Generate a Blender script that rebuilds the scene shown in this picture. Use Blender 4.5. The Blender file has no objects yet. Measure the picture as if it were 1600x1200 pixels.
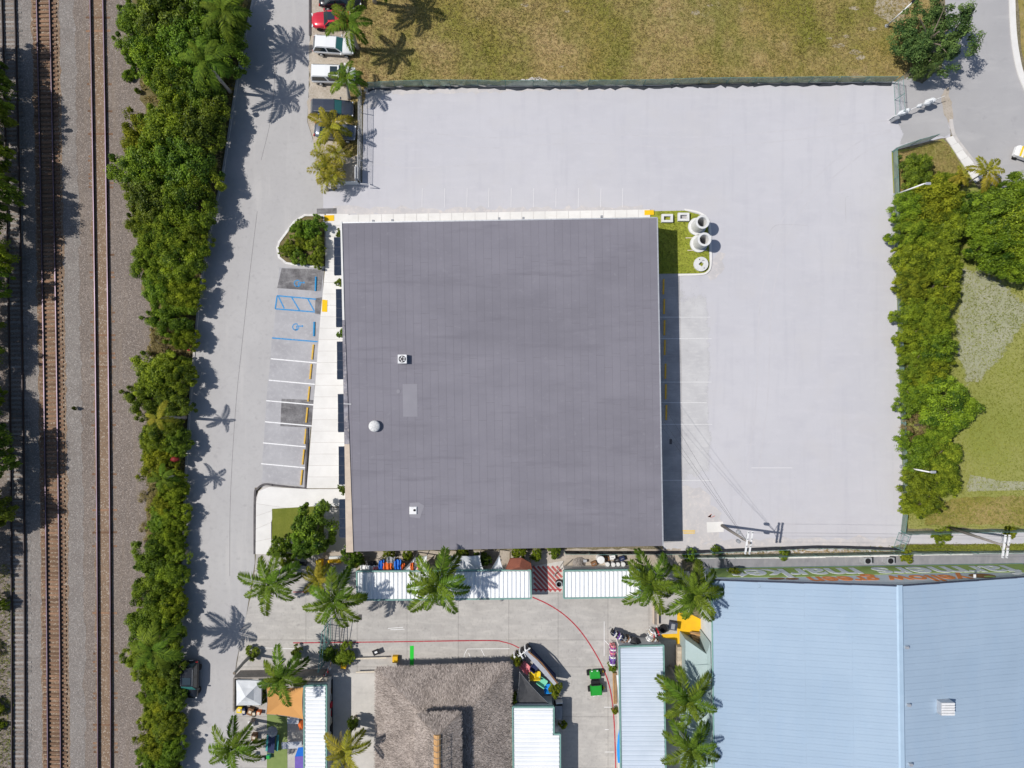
import bpy, math, random
import numpy as np
from mathutils import Vector, Matrix, Euler

R = math.radians
rnd = random.Random(11)
C = bpy.context.scene.collection
scene = bpy.context.scene

# ---------------------------------------------------------------- camera, light, exposure
ALT = 76.2            # metres above ground, looking straight down
PXM = 14.0            # the survey grid: 14 grid units per metre at ground level
cam_d = bpy.data.cameras.new("camera"); cam = bpy.data.objects.new("camera", cam_d); C.objects.link(cam)
cam.location = (0, 0, ALT); cam.rotation_euler = (0, 0, 0)
cam_d.sensor_width = 36; cam_d.lens = 36 * ALT / (1600 / PXM)
cam_d.clip_start = 0.5; cam_d.clip_end = 2000
scene.camera = cam

SUN_DIR = Vector((0.73, -0.11, -1.0)).normalized()
SUN_EL = math.asin(-SUN_DIR.z)
world = bpy.data.worlds.new("World"); scene.world = world; world.use_nodes = True
wn = world.node_tree; wn.nodes.clear()
sky = wn.nodes.new("ShaderNodeTexSky"); sky.sky_type = 'NISHITA'; sky.sun_disc = False
sky.sun_elevation = SUN_EL; sky.sun_rotation = math.atan2(-SUN_DIR.x, -SUN_DIR.y)
bg = wn.nodes.new("ShaderNodeBackground"); bg.inputs[1].default_value = 0.092
wo = wn.nodes.new("ShaderNodeOutputWorld")
wn.links.new(sky.outputs[0], bg.inputs[0]); wn.links.new(bg.outputs[0], wo.inputs[0])
sun_d = bpy.data.lights.new("sun", 'SUN'); sun_d.energy = 4.15; sun_d.angle = R(0.5); sun_d.color = (1.0, 0.955, 0.89)
sun = bpy.data.objects.new("sun", sun_d); C.objects.link(sun)
sun.rotation_euler = SUN_DIR.to_track_quat('-Z', 'Y').to_euler(); sun.location = (-40, 6, 60)
scene.view_settings.view_transform = 'Standard'; scene.view_settings.look = 'None'
scene.view_settings.exposure = 0.0; scene.view_settings.gamma = 1.0
scene.view_settings.use_curve_mapping = False

# ---------------------------------------------------------------- helpers
def W(px, py, z=0.0):
    """survey grid -> world point at height z"""
    k = (1 - z / ALT) / PXM
    return Vector(((px - 800) * k, (600 - py) * k, z))

class MB:
    def __init__(s): s.v = []; s.f = []
    def add(s, vs, fs):
        o = len(s.v); s.v += [tuple(p) for p in vs]; s.f += [tuple(i + o for i in f) for f in fs]; return s
    def box(s, c, d, rz=0.0, taper=1.0, rot=None):
        x, y, z = d[0] / 2, d[1] / 2, d[2] / 2
        vs = [(-x, -y, -z), (x, -y, -z), (x, y, -z), (-x, y, -z), (-x * taper, -y * taper, z), (x * taper, -y * taper, z), (x * taper, y * taper, z), (-x * taper, y * taper, z)]
        m = rot if rot is not None else Matrix.Rotation(rz, 3, 'Z')
        vs = [m @ Vector(p) + Vector(c) for p in vs]
        return s.add(vs, [(3, 2, 1, 0), (4, 5, 6, 7), (0, 1, 5, 4), (1, 2, 6, 5), (2, 3, 7, 6), (3, 0, 4, 7)])
    def prism(s, pts, z0, z1):
        n = len(pts)
        a = sum(pts[i][0] * pts[(i + 1) % n][1] - pts[(i + 1) % n][0] * pts[i][1] for i in range(n))
        if a < 0: pts = pts[::-1]
        vs = [(p[0], p[1], z0) for p in pts] + [(p[0], p[1], z1) for p in pts]
        return s.add(vs, [tuple(range(n, 2 * n)), tuple(range(n - 1, -1, -1))] + [(i, (i + 1) % n, n + (i + 1) % n, n + i) for i in range(n)])
    def ppx(s, pts, z0, z1):      # prism whose TOP outline is given in survey grid units
        return s.prism([(W(p[0], p[1], z1).x, W(p[0], p[1], z1).y) for p in pts], z0, z1)
    def tube(s, path, rad, n=8, caps=True):
        path = [Vector(p) for p in path]; k = len(path)
        if not hasattr(rad, '__len__'): rad = [rad] * k
        rings = []
        for i, p in enumerate(path):
            t = (path[min(i + 1, k - 1)] - path[max(i - 1, 0)]).normalized()
            u = t.orthogonal().normalized() if abs(t.z) > .95 else t.cross(Vector((0, 0, 1))).normalized()
            w = t.cross(u)
            rings.append([p + (u * math.cos(2 * math.pi * j / n) + w * math.sin(2 * math.pi * j / n)) * rad[i] for j in range(n)])
        vs = [q for r in rings for q in r]; fs = []
        for i in range(k - 1):
            for j in range(n):
                a = i * n + j; b = i * n + (j + 1) % n
                fs.append((a, a + n, b + n, b))
        if caps: fs += [tuple(range(n)), tuple(range(k * n - 1, (k - 1) * n - 1, -1))]
        return s.add(vs, fs)
    def lathe(s, prof, c=(0, 0, 0), n=24, close=True):
        vs = [(c[0] + r * math.cos(2 * math.pi * j / n), c[1] + r * math.sin(2 * math.pi * j / n), c[2] + z) for r, z in prof for j in range(n)]
        fs = []
        for i in range(len(prof) - 1):
            for j in range(n):
                a = i * n + j; b = i * n + (j + 1) % n
                fs.append((a, b, b + n, a + n))
        if close: fs += [tuple(range(n - 1, -1, -1)), tuple(range((len(prof) - 1) * n, len(prof) * n))]
        return s.add(vs, fs)
    def loft(s, secs, caps=True):
        n = len(secs[0]); vs = [p for q in secs for p in q]; fs = []
        for i in range(len(secs) - 1):
            for j in range(n):
                a = i * n + j; b = i * n + (j + 1) % n
                fs.append((a, b, b + n, a + n))
        if caps: fs += [tuple(range(n - 1, -1, -1)), tuple(range((len(secs) - 1) * n, len(secs) * n))]
        return s.add(vs, fs)
    def quad(s, a, b, c, d): return s.add([a, b, c, d], [(0, 1, 2, 3)])

def woff(o):
    v = Vector((0, 0, 0))
    while o is not None: v += o.location; o = o.parent
    return v

def tag(o, label=None, cat=None, group=None, kind=None):
    if label: o["label"] = label
    if cat: o["category"] = cat
    if group: o["group"] = group
    if kind: o["kind"] = kind
    return o

def obj(name, mb, mat, parent=None, label=None, cat=None, group=None, kind=None, smooth=False, bevel=0.0):
    me = bpy.data.meshes.new(name)
    if parent is not None: off = woff(parent); loc = Vector((0, 0, 0))
    else:
        a = np.array(mb.v); lo = a.min(0); hi = a.max(0)
        off = Vector(((lo[0] + hi[0]) / 2, (lo[1] + hi[1]) / 2, lo[2])); loc = off
    me.from_pydata([(p[0] - off.x, p[1] - off.y, p[2] - off.z) for p in mb.v], [], mb.f)
    me.materials.append(mat); me.update()
    if smooth: me.shade_smooth()
    o = bpy.data.objects.new(name, me); C.objects.link(o); o.location = loc
    if parent is not None: o.parent = parent
    if bevel:
        b = o.modifiers.new("bevel", 'BEVEL'); b.width = bevel; b.segments = 2; b.limit_method = 'ANGLE'
    return tag(o, label, cat, group, kind)

def thing(name, loc, label, cat, group=None, rz=0.0):
    o = bpy.data.objects.new(name, None); C.objects.link(o); o.location = loc; o.rotation_euler = (0, 0, rz)
    o.empty_display_size = .3
    return tag(o, label, cat, group)

def link_copy(src, parent=None, loc=None, rot=None, scale=None):
    c = src.copy(); C.objects.link(c)
    c.parent = parent
    if loc is not None: c.location = loc
    if rot is not None: c.rotation_euler = rot
    if scale is not None: c.scale = scale
    return c

def dup(root, loc, rz, label):
    kids = {}
    r = link_copy(root, None, loc, (0, 0, rz)); r["label"] = label
    for ch in root.children:
        c = link_copy(ch, r)
        for g in ch.children: link_copy(g, c)
    return r

def quads(name, V, mat, tint=None, parent=None, per=4, **kw):
    """mesh from an (N*per,3) array of polygon corners"""
    V = np.asarray(V, dtype=np.float32); n = len(V) // per
    me = bpy.data.meshes.new(name)
    off = np.array(woff(parent)) if parent is not None else np.zeros(3)
    V = V - off.astype(np.float32)
    me.vertices.add(len(V)); me.vertices.foreach_set("co", V.ravel())
    me.loops.add(len(V)); me.loops.foreach_set("vertex_index", np.arange(len(V), dtype=np.int32))
    me.polygons.add(n); me.polygons.foreach_set("loop_start", np.arange(0, len(V), per, dtype=np.int32))
    if tint is not None:
        at = me.attributes.new("tint", 'FLOAT', 'POINT'); at.data.foreach_set("value", np.repeat(np.asarray(tint, dtype=np.float32), per))
    me.materials.append(mat); me.update(calc_edges=True)
    o = bpy.data.objects.new(name, me); C.objects.link(o)
    if parent is not None: o.parent = parent
    return tag(o, kw.get('label'), kw.get('cat'), kw.get('group'), kw.get('kind'))

# ---------------------------------------------------------------- materials
def _n(nt, t, **kw):
    n = nt.nodes.new(t)
    for k, v in kw.items(): setattr(n, k, v)
    return n

def mat(name, c1, c2=None, scale=1.0, layers=(), rough=0.9, bump=0.0, bscale=20.0, coords='obj', stretch=(1, 1, 1), metal=0.0, rand=0.0, spec=0.3, lo=.35, hi=.65, tint=None, transl=0.0, thru=0.0, alpha=1.0, bdist=0.03, coat=0.0):
    """procedural Principled material. layers: (kind, scale, lo, hi, colour, amount, stretch)"""
    m = bpy.data.materials.new(name); m.use_nodes = True; nt = m.node_tree; nt.nodes.clear(); L = nt.links
    out = _n(nt, "ShaderNodeOutputMaterial"); p = _n(nt, "ShaderNodeBsdfPrincipled")
    p.inputs["Roughness"].default_value = rough; p.inputs["Metallic"].default_value = metal
    p.inputs["Specular IOR Level"].default_value = spec; p.inputs["Alpha"].default_value = alpha
    p.inputs["Coat Weight"].default_value = coat
    if coords == 'pos': src = _n(nt, "ShaderNodeNewGeometry").outputs["Position"]
    else: src = _n(nt, "ShaderNodeTexCoord").outputs["Object"]
    def coord(st):
        if tuple(st) == (1, 1, 1): return src
        mp = _n(nt, "ShaderNodeMapping"); mp.inputs["Scale"].default_value = st; L.new(src, mp.inputs[0]); return mp.outputs[0]
    def fac(kind, sc, a, b, st, amt):
        if kind == 'voro':
            t = _n(nt, "ShaderNodeTexVoronoi"); t.inputs["Scale"].default_value = sc; L.new(coord(st), t.inputs[0])
            sp = _n(nt, "ShaderNodeSeparateColor"); L.new(t.outputs["Color"], sp.inputs[0]); o = sp.outputs[0]
        else:
            t = _n(nt, "ShaderNodeTexNoise"); t.inputs["Scale"].default_value = sc; t.inputs["Detail"].default_value = 6 if kind == 'noise' else 2
            t.inputs["Roughness"].default_value = .6; L.new(coord(st), t.inputs[0]); o = t.outputs[0]
        mr = _n(nt, "ShaderNodeMapRange"); mr.inputs[1].default_value = a; mr.inputs[2].default_value = b; mr.inputs[4].default_value = amt
        L.new(o, mr.inputs[0]); return mr.outputs[0]
    def mix(f, a, b):
        x = _n(nt, "ShaderNodeMix", data_type='RGBA'); L.new(f, x.inputs[0])
        for q, idx in ((a, 6), (b, 7)):
            if isinstance(q, (tuple, list)): x.inputs[idx].default_value = (*q[:3], 1)
            else: L.new(q, x.inputs[idx])
        return x.outputs[2]
    if tint is not None:
        at = _n(nt, "ShaderNodeAttribute", attribute_name="tint"); col = mix(at.outputs["Fac"], tint[0], tint[1])
    elif c2 is not None: col = mix(fac('noise', scale, lo, hi, stretch, 1.0), c1, c2)
    else: col = None
    for l in layers:
        kind, sc, a, b, cc, amt = l[:6]; st = l[6] if len(l) > 6 else (1, 1, 1)
        col = mix(fac(kind, sc, a, b, st, amt), col if col is not None else c1, cc)
    if rand:
        oi = _n(nt, "ShaderNodeObjectInfo"); hs = _n(nt, "ShaderNodeHueSaturation")
        mr = _n(nt, "ShaderNodeMapRange"); mr.inputs[3].default_value = 1 - rand; mr.inputs[4].default_value = 1 + rand
        L.new(oi.outputs["Random"], mr.inputs[0]); L.new(mr.outputs[0], hs.inputs["Value"])
        if tint is not None:
            ml = _n(nt, "ShaderNodeMath", operation='MULTIPLY'); ml.inputs[1].default_value = 7.31; L.new(oi.outputs["Random"], ml.inputs[0])
            fr = _n(nt, "ShaderNodeMath", operation='FRACT'); L.new(ml.outputs[0], fr.inputs[0])
            m2 = _n(nt, "ShaderNodeMapRange"); m2.inputs[3].default_value = .488; m2.inputs[4].default_value = .525
            L.new(fr.outputs[0], m2.inputs[0]); L.new(m2.outputs[0], hs.inputs["Hue"])
        if col is not None: L.new(col, hs.inputs["Color"])
        else: hs.inputs["Color"].default_value = (*c1, 1)
        col = hs.outputs[0]
    if col is not None: L.new(col, p.inputs["Base Color"])
    else: p.inputs["Base Color"].default_value = (*c1, 1)
    if bump:
        t = _n(nt, "ShaderNodeTexNoise"); t.inputs["Scale"].default_value = bscale; t.inputs["Detail"].default_value = 5; L.new(coord(stretch), t.inputs[0])
        b = _n(nt, "ShaderNodeBump"); b.inputs["Strength"].default_value = bump; b.inputs["Distance"].default_value = bdist
        L.new(t.outputs[0], b.inputs["Height"]); L.new(b.outputs[0], p.inputs["Normal"])
    sh = p.outputs[0]
    if transl:
        tr = _n(nt, "ShaderNodeBsdfTranslucent")
        if col is not None: L.new(col, tr.inputs[0])
        else: tr.inputs[0].default_value = (*c1, 1)
        ms = _n(nt, "ShaderNodeMixShader"); ms.inputs[0].default_value = transl
        L.new(sh, ms.inputs[1]); L.new(tr.outputs[0], ms.inputs[2]); sh = ms.outputs[0]
    if thru:      # woven mesh: part of what lies behind shows through
        tp = _n(nt, "ShaderNodeBsdfTransparent"); ms = _n(nt, "ShaderNodeMixShader"); ms.inputs[0].default_value = thru
        L.new(sh, ms.inputs[1]); L.new(tp.outputs[0], ms.inputs[2]); sh = ms.outputs[0]
    L.new(sh, out.inputs[0]); return m

# ground materials
M = {}
M['soil'] = mat("soil", (.20, .17, .11), (.11, .10, .05), .6, (('noise', 5, .45, .7, (.3, .26, .19), .7),), coords='pos', bump=.5, bscale=6)
M['under'] = mat("undergrowth_soil", (.10, .085, .03), (.2, .16, .08), 1.2, (('noise', 4, .5, .7, (.07, .09, .02), .8),), coords='pos', bump=.5, bscale=6)
M['ballast'] = mat("ballast_stone", (0.204, 0.166, 0.139), (0.257, 0.212, 0.181), .16, (('voro', 11, .0, 1.0, (0.091, 0.078, 0.071), .7), ('voro', 13, .80, .92, (0.418, 0.365, 0.328), .6), ('noise', 1.6, .5, .7, (0.183, 0.157, 0.139), .5), ('noise', .5, .5, .75, (0.235, 0.187, 0.143), .5, (3, .15, 1))), coords='pos', bump=.9, bscale=9, bdist=.06)
M['ballast_rust'] = mat("ballast_rust", (.215, .145, .092), (.265, .185, .125), .5, (('voro', 8, 0, 1, (.15, .105, .075), .7), ('voro', 10, .82, .92, (.45, .39, .32), .7)), coords='pos', bump=.8, bscale=9, bdist=.05)
M['ballast_grey'] = mat("ballast_grey", (0.264, 0.237, 0.215), (0.216, 0.187, 0.168), .4, (('voro', 11, 0, 1, (0.123, 0.117, 0.112), .6), ('voro', 13, .8, .92, (0.440, 0.409, 0.387), .5)), coords='pos', bump=.8, bscale=9, bdist=.05)
M['road'] = mat("road_asphalt", (.395, .385, .385), (.445, .435, .432), .12, (('noise', 3.0, .5, .75, (.35, .34, .34), .5, (.6, .6, 1)), ('noise', 25, .55, .75, (.33, .32, .32), .5), ('noise', .25, .55, .7, (.48, .465, .455), .6, (3, .3, 1)), ('soft', 1.2, .63, .72, (.30, .29, .295), .35)), coords='pos', bump=.15, bscale=40)
M['street'] = mat("street_asphalt", (.35, .345, .352), (.395, .388, .392), .15, (('noise', .5, .5, .72, (.44, .43, .43), .6, (.4, 1.4, 1)), ('noise', 20, .55, .75, (.29, .285, .29), .5), ('noise', .9, .6, .75, (.29, .285, .295), .45)), coords='pos', bump=.15, bscale=40)
M['lot'] = mat("lot_pavement", (0.482, 0.477, 0.505), (0.520, 0.513, 0.538), .06, (('noise', .45, .52, .7, (0.439, 0.434, 0.468), .5, (2.6, .22, 1)), ('noise', .45, .54, .7, (0.536, 0.524, 0.550), .5, (.22, 2.2, 1)), ('noise', .35, .5, .75, (0.444, 0.438, 0.472), .5, (1, 1.6, 1)), ('noise', 1.1, .52, .78, (0.536, 0.526, 0.555), .65, (.6, 1.3, 1)), ('noise', .16, .52, .7, (0.502, 0.490, 0.500), .7), ('noise', 20, .55, .8, (0.415, 0.407, 0.440), .4), ('soft', 3.0, .68, .76, (0.386, 0.378, 0.405), .3)), coords='pos', bump=.06, bscale=30)
M['lot_worn'] = mat("worn_stalls", (.53, .525, .53), (.455, .45, .46), .5, (('noise', 2.5, .5, .72, (.59, .58, .575), .6, (.4, 1.6, 1)), ('noise', 9, .56, .76, (.38, .375, .385), .45), ('soft', 1.3, .66, .74, (.35, .345, .35), .35)), coords='pos', bump=.1, bscale=30)
M['lot_track'] = mat("tyre_trace", (.475, .467, .49), (.51, .50, .522), .3, (('noise', 1.2, .45, .65, (.515, .505, .528), .9),), coords='pos')
M['lot_edge'] = mat("worn_pavement", (.55, .525, .52), (.47, .455, .46), .5, (('noise', 2.2, .5, .7, (.66, .60, .56), .6), ('noise', 14, .55, .75, (.36, .34, .33), .5)), coords='pos', bump=.25, bscale=20)
M['stall'] = mat("stall_asphalt", (.41, .405, .42), (.34, .335, .35), .4, (('noise', 2.5, .5, .75, (.50, .49, .5), .6), ('noise', 18, .5, .75, (.26, .255, .27), .4)), coords='pos', bump=.2, bscale=30)
M['sealer'] = mat("dark_sealer", (.115, .11, .115), (.24, .235, .24), .9, (('noise', 6, .5, .75, (.07, .066, .07), .7), ('noise', 1.6, .55, .7, (.36, .35, .35), .55, (.4, 1.5, 1))), coords='pos', bump=.15, bscale=30)
M['east'] = mat("east_apron", (0.429, 0.419, 0.427), (0.325, 0.318, 0.323), .5, (('noise', 3, .5, .75, (0.546, 0.521, 0.512), .5, (.3, 1.6, 1)), ('noise', 9, .55, .8, (0.221, 0.216, 0.220), .5)), coords='pos', bump=.2, bscale=30)
M['walk'] = mat("white_concrete", (.73, .715, .69), (.66, .645, .62), .6, (('noise', 3, .58, .8, (.6, .56, .5), .5, (.3, 2, 1)), ('noise', 30, .55, .8, (.6, .585, .565), .4)), coords='pos', bump=.1, bscale=40, rand=.02)
M['plaza'] = mat("plaza_concrete", (.45, .43, .405), (.38, .36, .34), .35, (('noise', 1.2, .48, .72, (.52, .495, .46), .8, (.35, 1.4, 1)), ('noise', .6, .54, .7, (.33, .315, .30), .6), ('noise', 5, .53, .72, (.29, .275, .26), .55, (1, .6, 1)), ('soft', 1.7, .66, .73, (.24, .23, .22), .4), ('noise', 30, .55, .75, (.3, .29, .27), .35)), coords='pos', bump=.15, bscale=30, rand=.035)
M['plaza_dark'] = mat("joint_dark", (.16, .15, .14), coords='pos')
M['path'] = mat("path_concrete", (.56, .535, .5), (.47, .45, .42), .5, (('noise', 3, .5, .75, (.6, .57, .52), .6), ('noise', 22, .5, .8, (.36, .34, .33), .4)), coords='pos', bump=.1, bscale=30)
M['apron'] = mat("north_apron", (.27, .27, .295), (.22, .22, .24), .7, (('noise', 2, .5, .7, (.32, .31, .33), .6, (1, .4, 1)), ('noise', 3.0, .66, .74, (.11, .11, .12), .7, (2.5, .4, 1))), coords='pos')
GR = dict(coords='pos', bump=.7, bscale=9, bdist=.08)
M['field'] = mat("dry_field", (.30, .225, .065), (.185, .185, .026), .10, (('noise', .075, .44, .60, (.40, .29, .14), .8), ('noise', .11, .50, .64, (.155, .175, .025), .65, (1.3, 1, 1)), ('noise', .16, .52, .66, (.36, .265, .11), .7), ('noise', 2.0, .48, .7, (.11, .105, .024), .8), ('noise', 5.0, .56, .72, (.42, .33, .17), .7), ('noise', .3, .64, .74, (.36, .31, .23), .6)), **GR)
M['lawn'] = mat("lawn", (.225, .25, .05), (.31, .30, .10), .09, (('noise', 4, .5, .75, (.15, .17, .03), .6), ('noise', 10, .55, .75, (.33, .28, .12), .6)), **GR)
M['turf'] = mat("green_turf", (.25, .285, .03), (.30, .32, .045), .5, (('noise', 5, .5, .75, (.15, .20, .012), .7, (1, .5, 1)), ('noise', 1.2, .6, .75, (.3, .27, .08), .5)), **GR)
M['turf_dark'] = mat("olive_turf", (.125, .15, .018), (.16, .18, .025), 1.2, (('noise', 6, .5, .75, (.20, .19, .05), .5),), **GR)  # turf of a darker olive green
M['chalk'] = mat("chalky_soil", (.40, .355, .28), (.30, .25, .15), 1.0, (('noise', 2.2, .5, .6, (.25, .195, .06), .85), ('noise', 7, .55, .72, (.52, .47, .41), .7)), coords='pos', bump=.4, bscale=12)
M['sandy'] = mat("sandy_verge", (.47, .415, .35), (.37, .32, .26), .8, (('noise', 5, .5, .7, (.54, .50, .45), .7), ('noise', 6, .56, .70, (.21, .175, .11), .75), ('noise', 14, .58, .72, (.16, .13, .09), .6)), coords='pos', bump=.4, bscale=12)
M['dryearth'] = mat("bare_earth", (.45, .40, .345), (.36, .31, .25), .8, (('noise', 5, .5, .7, (.27, .235, .19), .7), ('noise', 9, .6, .75, (.55, .5, .44), .6)), coords='pos', bump=.4, bscale=12)
M['greypatch'] = mat("grey_dead_grass", (.36, .355, .25), (.29, .30, .17), .5, (('noise', 5, .5, .72, (.19, .18, .13), .7, (1, .6, 1)), ('noise', 10, .58, .75, (.42, .40, .33), .6)), **GR)
M['kerb'] = mat("kerb_concrete", (.55, .52, .5), (.44, .42, .40), 1.5, coords='pos')
M['kerb_dark'] = mat("kerb_black", (.075, .07, .075), (.13, .12, .12), 2, coords='pos')
M['white_kerb'] = mat("kerb_white", (.76, .75, .73), (.6, .58, .56), 2, (('noise', 6, .6, .7, (.25, .23, .2), .7),), coords='pos')
# paint
def paint(name, c, worn=(.42, .41, .42), amt=.55): return mat(name, c, None, 1, (('noise', 5, .52, .72, worn, amt), ('noise', 22, .55, .7, worn, amt * .8)), coords='pos')
M['p_eastline'] = paint("paint_faded_white", (.66, .66, .66), (.50, .50, .51), .8); M['p_white'] = paint("paint_white", (.80, .80, .80)); M['p_blue'] = paint("paint_blue", (.025, .25, .55)); M['p_yellow'] = paint("paint_yellow", (.8, .50, .01), (.6, .45, .2), .2)
M['p_red'] = paint("paint_red", (.38, .035, .05), (.4, .3, .28), .55); M['p_green'] = paint("paint_green", (.02, .52, .04), (.3, .4, .25), .15); M['p_faint'] = paint("paint_faint", (.66, .65, .66), (.56, .55, .58), .8)
M['p_crossing'] = paint("paint_crossing", (.36, .085, .08), (.42, .27, .24), .45); M['p_redfaint'] = paint("paint_red_faded", (.5, .17, .14), (.5, .4, .37), .6)
# things
M['rail'] = mat("rail_steel", (.22, .165, .23), (.11, .078, .095), .12, rough=.45, metal=.3, coords='pos')
M['rail_dark'] = mat("rail_dark", (.05, .045, .05), (.09, .07, .07), .6, rough=.6, metal=.3, coords='pos')
M['rail_foot'] = mat("rail_rust", (.12, .07, .05), (.07, .05, .04), 2, coords='pos')
M['tie_brown'] = mat("tie_brown", (.25, .145, .085), (.145, .085, .055), 3, (('noise', 10, .5, .75, (.30, .22, .16), .6, (.3, 2, 1)),), rand=.35, bump=.4, bscale=20)
M['tie_grey'] = mat("tie_grey", (.27, .255, .24), (.18, .165, .155), 3, (('noise', 10, .5, .75, (.36, .34, .31), .6, (.3, 2, 1)),), rand=.3, bump=.4, bscale=20)
M['roof'] = mat("roof_membrane", (0.216, 0.207, 0.237), (0.197, 0.189, 0.218), .25, (('noise', .13, .46, .68, (0.160, 0.153, 0.177), .6, (.5, 1.3, 1)), ('soft', 1.8, .66, .74, (0.246, 0.239, 0.265), .35), ('noise', .55, .55, .72, (0.160, 0.152, 0.177), .65, (.25, 2.0, 1)), ('noise', .9, .58, .76, (0.231, 0.222, 0.251), .45, (.5, 1.6, 1)), ('noise', 2.6, .62, .74, (0.257, 0.249, 0.278), .30, (.6, 1.4, 1)), ('noise', 14, .55, .8, (0.168, 0.160, 0.186), .3)), coords='pos', rand=.018, bump=.08, bscale=30, rough=.9)
M['roof_seam'] = mat("roof_seam", (0.149, 0.142, 0.164), coords='pos')
M['roof_patch'] = mat("roof_patch", (0.257, 0.250, 0.278), (0.238, 0.230, 0.259), .6, coords='pos')
M['stucco'] = mat("stucco_tan", (.60, .50, .40), (.50, .41, .33), 1, (('noise', 9, .58, .72, (.34, .27, .2), .5),), coords='pos', bump=.2)
M['parapet_dark'] = mat("parapet_weathered", (.33, .32, .35), (.13, .12, .14), 1.2, (('noise', 4, .55, .7, (.55, .50, .46), .7),), coords='pos', bump=.2)
M['wall_white'] = mat("wall_white", (.72, .71, .69), (.64, .63, .6), .6, coords='pos')
M['awning'] = mat("awning_navy", (.020, .030, .055), (.030, .042, .068), 3, rough=.85, spec=.08)
M['galv'] = mat("galvanised", (.62, .63, .65), (.50, .51, .53), 3, rough=.45, metal=.55)
M['dark'] = mat("dark_void", (.012, .012, .014), rough=.8)
M['conc_light'] = mat("precast_concrete", (.68, .68, .67), (.58, .58, .575), 2.0, (('noise', 9, .6, .75, (.45, .44, .43), .4),), bump=.15)
M['navy'] = mat("navy_plastic", (.03, .04, .07), (.05, .055, .08), 4, rough=.6)
M['blueroof'] = mat("blue_roof_steel", (0.307, 0.400, 0.506), (0.340, 0.436, 0.544), .12, (('noise', .5, .5, .75, (0.291, 0.400, 0.530), .5, (1, .25, 1)), ('noise', .12, .5, .7, (0.344, 0.440, 0.544), .6), ('noise', 3, .6, .75, (0.369, 0.475, 0.583), .5, (.3, 1, 1)), ('noise', 12, .58, .8, (0.369, 0.466, 0.573), .35)), coords='pos', rand=.006, rough=.7)
M['blueroof_gap'] = mat("blue_roof_lap", (.36, .47, .60), coords='pos')
M['blueridge'] = mat("ridge_cap", (0.370, 0.486, 0.605), (0.336, 0.450, 0.566), 1, coords='pos', rough=.5)
M['teal_metal'] = mat("teal_lean_to", (.345, .43, .43), (.30, .385, .385), .5, (('noise', 2, .55, .75, (.40, .47, .46), .5),), coords='pos', rough=.6)
M['grey_wall'] = mat("grey_block_wall", (.62, .66, .68), (.54, .58, .60), .6, coords='pos')
M['mural_green'] = mat("mural_green", (.42, .54, .15), (.35, .46, .12), .5, coords='pos')
M['mural_white'] = mat("mural_white", (.82, .83, .84), (.76, .77, .78), 1, coords='pos')
M['mural_orange'] = mat("mural_orange", (.82, .28, .08), (.72, .24, .07), 1, coords='pos')
M['mural_brown'] = mat("mural_brown", (.32, .16, .05), (.24, .12, .05), 2, coords='pos')
M['stall_roof'] = mat("stall_white_steel", (.80, .815, .83), (.74, .76, .78), .4, (('noise', 3, .6, .75, (.62, .63, .63), .4, (.4, 1, 1)),), coords='pos', rough=.5)
M['stall_roof2'] = mat("stall_bluegrey_steel", (.555, .62, .70), (.51, .575, .655), .4, (('noise', 3, .6, .75, (.62, .66, .7), .4),), coords='pos', rough=.5)
M['teal_trim'] = mat("teal_trim", (.20, .36, .32), (.16, .30, .27), 2, coords='pos', rough=.6)
M['timber'] = mat("timber", (.30, .19, .10), (.2, .125, .07), 3, (('noise', 12, .5, .7, (.4, .27, .15), .6, (.3, 3, 1)),), bump=.3)
M['timber_grey'] = mat("timber_grey", (.27, .245, .22), (.2, .18, .165), 4, bump=.3)
M['ridge_wood'] = mat("ridge_wood", (.55, .33, .15), (.44, .25, .11), 2, bump=.2)
M['thatch'] = mat("thatch", None, tint=((.13, .108, .095), (.54, .465, .415)), layers=(('noise', .5, .5, .75, (.30, .26, .23), .2),), coords='pos')
M['thatch_base'] = mat("thatch_base", (.24, .20, .175), (.33, .28, .24), 6, (('noise', 22, .5, .7, (.12, .10, .085), .7),), coords='pos', bump=1, bscale=25)
M['orange_sail'] = mat("orange_sail", (.74, .40, .14), (.70, .37, .13), 1, transl=.25)
M['white_sail'] = mat("white_sail", (.76, .78, .80), (.68, .70, .73), 1.5, transl=.15)
M['charcoal_sail'] = mat("charcoal_sail", (.05, .052, .058), (.07, .072, .078), 2)
M['brown_sail'] = mat("brown_sail", (.22, .075, .045), (.17, .06, .04), 2)
for k, c in dict(black=(.015, .015, .018), red=(.55, .02, .035), blue=(.02, .16, .62), yellow=(.80, .58, .02), pink=(.78, .25, .27), mint=(.20, .62, .42), purple=(.16, .05, .33), violet=(.17, .11, .42), magenta=(.33, .06, .25), orange=(.75, .16, .03), white=(.78, .78, .78), brightblue=(.01, .28, .80), green=(.02, .33, .05), teal=(.06, .33, .31), cream=(.66, .58, .46), grey=(.30, .31, .33), darkred=(.20, .02, .018), navyc=(.02, .03, .09), brown=(.22, .11, .05)).items():
    M['c_' + k] = mat("colour_" + k, c, tuple(min(1, x * .85) for x in c), 3, rough=.6)
M['ochre'] = mat("ochre_paint", (.78, .45, .015), (.70, .40, .02), 1, (('noise', 6, .62, .75, (.5, .35, .15), .5),), coords='pos')
M['tan_block'] = mat("tan_block", (.50, .42, .32), (.42, .35, .27), 3, rand=.15)
M['fence_green'] = mat("green_screen_mesh", (.34, .43, .37), (.42, .50, .44), 1.2, coords='pos', transl=.5, thru=.38)
M['fence_dark'] = mat("dark_mesh", (.035, .04, .05), (.055, .06, .07), 1.5, coords='pos')
M['fence_pipe'] = mat("green_pipe", (.10, .22, .20), (.13, .26, .24), 3, rough=.5)
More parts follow.
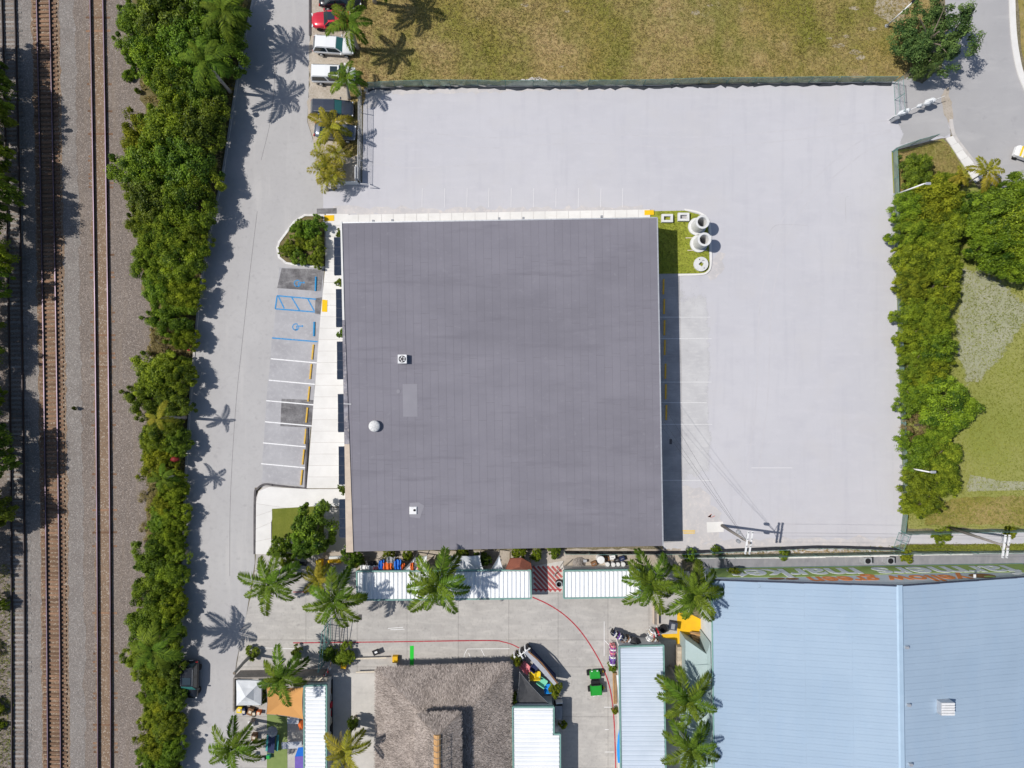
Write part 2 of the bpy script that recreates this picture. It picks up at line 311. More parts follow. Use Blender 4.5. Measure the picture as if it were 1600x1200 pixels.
M['trunk'] = mat("bark", (.23, .19, .15), (.15, .12, .09), 4, (('noise', 14, .5, .7, (.3, .26, .21), .6, (1, 1, 4)),), bump=.5)
M['palm_trunk'] = mat("palm_bark", (.42, .385, .35), (.33, .30, .27), 3, (('noise', 8, .5, .7, (.24, .21, .18), .5, (.3, .3, 5)),), bump=.4)
M['l_dark'] = mat("leaf_dark", None, tint=((0.026, 0.060, 0.008), (0.284, 0.378, 0.030)), rand=.2, transl=.25, rough=.5, spec=.25)
M['l_mid'] = mat("leaf_mid", None, tint=((0.041, 0.082, 0.007), (0.363, 0.447, 0.029)), rand=.2, transl=.25, rough=.5, spec=.25)
M['l_bright'] = mat("leaf_bright", None, tint=((.075, .11, .010), (.40, .43, .03)), rand=.15, transl=.25, rough=.7, spec=.12)
M['l_grey'] = mat("leaf_greygreen", None, tint=((.045, .08, .025), (.22, .285, .075)), rand=.1, transl=.25, rough=.7, spec=.12)
M['l_straw'] = mat("leaf_straw", None, tint=((.15, .12, .04), (.36, .29, .12)), rand=.12, transl=.2)
M['l_olive'] = mat("leaf_olive", None, tint=((0.058, 0.102, 0.010), (0.396, 0.447, 0.036)), rand=.15, transl=.25, rough=.7, spec=.12)
M['f_green'] = mat("frond_green", None, tint=((.020, .050, .007), (.235, .325, .028)), rand=.15, transl=.28, rough=.7, spec=.12)
M['f_yellow'] = mat("frond_yellow", None, tint=((.12, .125, .012), (.50, .43, .05)), rand=.12, transl=.28, rough=.7, spec=.12)
M['grass_blade'] = mat("grass_blades", None, tint=((.10, .095, .016), (.52, .43, .17)), layers=(('noise', .075, .44, .60, (.55, .40, .22), .7), ('noise', .11, .50, .64, (.22, .24, .035), .6, (1.3, 1, 1)), ('noise', .16, .52, .66, (.50, .37, .18), .5), ('noise', .5, .52, .66, (.17, .18, .02), .55)), coords='pos', transl=.2, spec=.1)
M['grass_green'] = mat("grass_green", None, tint=((.125, .15, .018), (.36, .385, .075)), layers=(('noise', .11, .52, .7, (.34, .31, .11), .45),), coords='pos', transl=.2, spec=.1)
# vehicles
def carp(name, c, rough=.22, metal=.25): return mat(name, c, rough=rough, metal=metal, coat=.6, spec=.5)
M['car_red'] = carp("car_red", (.62, .025, .05)); M['car_black'] = carp("car_black", (.018, .02, .024)); M['car_white'] = carp("car_white", (.78, .79, .80), metal=0); M['car_silver'] = carp("car_silver", (.62, .64, .67), metal=.3); M['car_navy'] = carp("car_dark_blue", (.05, .06, .085)); M['car_steel'] = carp("car_steel", (.16, .18, .22), metal=.5)
M['glass'] = mat("dark_glass", (.02, .035, .045), rough=.06, spec=.7, coat=.5)
M['glass_teal'] = mat("teal_glass", (.055, .24, .22), rough=.10, spec=.6)
M['tyre'] = mat("tyre", (.02, .02, .021), rough=.85)
M['rim'] = mat("rim", (.45, .46, .48), rough=.35, metal=.7)
M['lampglass'] = mat("lamp_glass", (.75, .77, .8), rough=.15, spec=.6)
M['taillamp'] = mat("tail_lamp", (.45, .02, .02), rough=.2, spec=.6)
M['tractor'] = mat("tractor_green", (.02, .30, .035), (.018, .27, .03), 3, rough=.4)

# ---------------------------------------------------------------- flat sheets of the setting
def ragged(pts, step, amp, seed):
    """subdivide a grid polygon and shake its outline"""
    r = random.Random(seed); out = []; amp = min(amp, step * .27)
    n = len(pts)
    for i in range(n):
        a, b = pts[i], pts[(i + 1) % n]
        d = math.hypot(b[0] - a[0], b[1] - a[1]); k = max(1, int(d / step))
        for j in range(k):
            t = j / k; out.append((a[0] + (b[0] - a[0]) * t + r.gauss(0, amp), a[1] + (b[1] - a[1]) * t + r.gauss(0, amp)))
    return out

def sheet(name, pts, z, m, jag=None, kind='structure', parent=None, **kw):
    if jag: pts = ragged(pts, jag[0], jag[1], hash(name) % 1000 if False else len(name) * 7 + int(pts[0][0]) % 97)
    mb = MB(); w = [W(p[0], p[1], z) for p in pts]
    n = len(w); a = sum(w[i].x * w[(i + 1) % n].y - w[(i + 1) % n].x * w[i].y for i in range(n))
    if a < 0: w = w[::-1]
    mb.add(w, [tuple(range(n))])
    return obj(name, mb, m, parent, kind=kind, **kw)

def slab_structure(name, pts, z0, z1, m, **kw):
    return obj(name, MB().ppx(pts, z0, z1), m, kind='structure', **kw)

_soft = {}
def soft_mat(m):
    """copy of a ground material that frays out towards the edge of its patch"""
    if m.name in _soft: return _soft[m.name]
    c = m.copy(); c.name = m.name + "_frayed"; nt = c.node_tree; L = nt.links
    out = [n for n in nt.nodes if n.type == 'OUTPUT_MATERIAL'][0]; sh = out.inputs[0].links[0].from_socket
    at = _n(nt, "ShaderNodeAttribute", attribute_name="fade"); ge = _n(nt, "ShaderNodeNewGeometry")
    tx = _n(nt, "ShaderNodeTexNoise"); tx.inputs["Scale"].default_value = .55; tx.inputs["Detail"].default_value = 12; tx.inputs["Roughness"].default_value = .85; L.new(ge.outputs["Position"], tx.inputs[0])
    ma = _n(nt, "ShaderNodeMath", operation='MULTIPLY_ADD'); ma.inputs[1].default_value = 3.2; ma.inputs[2].default_value = -1.85; L.new(tx.outputs[0], ma.inputs[0])
    ad = _n(nt, "ShaderNodeMath", operation='MULTIPLY_ADD'); ad.inputs[1].default_value = 1.5; L.new(at.outputs["Fac"], ad.inputs[0]); L.new(ma.outputs[0], ad.inputs[2])
    mr = _n(nt, "ShaderNodeMapRange"); mr.inputs[1].default_value = .29; mr.inputs[2].default_value = .31; L.new(ad.outputs[0], mr.inputs[0])
    tp = _n(nt, "ShaderNodeBsdfTransparent"); ms = _n(nt, "ShaderNodeMixShader"); L.new(mr.outputs[0], ms.inputs[0]); L.new(tp.outputs[0], ms.inputs[1]); L.new(sh, ms.inputs[2]); L.new(ms.outputs[0], out.inputs[0])
    _soft[m.name] = c; return c
def soft_sheet(name, pts, z, m, inset=.55, step=12):
    """a ground patch whose border frays out into what lies under it"""
    pts = ragged(pts, step, 0, 1); n = len(pts)
    a = sum(pts[i][0] * pts[(i + 1) % n][1] - pts[(i + 1) % n][0] * pts[i][1] for i in range(n))
    if a > 0: pts = pts[::-1]
    cx = sum(p[0] for p in pts) / n; cy = sum(p[1] for p in pts) / n
    inn = [(cx + (p[0] - cx) * inset, cy + (p[1] - cy) * inset) for p in pts]
    mb = MB(); mb.add([W(p[0], p[1], z) for p in pts + inn], [tuple(range(n, 2 * n))] + [(i, (i + 1) % n, n + (i + 1) % n, n + i) for i in range(n)])
    o = obj(name, mb, soft_mat(m), kind='structure')
    at = o.data.attributes.new("fade", 'FLOAT', 'POINT'); at.data.foreach_set("value", [0.0] * n + [1.0] * n)
    return o

def band(pts, wd):
    """polyline -> polygon of constant width (grid units)"""
    l, r_ = [], []
    for i, p in enumerate(pts):
        a = pts[max(i - 1, 0)]; b = pts[min(i + 1, len(pts) - 1)]
        dx, dy = b[0] - a[0], b[1] - a[1]; d = math.hypot(dx, dy) or 1
        nx, ny = -dy / d * wd / 2, dx / d * wd / 2
        l.append((p[0] + nx, p[1] + ny)); r_.append((p[0] - nx, p[1] - ny))
    return l + r_[::-1]

def curve(pts, n=24):
    """Catmull-Rom through grid points"""
    out = []; P = [pts[0]] + list(pts) + [pts[-1]]
    for i in range(1, len(P) - 2):
        p0, p1, p2, p3 = P[i - 1], P[i], P[i + 1], P[i + 2]
        for k in range(n):
            t = k / n
            out.append(tuple(.5 * (2 * p1[j] + (p2[j] - p0[j]) * t + (2 * p0[j] - 5 * p1[j] + 4 * p2[j] - p3[j]) * t * t + (3 * p1[j] - p0[j] - 3 * p2[j] + p3[j]) * t ** 3) for j in (0, 1)))
    return out + [tuple(pts[-1])]

def line(name, a, b, wd, m, z=.022): return sheet(name, band([a, b], wd), z, m)
def inside(p, poly):
    x, y = p; r_ = False; n = len(poly)
    for i in range(n):
        x1, y1 = poly[i]; x2, y2 = poly[(i + 1) % n]
        if (y1 > y) != (y2 > y) and x < (x2 - x1) * (y - y1) / (y2 - y1) + x1: r_ = not r_
    return r_
def inside_np(X, Y, poly):
    r_ = np.zeros(len(X), bool); n = len(poly)
    for i in range(n):
        x1, y1 = poly[i]; x2, y2 = poly[(i + 1) % n]
        if y1 == y2: continue
        r_ ^= ((y1 > Y) != (y2 > Y)) & (X < (x2 - x1) * (Y - y1) / (y2 - y1) + x1)
    return r_
# ================================================================ THE SETTING
Wg = MB(); Wg.add([(-500, -500, -.02), (500, -500, -.02), (500, 500, -.02), (-500, 500, -.02)], [(0, 1, 2, 3)])
obj("ground", Wg, M['soil'], kind='structure')

sheet("railway_ballast", [(-260, -220), (228, -220), (216, 60), (226, 130), (240, 200), (222, 250), (224, 330), (228, 420), (240, 470), (246, 560), (236, 640), (240, 760), (236, 860), (234, 980), (240, 1100), (238, 1420), (-260, 1420)], 0, M['ballast'], jag=(12, 2.5))
sheet("belt_ground", [(214, -220), (400, -220), (394, 0), (376, 90), (360, 190), (346, 280), (330, 350), (314, 440), (304, 540), (296, 640), (289, 760), (285, 900), (283, 1200), (283, 1420), (232, 1420), (232, 1100), (226, 980), (232, 860), (232, 760), (228, 640), (238, 560), (232, 470), (222, 420), (216, 330), (214, 250), (232, 200), (218, 130), (206, 60)], .006, M['under'], jag=(14, 2.5))
# brown and grey strips of the railway
def quadfit(ys, xs):
    c = np.polyfit(ys, xs, 2); return lambda y: float(np.polyval(c, y))
YS = [0, 300, 600, 900, 1200]
TR = [quadfit(YS, [14.7, 22, 27, 30, 30.7]), quadfit(YS, [69.5, 76, 81, 84.8, 87]), quadfit(YS, [152.8, 157.8, 161.8, 164, 165])]
def strip_poly(f, a, b): return [(f(y) + a, y) for y in range(-220, 1421, 60)] + [(f(y) + b, y) for y in range(1420, -221, -60)]
sheet("ballast_strip", strip_poly(TR[1], 20, 46), .005, M['ballast_grey'], jag=(10, 1.5))
sheet("ballast_strip", strip_poly(TR[0], 12, 40), .0052, M['ballast_grey'], jag=(10, 1.5))
sheet("ballast_strip", strip_poly(TR[1], -21, 22), .009, M['ballast_rust'], jag=(10, 1.2))
sheet("ballast_strip", strip_poly(TR[2], -15, 13), .009, M['ballast_rust'], jag=(10, 1.2))

ROAD = [(402, -220), (486, -220), (484, 60), (482, 150), (480, 190), (488, 215), (505, 285), (545, 292), (560, 330), (520, 352), (500, 420), (480, 560), (470, 760), (398, 762), (398, 880), (385, 960), (370, 1030), (366, 1060), (366, 1420), (283, 1420), (283, 1200), (285, 900), (289, 760), (296, 640), (304, 540), (314, 440), (330, 350), (346, 280), (360, 190), (376, 90), (395, 0)]
sheet("road", ROAD, .010, M['road'])
LOT = [(568, 137), (700, 134), (830, 134), (1000, 133), (1200, 130), (1392, 127), (1480, 135), (1485, 215), (1470, 216), (1393, 236), (1397, 330), (1403, 520), (1410, 740), (1412, 800), (1406, 856), (1036, 862), (1036, 330), (560, 350), (505, 352), (505, 285), (566, 285)]
sheet("parking_lot", LOT, .014, M['lot'])
sheet("lot_edge", [(570, 136), (700, 133), (830, 133), (1000, 132), (1000, 139), (900, 141), (830, 143), (700, 145), (600, 149), (590, 165), (572, 168)], .018, M['lot_edge'], jag=(7, 2.0))
sheet("lot_edge", [(520, 322), (700, 326), (1010, 322), (1010, 331), (700, 336), (520, 336)], .018, M['lot_edge'], jag=(8, 2.0))
sheet("lot_edge", [(1036, 760), (1100, 762), (1125, 800), (1130, 845), (1036, 860)], .018, M['lot_edge'], jag=(9, 2.5))
sheet("lot_edge", [(1064, 850), (1180, 842), (1400, 840), (1406, 858), (1064, 866)], .0184, M['lot_edge'], jag=(9, 2.2))
sheet("lot_edge", [(1098, 425), (1116, 405), (1124, 392), (1134, 400), (1128, 425), (1112, 440)], .0185, M['lot_edge'], jag=(7, 2.2))
sheet("concrete_patch", [(1104, 816), (1130, 815), (1131, 831), (1105, 832)], .024, M['walk'])
soft_sheet("worn_stalls", [(1036, 428), (1062, 430), (1108, 436), (1116, 520), (1112, 640), (1118, 700), (1112, 765), (1064, 770), (1036, 800)], .0176, M['lot_worn'])
sheet("east_apron", [(1012, 428), (1062, 428), (1066, 640), (1067, 846), (1016, 850)], .020, M['east'])
sheet("stall_pavement", [(437, 418), (506, 419), (497, 560), (482, 700), (477, 762), (425, 757), (408, 756), (420, 590), (432, 470)], .018, M['stall'], jag=(20, 1.0))
sheet("sealed_patch", [(440, 419), (505, 421), (502, 455), (433, 450)], .022, M['sealer'])
sheet("sealed_patch", [(440, 623), (490, 625), (486, 668), (438, 666)], .022, M['sealer'])
sheet("sealed_patch", [(495, 326), (526, 325), (526, 336), (495, 336)], .026, M['sealer'])

# the dry field, lawns and verges
FIELD = [(560, -220), (1490, -220), (1480, -10), (1452, 40), (1440, 90), (1412, 118), (1392, 127), (1200, 128), (1000, 131), (830, 132), (700, 133), (566, 136), (560, 60)]
sheet("dry_field", FIELD, .012, M['field'], jag=(16, 1.5))
sheet("sandy_verge", [(484, -220), (572, -220), (566, 0), (560, 60), (556, 136), (562, 150), (560, 290), (505, 290), (488, 215), (480, 190), (482, 150), (484, 60)], .013, M['sandy'], jag=(9, 1.5))
sheet("verge_grass", [(549, -100), (575, -100), (575, 136), (563, 180), (562, 240), (540, 246), (530, 225), (548, 180), (545, 120), (548, 60)], .017, M['field'], jag=(8, 2))
sheet("chalky_patch", [(796, 133), (808, 126), (830, 119), (848, 122), (862, 128), (905, 131), (905, 137), (796, 138)], .02, M['lot_edge'], jag=(6, 1.2))
soft_sheet("chalky_patch", [(1366, -10), (1420, -12), (1430, 10), (1410, 38), (1388, 42), (1360, 22)], .02, M['chalk'])
for i, (x, y, a) in enumerate([(1310, 72, 9), (1322, 57, 6), (1336, 82, 10), (1297, 60, 5), (1345, 90, 9), (1335, 12, 8), (1362, 45, 8), (1265, 60, 3), (877, 104, 5), (885, 18, 6), (820, 8, 7), (1085, 20, 9), (1110, 8, 6)]):
    r_ = random.Random(i); soft_sheet("chalky_patch", [(x + a * math.cos(t) * r_.uniform(.6, 1.6), y + a * .5 * math.sin(t) * r_.uniform(.5, 1.4)) for t in [k * .628 for k in range(10)]], .0205 + i * .0003, M['chalk'], .5, 4)
sheet("street", [(1470, -220), (1578, -220), (1578, 0), (1584, 80), (1600, 135), (1640, 200), (1760, 420), (1620, 420), (1560, 300), (1545, 282), (1512, 240), (1490, 214), (1478, 186), (1478, 150), (1472, 100), (1478, 40)], .016, M['street'])
soft_sheet("driveway", [(1392, 130), (1415, 116), (1440, 128), (1478, 96), (1484, 150), (1482, 190), (1492, 216), (1470, 217), (1430, 228), (1402, 233), (1408, 212), (1398, 192), (1410, 170), (1402, 150)], .020, M['street'], .72)
sheet("bare_patch", [(1474, 140), (1482, 136), (1487, 165), (1490, 186), (1482, 192), (1476, 178), (1472, 160)], .026, M['dryearth'], jag=(5, 1))
sheet("lawn", [(1393, 238), (1430, 230), (1472, 218), (1480, 222), (1506, 262), (1526, 290), (1560, 320), (1900, 400), (1900, 826), (1420, 826), (1412, 800), (1408, 700), (1403, 520), (1397, 330)], .013, M['lawn'], jag=(14, 1))
soft_sheet("dead_grass", [(1496, 405), (1545, 410), (1566, 425), (1592, 450), (1625, 485), (1600, 520), (1572, 560), (1540, 600), (1508, 618), (1488, 570), (1486, 510), (1496, 460)], .018, M['greypatch'])
soft_sheet("dead_grass", [(1505, 738), (1560, 750), (1640, 752), (1640, 766), (1560, 768), (1500, 770)], .018, M['greypatch'])
soft_sheet("dead_grass", [(1440, 786), (1500, 772), (1640, 770), (1640, 824), (1425, 824)], .0175, M['field'])
sheet("dry_island", [(1396, 240), (1430, 232), (1470, 219), (1480, 224), (1505, 265), (1520, 288), (1500, 296), (1440, 300), (1398, 300)], .018, M['field'], jag=(8, 1))
sheet("roadside_grass", [(1590, -220), (1900, -220), (1900, 420), (1790, 420), (1660, 200), (1612, 130), (1597, 80), (1591, 0)], .014, M['field'], jag=(14, 1))
sheet("back_path", [(1410, 832), (1900, 830), (1900, 850), (1406, 850)], .018, M['lot'])
sheet("back_verge", [(1390, 852), (1900, 850), (1900, 860), (1400, 862)], .02, M['turf_dark'], jag=(7, 1.2))
sheet("rubble_strip", [(880, 858), (1060, 858), (1410, 856), (1900, 858), (1900, 872), (1060, 874), (880, 872)], .016, M['dryearth'], jag=(7, 1))
sheet("alley", [(505, 862), (1066, 858), (1066, 900), (505, 900)], .015, M['dryearth'])
sheet("turf_patch", [(1014, 330), (1070, 329), (1092, 335), (1106, 348), (1109, 420), (1100, 427), (1014, 428)], .05, M['turf'])
sheet("turf_patch", [(425, 795), (506, 790), (506, 842), (425, 842)], .16, M['turf_dark'])
# kerbs
def kerb(name, pts, wd, h, m): slab_structure(name, band(pts, wd), 0, h, m)
kerb("kerb", curve([(395, 0), (376, 90), (360, 190), (346, 280), (330, 350), (314, 440), (304, 540), (296, 640), (289, 760), (285, 900), (283, 1050), (283, 1300)], 6), 3.2, .10, M['kerb'])
kerb("kerb", curve([(484, -60), (484, 55)], 4), 3, .12, M['kerb_dark'])
kerb("kerb", curve([(1582, -120), (1582, 0), (1588, 80), (1606, 140), (1660, 230)], 8), 9, .12, M['walk'])
kerb("kerb", curve([(1486, 186), (1492, 212), (1512, 240), (1534, 268)], 8), 5, .12, M['kerb'])
kerb("kerb", curve([(1070, 327.5), (1094, 333), (1108, 347), (1110.5, 380), (1110.5, 414), (1105, 425), (1094, 428.5), (1060, 429.5)], 8), 3, .12, M['walk'])
kerb("kerb", [(480, 668), (477, 763), (425, 758)], 3, .17, M['kerb_dark'])
kerb("kerb", curve([(426, 758), (412, 757), (402, 764), (398, 776), (397.5, 866)], 8), 3, .17, M['kerb_dark'])
PL = [(507, 336), (476, 336), (460, 346), (436, 378), (433, 388), (436, 402), (447, 411), (465, 414), (507, 418)]
kerb("kerb", PL, 3.4, .16, M['white_kerb'])
sheet("planter_soil", PL, .10, M['under'])
sheet("ramp", [(493, 466), (506, 464), (504, 492), (492, 490)], .028, M['sealer'])

# white pavement round the building: separate slabs with open joints
def slabs(name, left, right, n, z0, z1, m, gap=.25, cols=1):
    base = obj(name, MB().ppx(left + right[::-1], z0 - .02, z1 - .03), M['kerb'], kind='structure')
    L_ = polysample(left, n); R_ = polysample(right, n)
    for i in range(n):
        for c in range(cols):
            a, b = c / cols, (c + 1) / cols
            q = [lerp2(L_[i], R_[i], a), lerp2(L_[i], R_[i], b), lerp2(L_[i + 1], R_[i + 1], b), lerp2(L_[i + 1], R_[i + 1], a)]
            cx = sum(p[0] for p in q) / 4; cy = sum(p[1] for p in q) / 4
            q = [(p[0] + (gap if p[0] < cx else -gap), p[1] + (gap if p[1] < cy else -gap)) for p in q]
            obj("slab", MB().ppx(q, z0, z1 + rnd.uniform(-.003, .003)), m, base)
    return base
def lerp2(a, b, t): return (a[0] + (b[0] - a[0]) * t, a[1] + (b[1] - a[1]) * t)
def polysample(pts, n):
    d = [0]
    for i in range(1, len(pts)): d.append(d[-1] + math.hypot(pts[i][0] - pts[i - 1][0], pts[i][1] - pts[i - 1][1]))
    out = []
    for k in range(n + 1):
        t = d[-1] * k / n; i = 0
        while i < len(d) - 2 and d[i + 1] < t: i += 1
        out.append(lerp2(pts[i], pts[i + 1], (t - d[i]) / ((d[i + 1] - d[i]) or 1)))
    return out
slabs("pavement", [(509, 334), (508, 420), (500, 500), (494, 580), (487, 665), (479, 763)], [(545, 334), (548, 420), (551, 500), (554, 580), (557, 665), (560, 763)], 24, .0, .15, M['walk'])
slabs("pavement", [(505, 336), (1016, 327)], [(505, 352), (1016, 352)], 28, .0, .15, M['walk'])
slabs("pavement", [(480, 764), (413, 760), (404, 767), (400, 778), (399, 866)], [(560, 764), (548, 792), (508, 791), (424, 797), (424, 866)], 9, .0, .151, M['walk'])
slabs("pavement", [(506, 793), (506, 862)], [(560, 793), (560, 862)], 5, .0, .149, M['path'])
slabs("pavement", [(425, 842), (425, 866)], [(506, 842), (506, 866)], 1, .0, .152, M['path'])
slabs("pavement", [(1478, 216), (1524, 286)], [(1489, 212), (1538, 276)], 6, .0, .12, M['walk'])
slabs("pavement", [(555, 1052), (555, 1330)], [(590, 1052), (590, 1330)], 9, .01, .05, M['path'])

# plaza of the market: concrete bays with open joints
plz = sheet("plaza", [(400, 864), (505, 864), (505, 892), (1076, 892), (1076, 1420), (366, 1420), (366, 1062), (376, 1000), (392, 930), (398, 896)], .020, M['plaza_dark'])
def PX0(y): return float(np.interp(y, [860, 896, 930, 1000, 1062, 1100], [400, 397.5, 392, 376, 366.5, 366]))
for q in ([(400, 865), (452, 865), (452, 891.5), (398, 891.5)], [(452.5, 865), (505, 865), (505, 891.5), (452.5, 891.5)]): obj("slab", MB().ppx(q, .021, .033), M['plaza'], plz)
bx = [400, 478, 558, 636, 716, 795, 872, 950, 1014, 1078]; by = [892, 928, 1000, 1042, 1120, 1200, 1280, 1360]
for i in range(len(bx) - 1):
    for j in range(len(by) - 1):
        a, b, c, d = bx[i], bx[i + 1], by[j], by[j + 1]
        if i == 0: q = [(PX0(c), c), (b, c), (b, d), (PX0(d), d)]
        else: q = [(a, c), (b, c), (b, d), (a, d)]
        cx = sum(p[0] for p in q) / 4; cy = sum(p[1] for p in q) / 4
        q = [(p[0] + (.22 if p[0] < cx else -.22), p[1] + (.22 if p[1] < cy else -.22)) for p in q]
        obj("slab", MB().ppx(q, .021, .032 + rnd.uniform(0, .003)), M['plaza'], plz)
sheet("alley_path", [(520, 1052), (556, 1052), (556, 1420), (520, 1420)], .042, M['path'])

# road tar lines (crack seal), drain grate, painted markings
def crack(pts, z=.0135, wd=.7): sheet("crack_seal", band(curve(pts, 5), wd), z, M['kerb_dark'])
crack([(402, 330), (390, 430), (378, 540), (368, 640), (360, 780), (359, 900)], wd=.45); crack([(408, 250), (424, 180), (431, 90)], wd=.4)
crack([(374, 986), (400, 960), (408, 950)], .024, .9)
Zp = .030
for a, b in [((433, 462), (494, 467.5)), ((430, 482.5), (492, 487.5)), ((433, 462), (430, 482.5)), ((435, 463), (444, 482)), ((456, 465), (468, 485)), ((481, 467), (491, 486)), ((425, 528), (497, 534))]:
    line("painted_line", a, b, 2.0, M['p_blue'], Zp)
for y0, x0, x1 in [(560.5, 423, 495), (594, 420, 492), (626, 416, 490), (659, 414, 487), (692, 411, 481), (724.5, 408, 478)]:
    line("painted_line", (x0, y0), (x1, y0 + 6.5), 1.7, M['p_white'], Zp)
for y0, x1 in [(495.5, 1110), (529, 1112), (597, 1112), (629, 1104), (663, 1113), (750.5, 1112)]:
    line("painted_line", (1031, y0), (1064, y0), 1.1, M['p_eastline'], Zp); line("painted_line", (1064, y0), (x1, y0), .9, M['p_eastline'], Zp)
for x in (660, 695, 730, 764, 799, 834, 869, 904, 939, 973): line("painted_line", (x, 294), (x - .6, 324), .9, M['p_faint'], Zp)
line("painted_line", (1174, 731), (1238, 731), .9, M['p_faint'], Zp)
for pts, w_ in [([(1262, 352), (1220, 351), (1208, 355), (1202, 364)], .35), ([(1322, 348), (1321, 312), (1326, 307)], .3)]: sheet("painted_line", band(curve(pts, 6), w_), Zp, M['east'])
sheet("chalk_mark", band([(1106, 808), (1112, 803), (1110, 809), (1117, 806)], 1.2), Zp, M['p_redfaint'])
for k in range(3): sheet("chalk_mark", band([(1066 + k, 829 + k * 2.2), (1086, 829 + k * 2.0)], 1.0), Zp + .001 * k, M['p_yellow'])
# accessible parking emblems: wheelchair figure
def emblem(cx, cy, s):
    mb = MB(); n = 20
    def seg(pts, w_):
        for p in [band(pts, w_)]:
            ww = [W(q[0], q[1], Zp) for q in p]; nn = len(ww)
            a = sum(ww[i].x * ww[(i + 1) % nn].y - ww[(i + 1) % nn].x * ww[i].y for i in range(nn))
            if a < 0: ww = ww[::-1]
            mb.add(ww, [tuple(range(nn))])
    # wheel arc open towards the front, body, legs, head: the figure's head points to the kerb (right)
    arc = [(cx - s * .25 + s * .55 * math.cos(t), cy + s * .10 + s * .55 * math.sin(t)) for t in [R(40 + k * 14) for k in range(20)]]
    for i in range(len(arc) - 1): seg([arc[i], arc[i + 1]], s * .17)
    seg([(cx - s * .1, cy - s * .1), (cx + s * .62, cy - s * .05)], s * .2)
    seg([(cx - s * .1, cy - s * .05), (cx - s * .05, cy + s * .45), (cx - s * .42, cy + s * .66)], s * .17)
    seg([(cx + s * .25, cy + s * .0), (cx + s * .22, cy + s * .4)], s * .14)
    head = [W(cx + s * .85 + s * .17 * math.cos(k * .628), cy - s * .05 - s * .17 * math.sin(k * .628), Zp) for k in range(10)]
    mb.add(head, [tuple(range(10))])
    obj("painted_emblem", mb, M['p_blue'], kind='structure')
emblem(467, 442, 9); emblem(464.5, 510, 9)
# tactile pads
def pad(pts, z1, label):
    t = thing("tactile_pad", W(sum(p[0] for p in pts) / 4, sum(p[1] for p in pts) / 4, z1 - .02), label, "tactile pad")
    obj("plate", MB().ppx(pts, z1 - .02, z1), M['p_yellow'], t)
    mb = MB(); 
    for i in range(10):
        for j in range(6):
            u, v = (i + .5) / 10, (j + .5) / 6
            a = lerp2(pts[0], pts[1], u); b = lerp2(pts[3], pts[2], u); p = W(*lerp2(a, b, v), z1)
            mb.box((p.x, p.y, z1 + .004), (.05, .05, .008))
    obj("domes", mb, M['p_yellow'], t, kind='stuff')
pad([(506.5, 336.5), (522, 336), (522, 345), (507, 345.5)], .178, "yellow tactile pad at the northwest corner of the white pavement")
pad([(503.5, 468), (511.5, 469), (511, 487.5), (503, 487)], .178, "yellow tactile pad beside the blue hatched parking bay")
pad([(1007, 328.5), (1021.5, 328), (1022, 335.5), (1007, 336)], .178, "yellow tactile pad beside the green lawn with the concrete pipes")
# red lines and markings in the market
sheet("painted_line", band(curve([(832, 933), (856, 944), (882, 961), (906, 985), (928, 1017), (944, 1048), (954, 1080), (959, 1120), (961, 1160), (962, 1200), (962, 1320)], 8), 1.9), .046, M['p_red'])
sheet("painted_line", band(curve([(458, 1004.5), (600, 1003), (700, 1001.5), (770, 1001), (786, 1003), (800, 1007), (812, 1013)], 8), 1.7), .046, M['p_red'])
line("painted_line", (458, 925), (490, 925), 1.3, M['p_red'], .046)
sheet("painted_line", [(640.5, 1009), (646.5, 1009), (646.5, 1052), (640.5, 1052)], .046, M['p_green'])
for a, b in [((944, 971), (944, 1025)), ((944, 1000), (952, 1008)), ((944, 1105), (958, 1105)), ((945, 1140), (951, 1140)), ((945, 1175), (959, 1175)), ((730, 1014), (796, 1013.5)), ((725, 1024), (730, 1014)), ((752, 1015), (757, 1025)), ((725, 1024), (726, 1028)), ((400, 1012), (470, 1014)), ((732, 1020), (737, 1032)), ((606, 982), (630, 980)), ((610, 984), (632, 983))]:
    line("painted_line", a, b, .8, M['p_white'], .045)
# red striped crossing between the two stalls
sheet("painted_crossing", [(832, 885), (880, 876), (879, 925), (832, 925)], .042, M['path'])
mbx = MB()
for k in range(-7, 9):
    a = (828 + k * 7, 925); seg = []
    for t in np.linspace(0, 1, 12):
        p = (832 + k * 7.4 + t * 44, 876 + t * 48)
        if 832 <= p[0] <= 879 and p[1] >= 884: seg.append(p)
    if len(seg) > 1:
        q = band([seg[0], seg[-1]], 3.6); ww = [W(x, y, .048) for x, y in q]
        if sum(ww[i].x * ww[(i + 1) % 4].y - ww[(i + 1) % 4].x * ww[i].y for i in range(4)) < 0: ww = ww[::-1]
        mbx.add(ww, [(0, 1, 2, 3)])
obj("painted_stripes", mbx, M['p_crossing'], kind='structure')
line("painted_line", (832, 921), (878, 921), 1.6, M['p_red'], .05)
sheet("ochre_floor", [(1058, 957), (1074, 957), (1104, 972), (1104, 990), (1072, 992), (1071, 1010), (1058, 1010), (1056, 1000), (1034, 996), (1034, 991), (1058, 990)], .046, M['ochre'])
for k_, (pts_, w_) in enumerate([([(600, 200), (760, 215), (900, 208), (1100, 214), (1300, 196), (1392, 188)], 2.2), ([(600, 216), (760, 231), (900, 224), (1100, 230), (1300, 212), (1392, 203)], 2.2), ([(1150, 840), (1180, 640), (1190, 460), (1230, 330), (1330, 230), (1392, 205)], 2.4), ([(1168, 840), (1198, 640), (1208, 460), (1246, 338), (1340, 246), (1396, 218)], 2.4), ([(560, 250), (640, 262), (760, 256)], 2)]): sheet("tyre_track", band(curve(pts_, 10), w_), .0165 + k_ * .0004, M['lot_track'])
sheet("drain", [(560, 960), (565.5, 960), (565.5, 969), (560, 969)], .045, M['kerb_dark'])
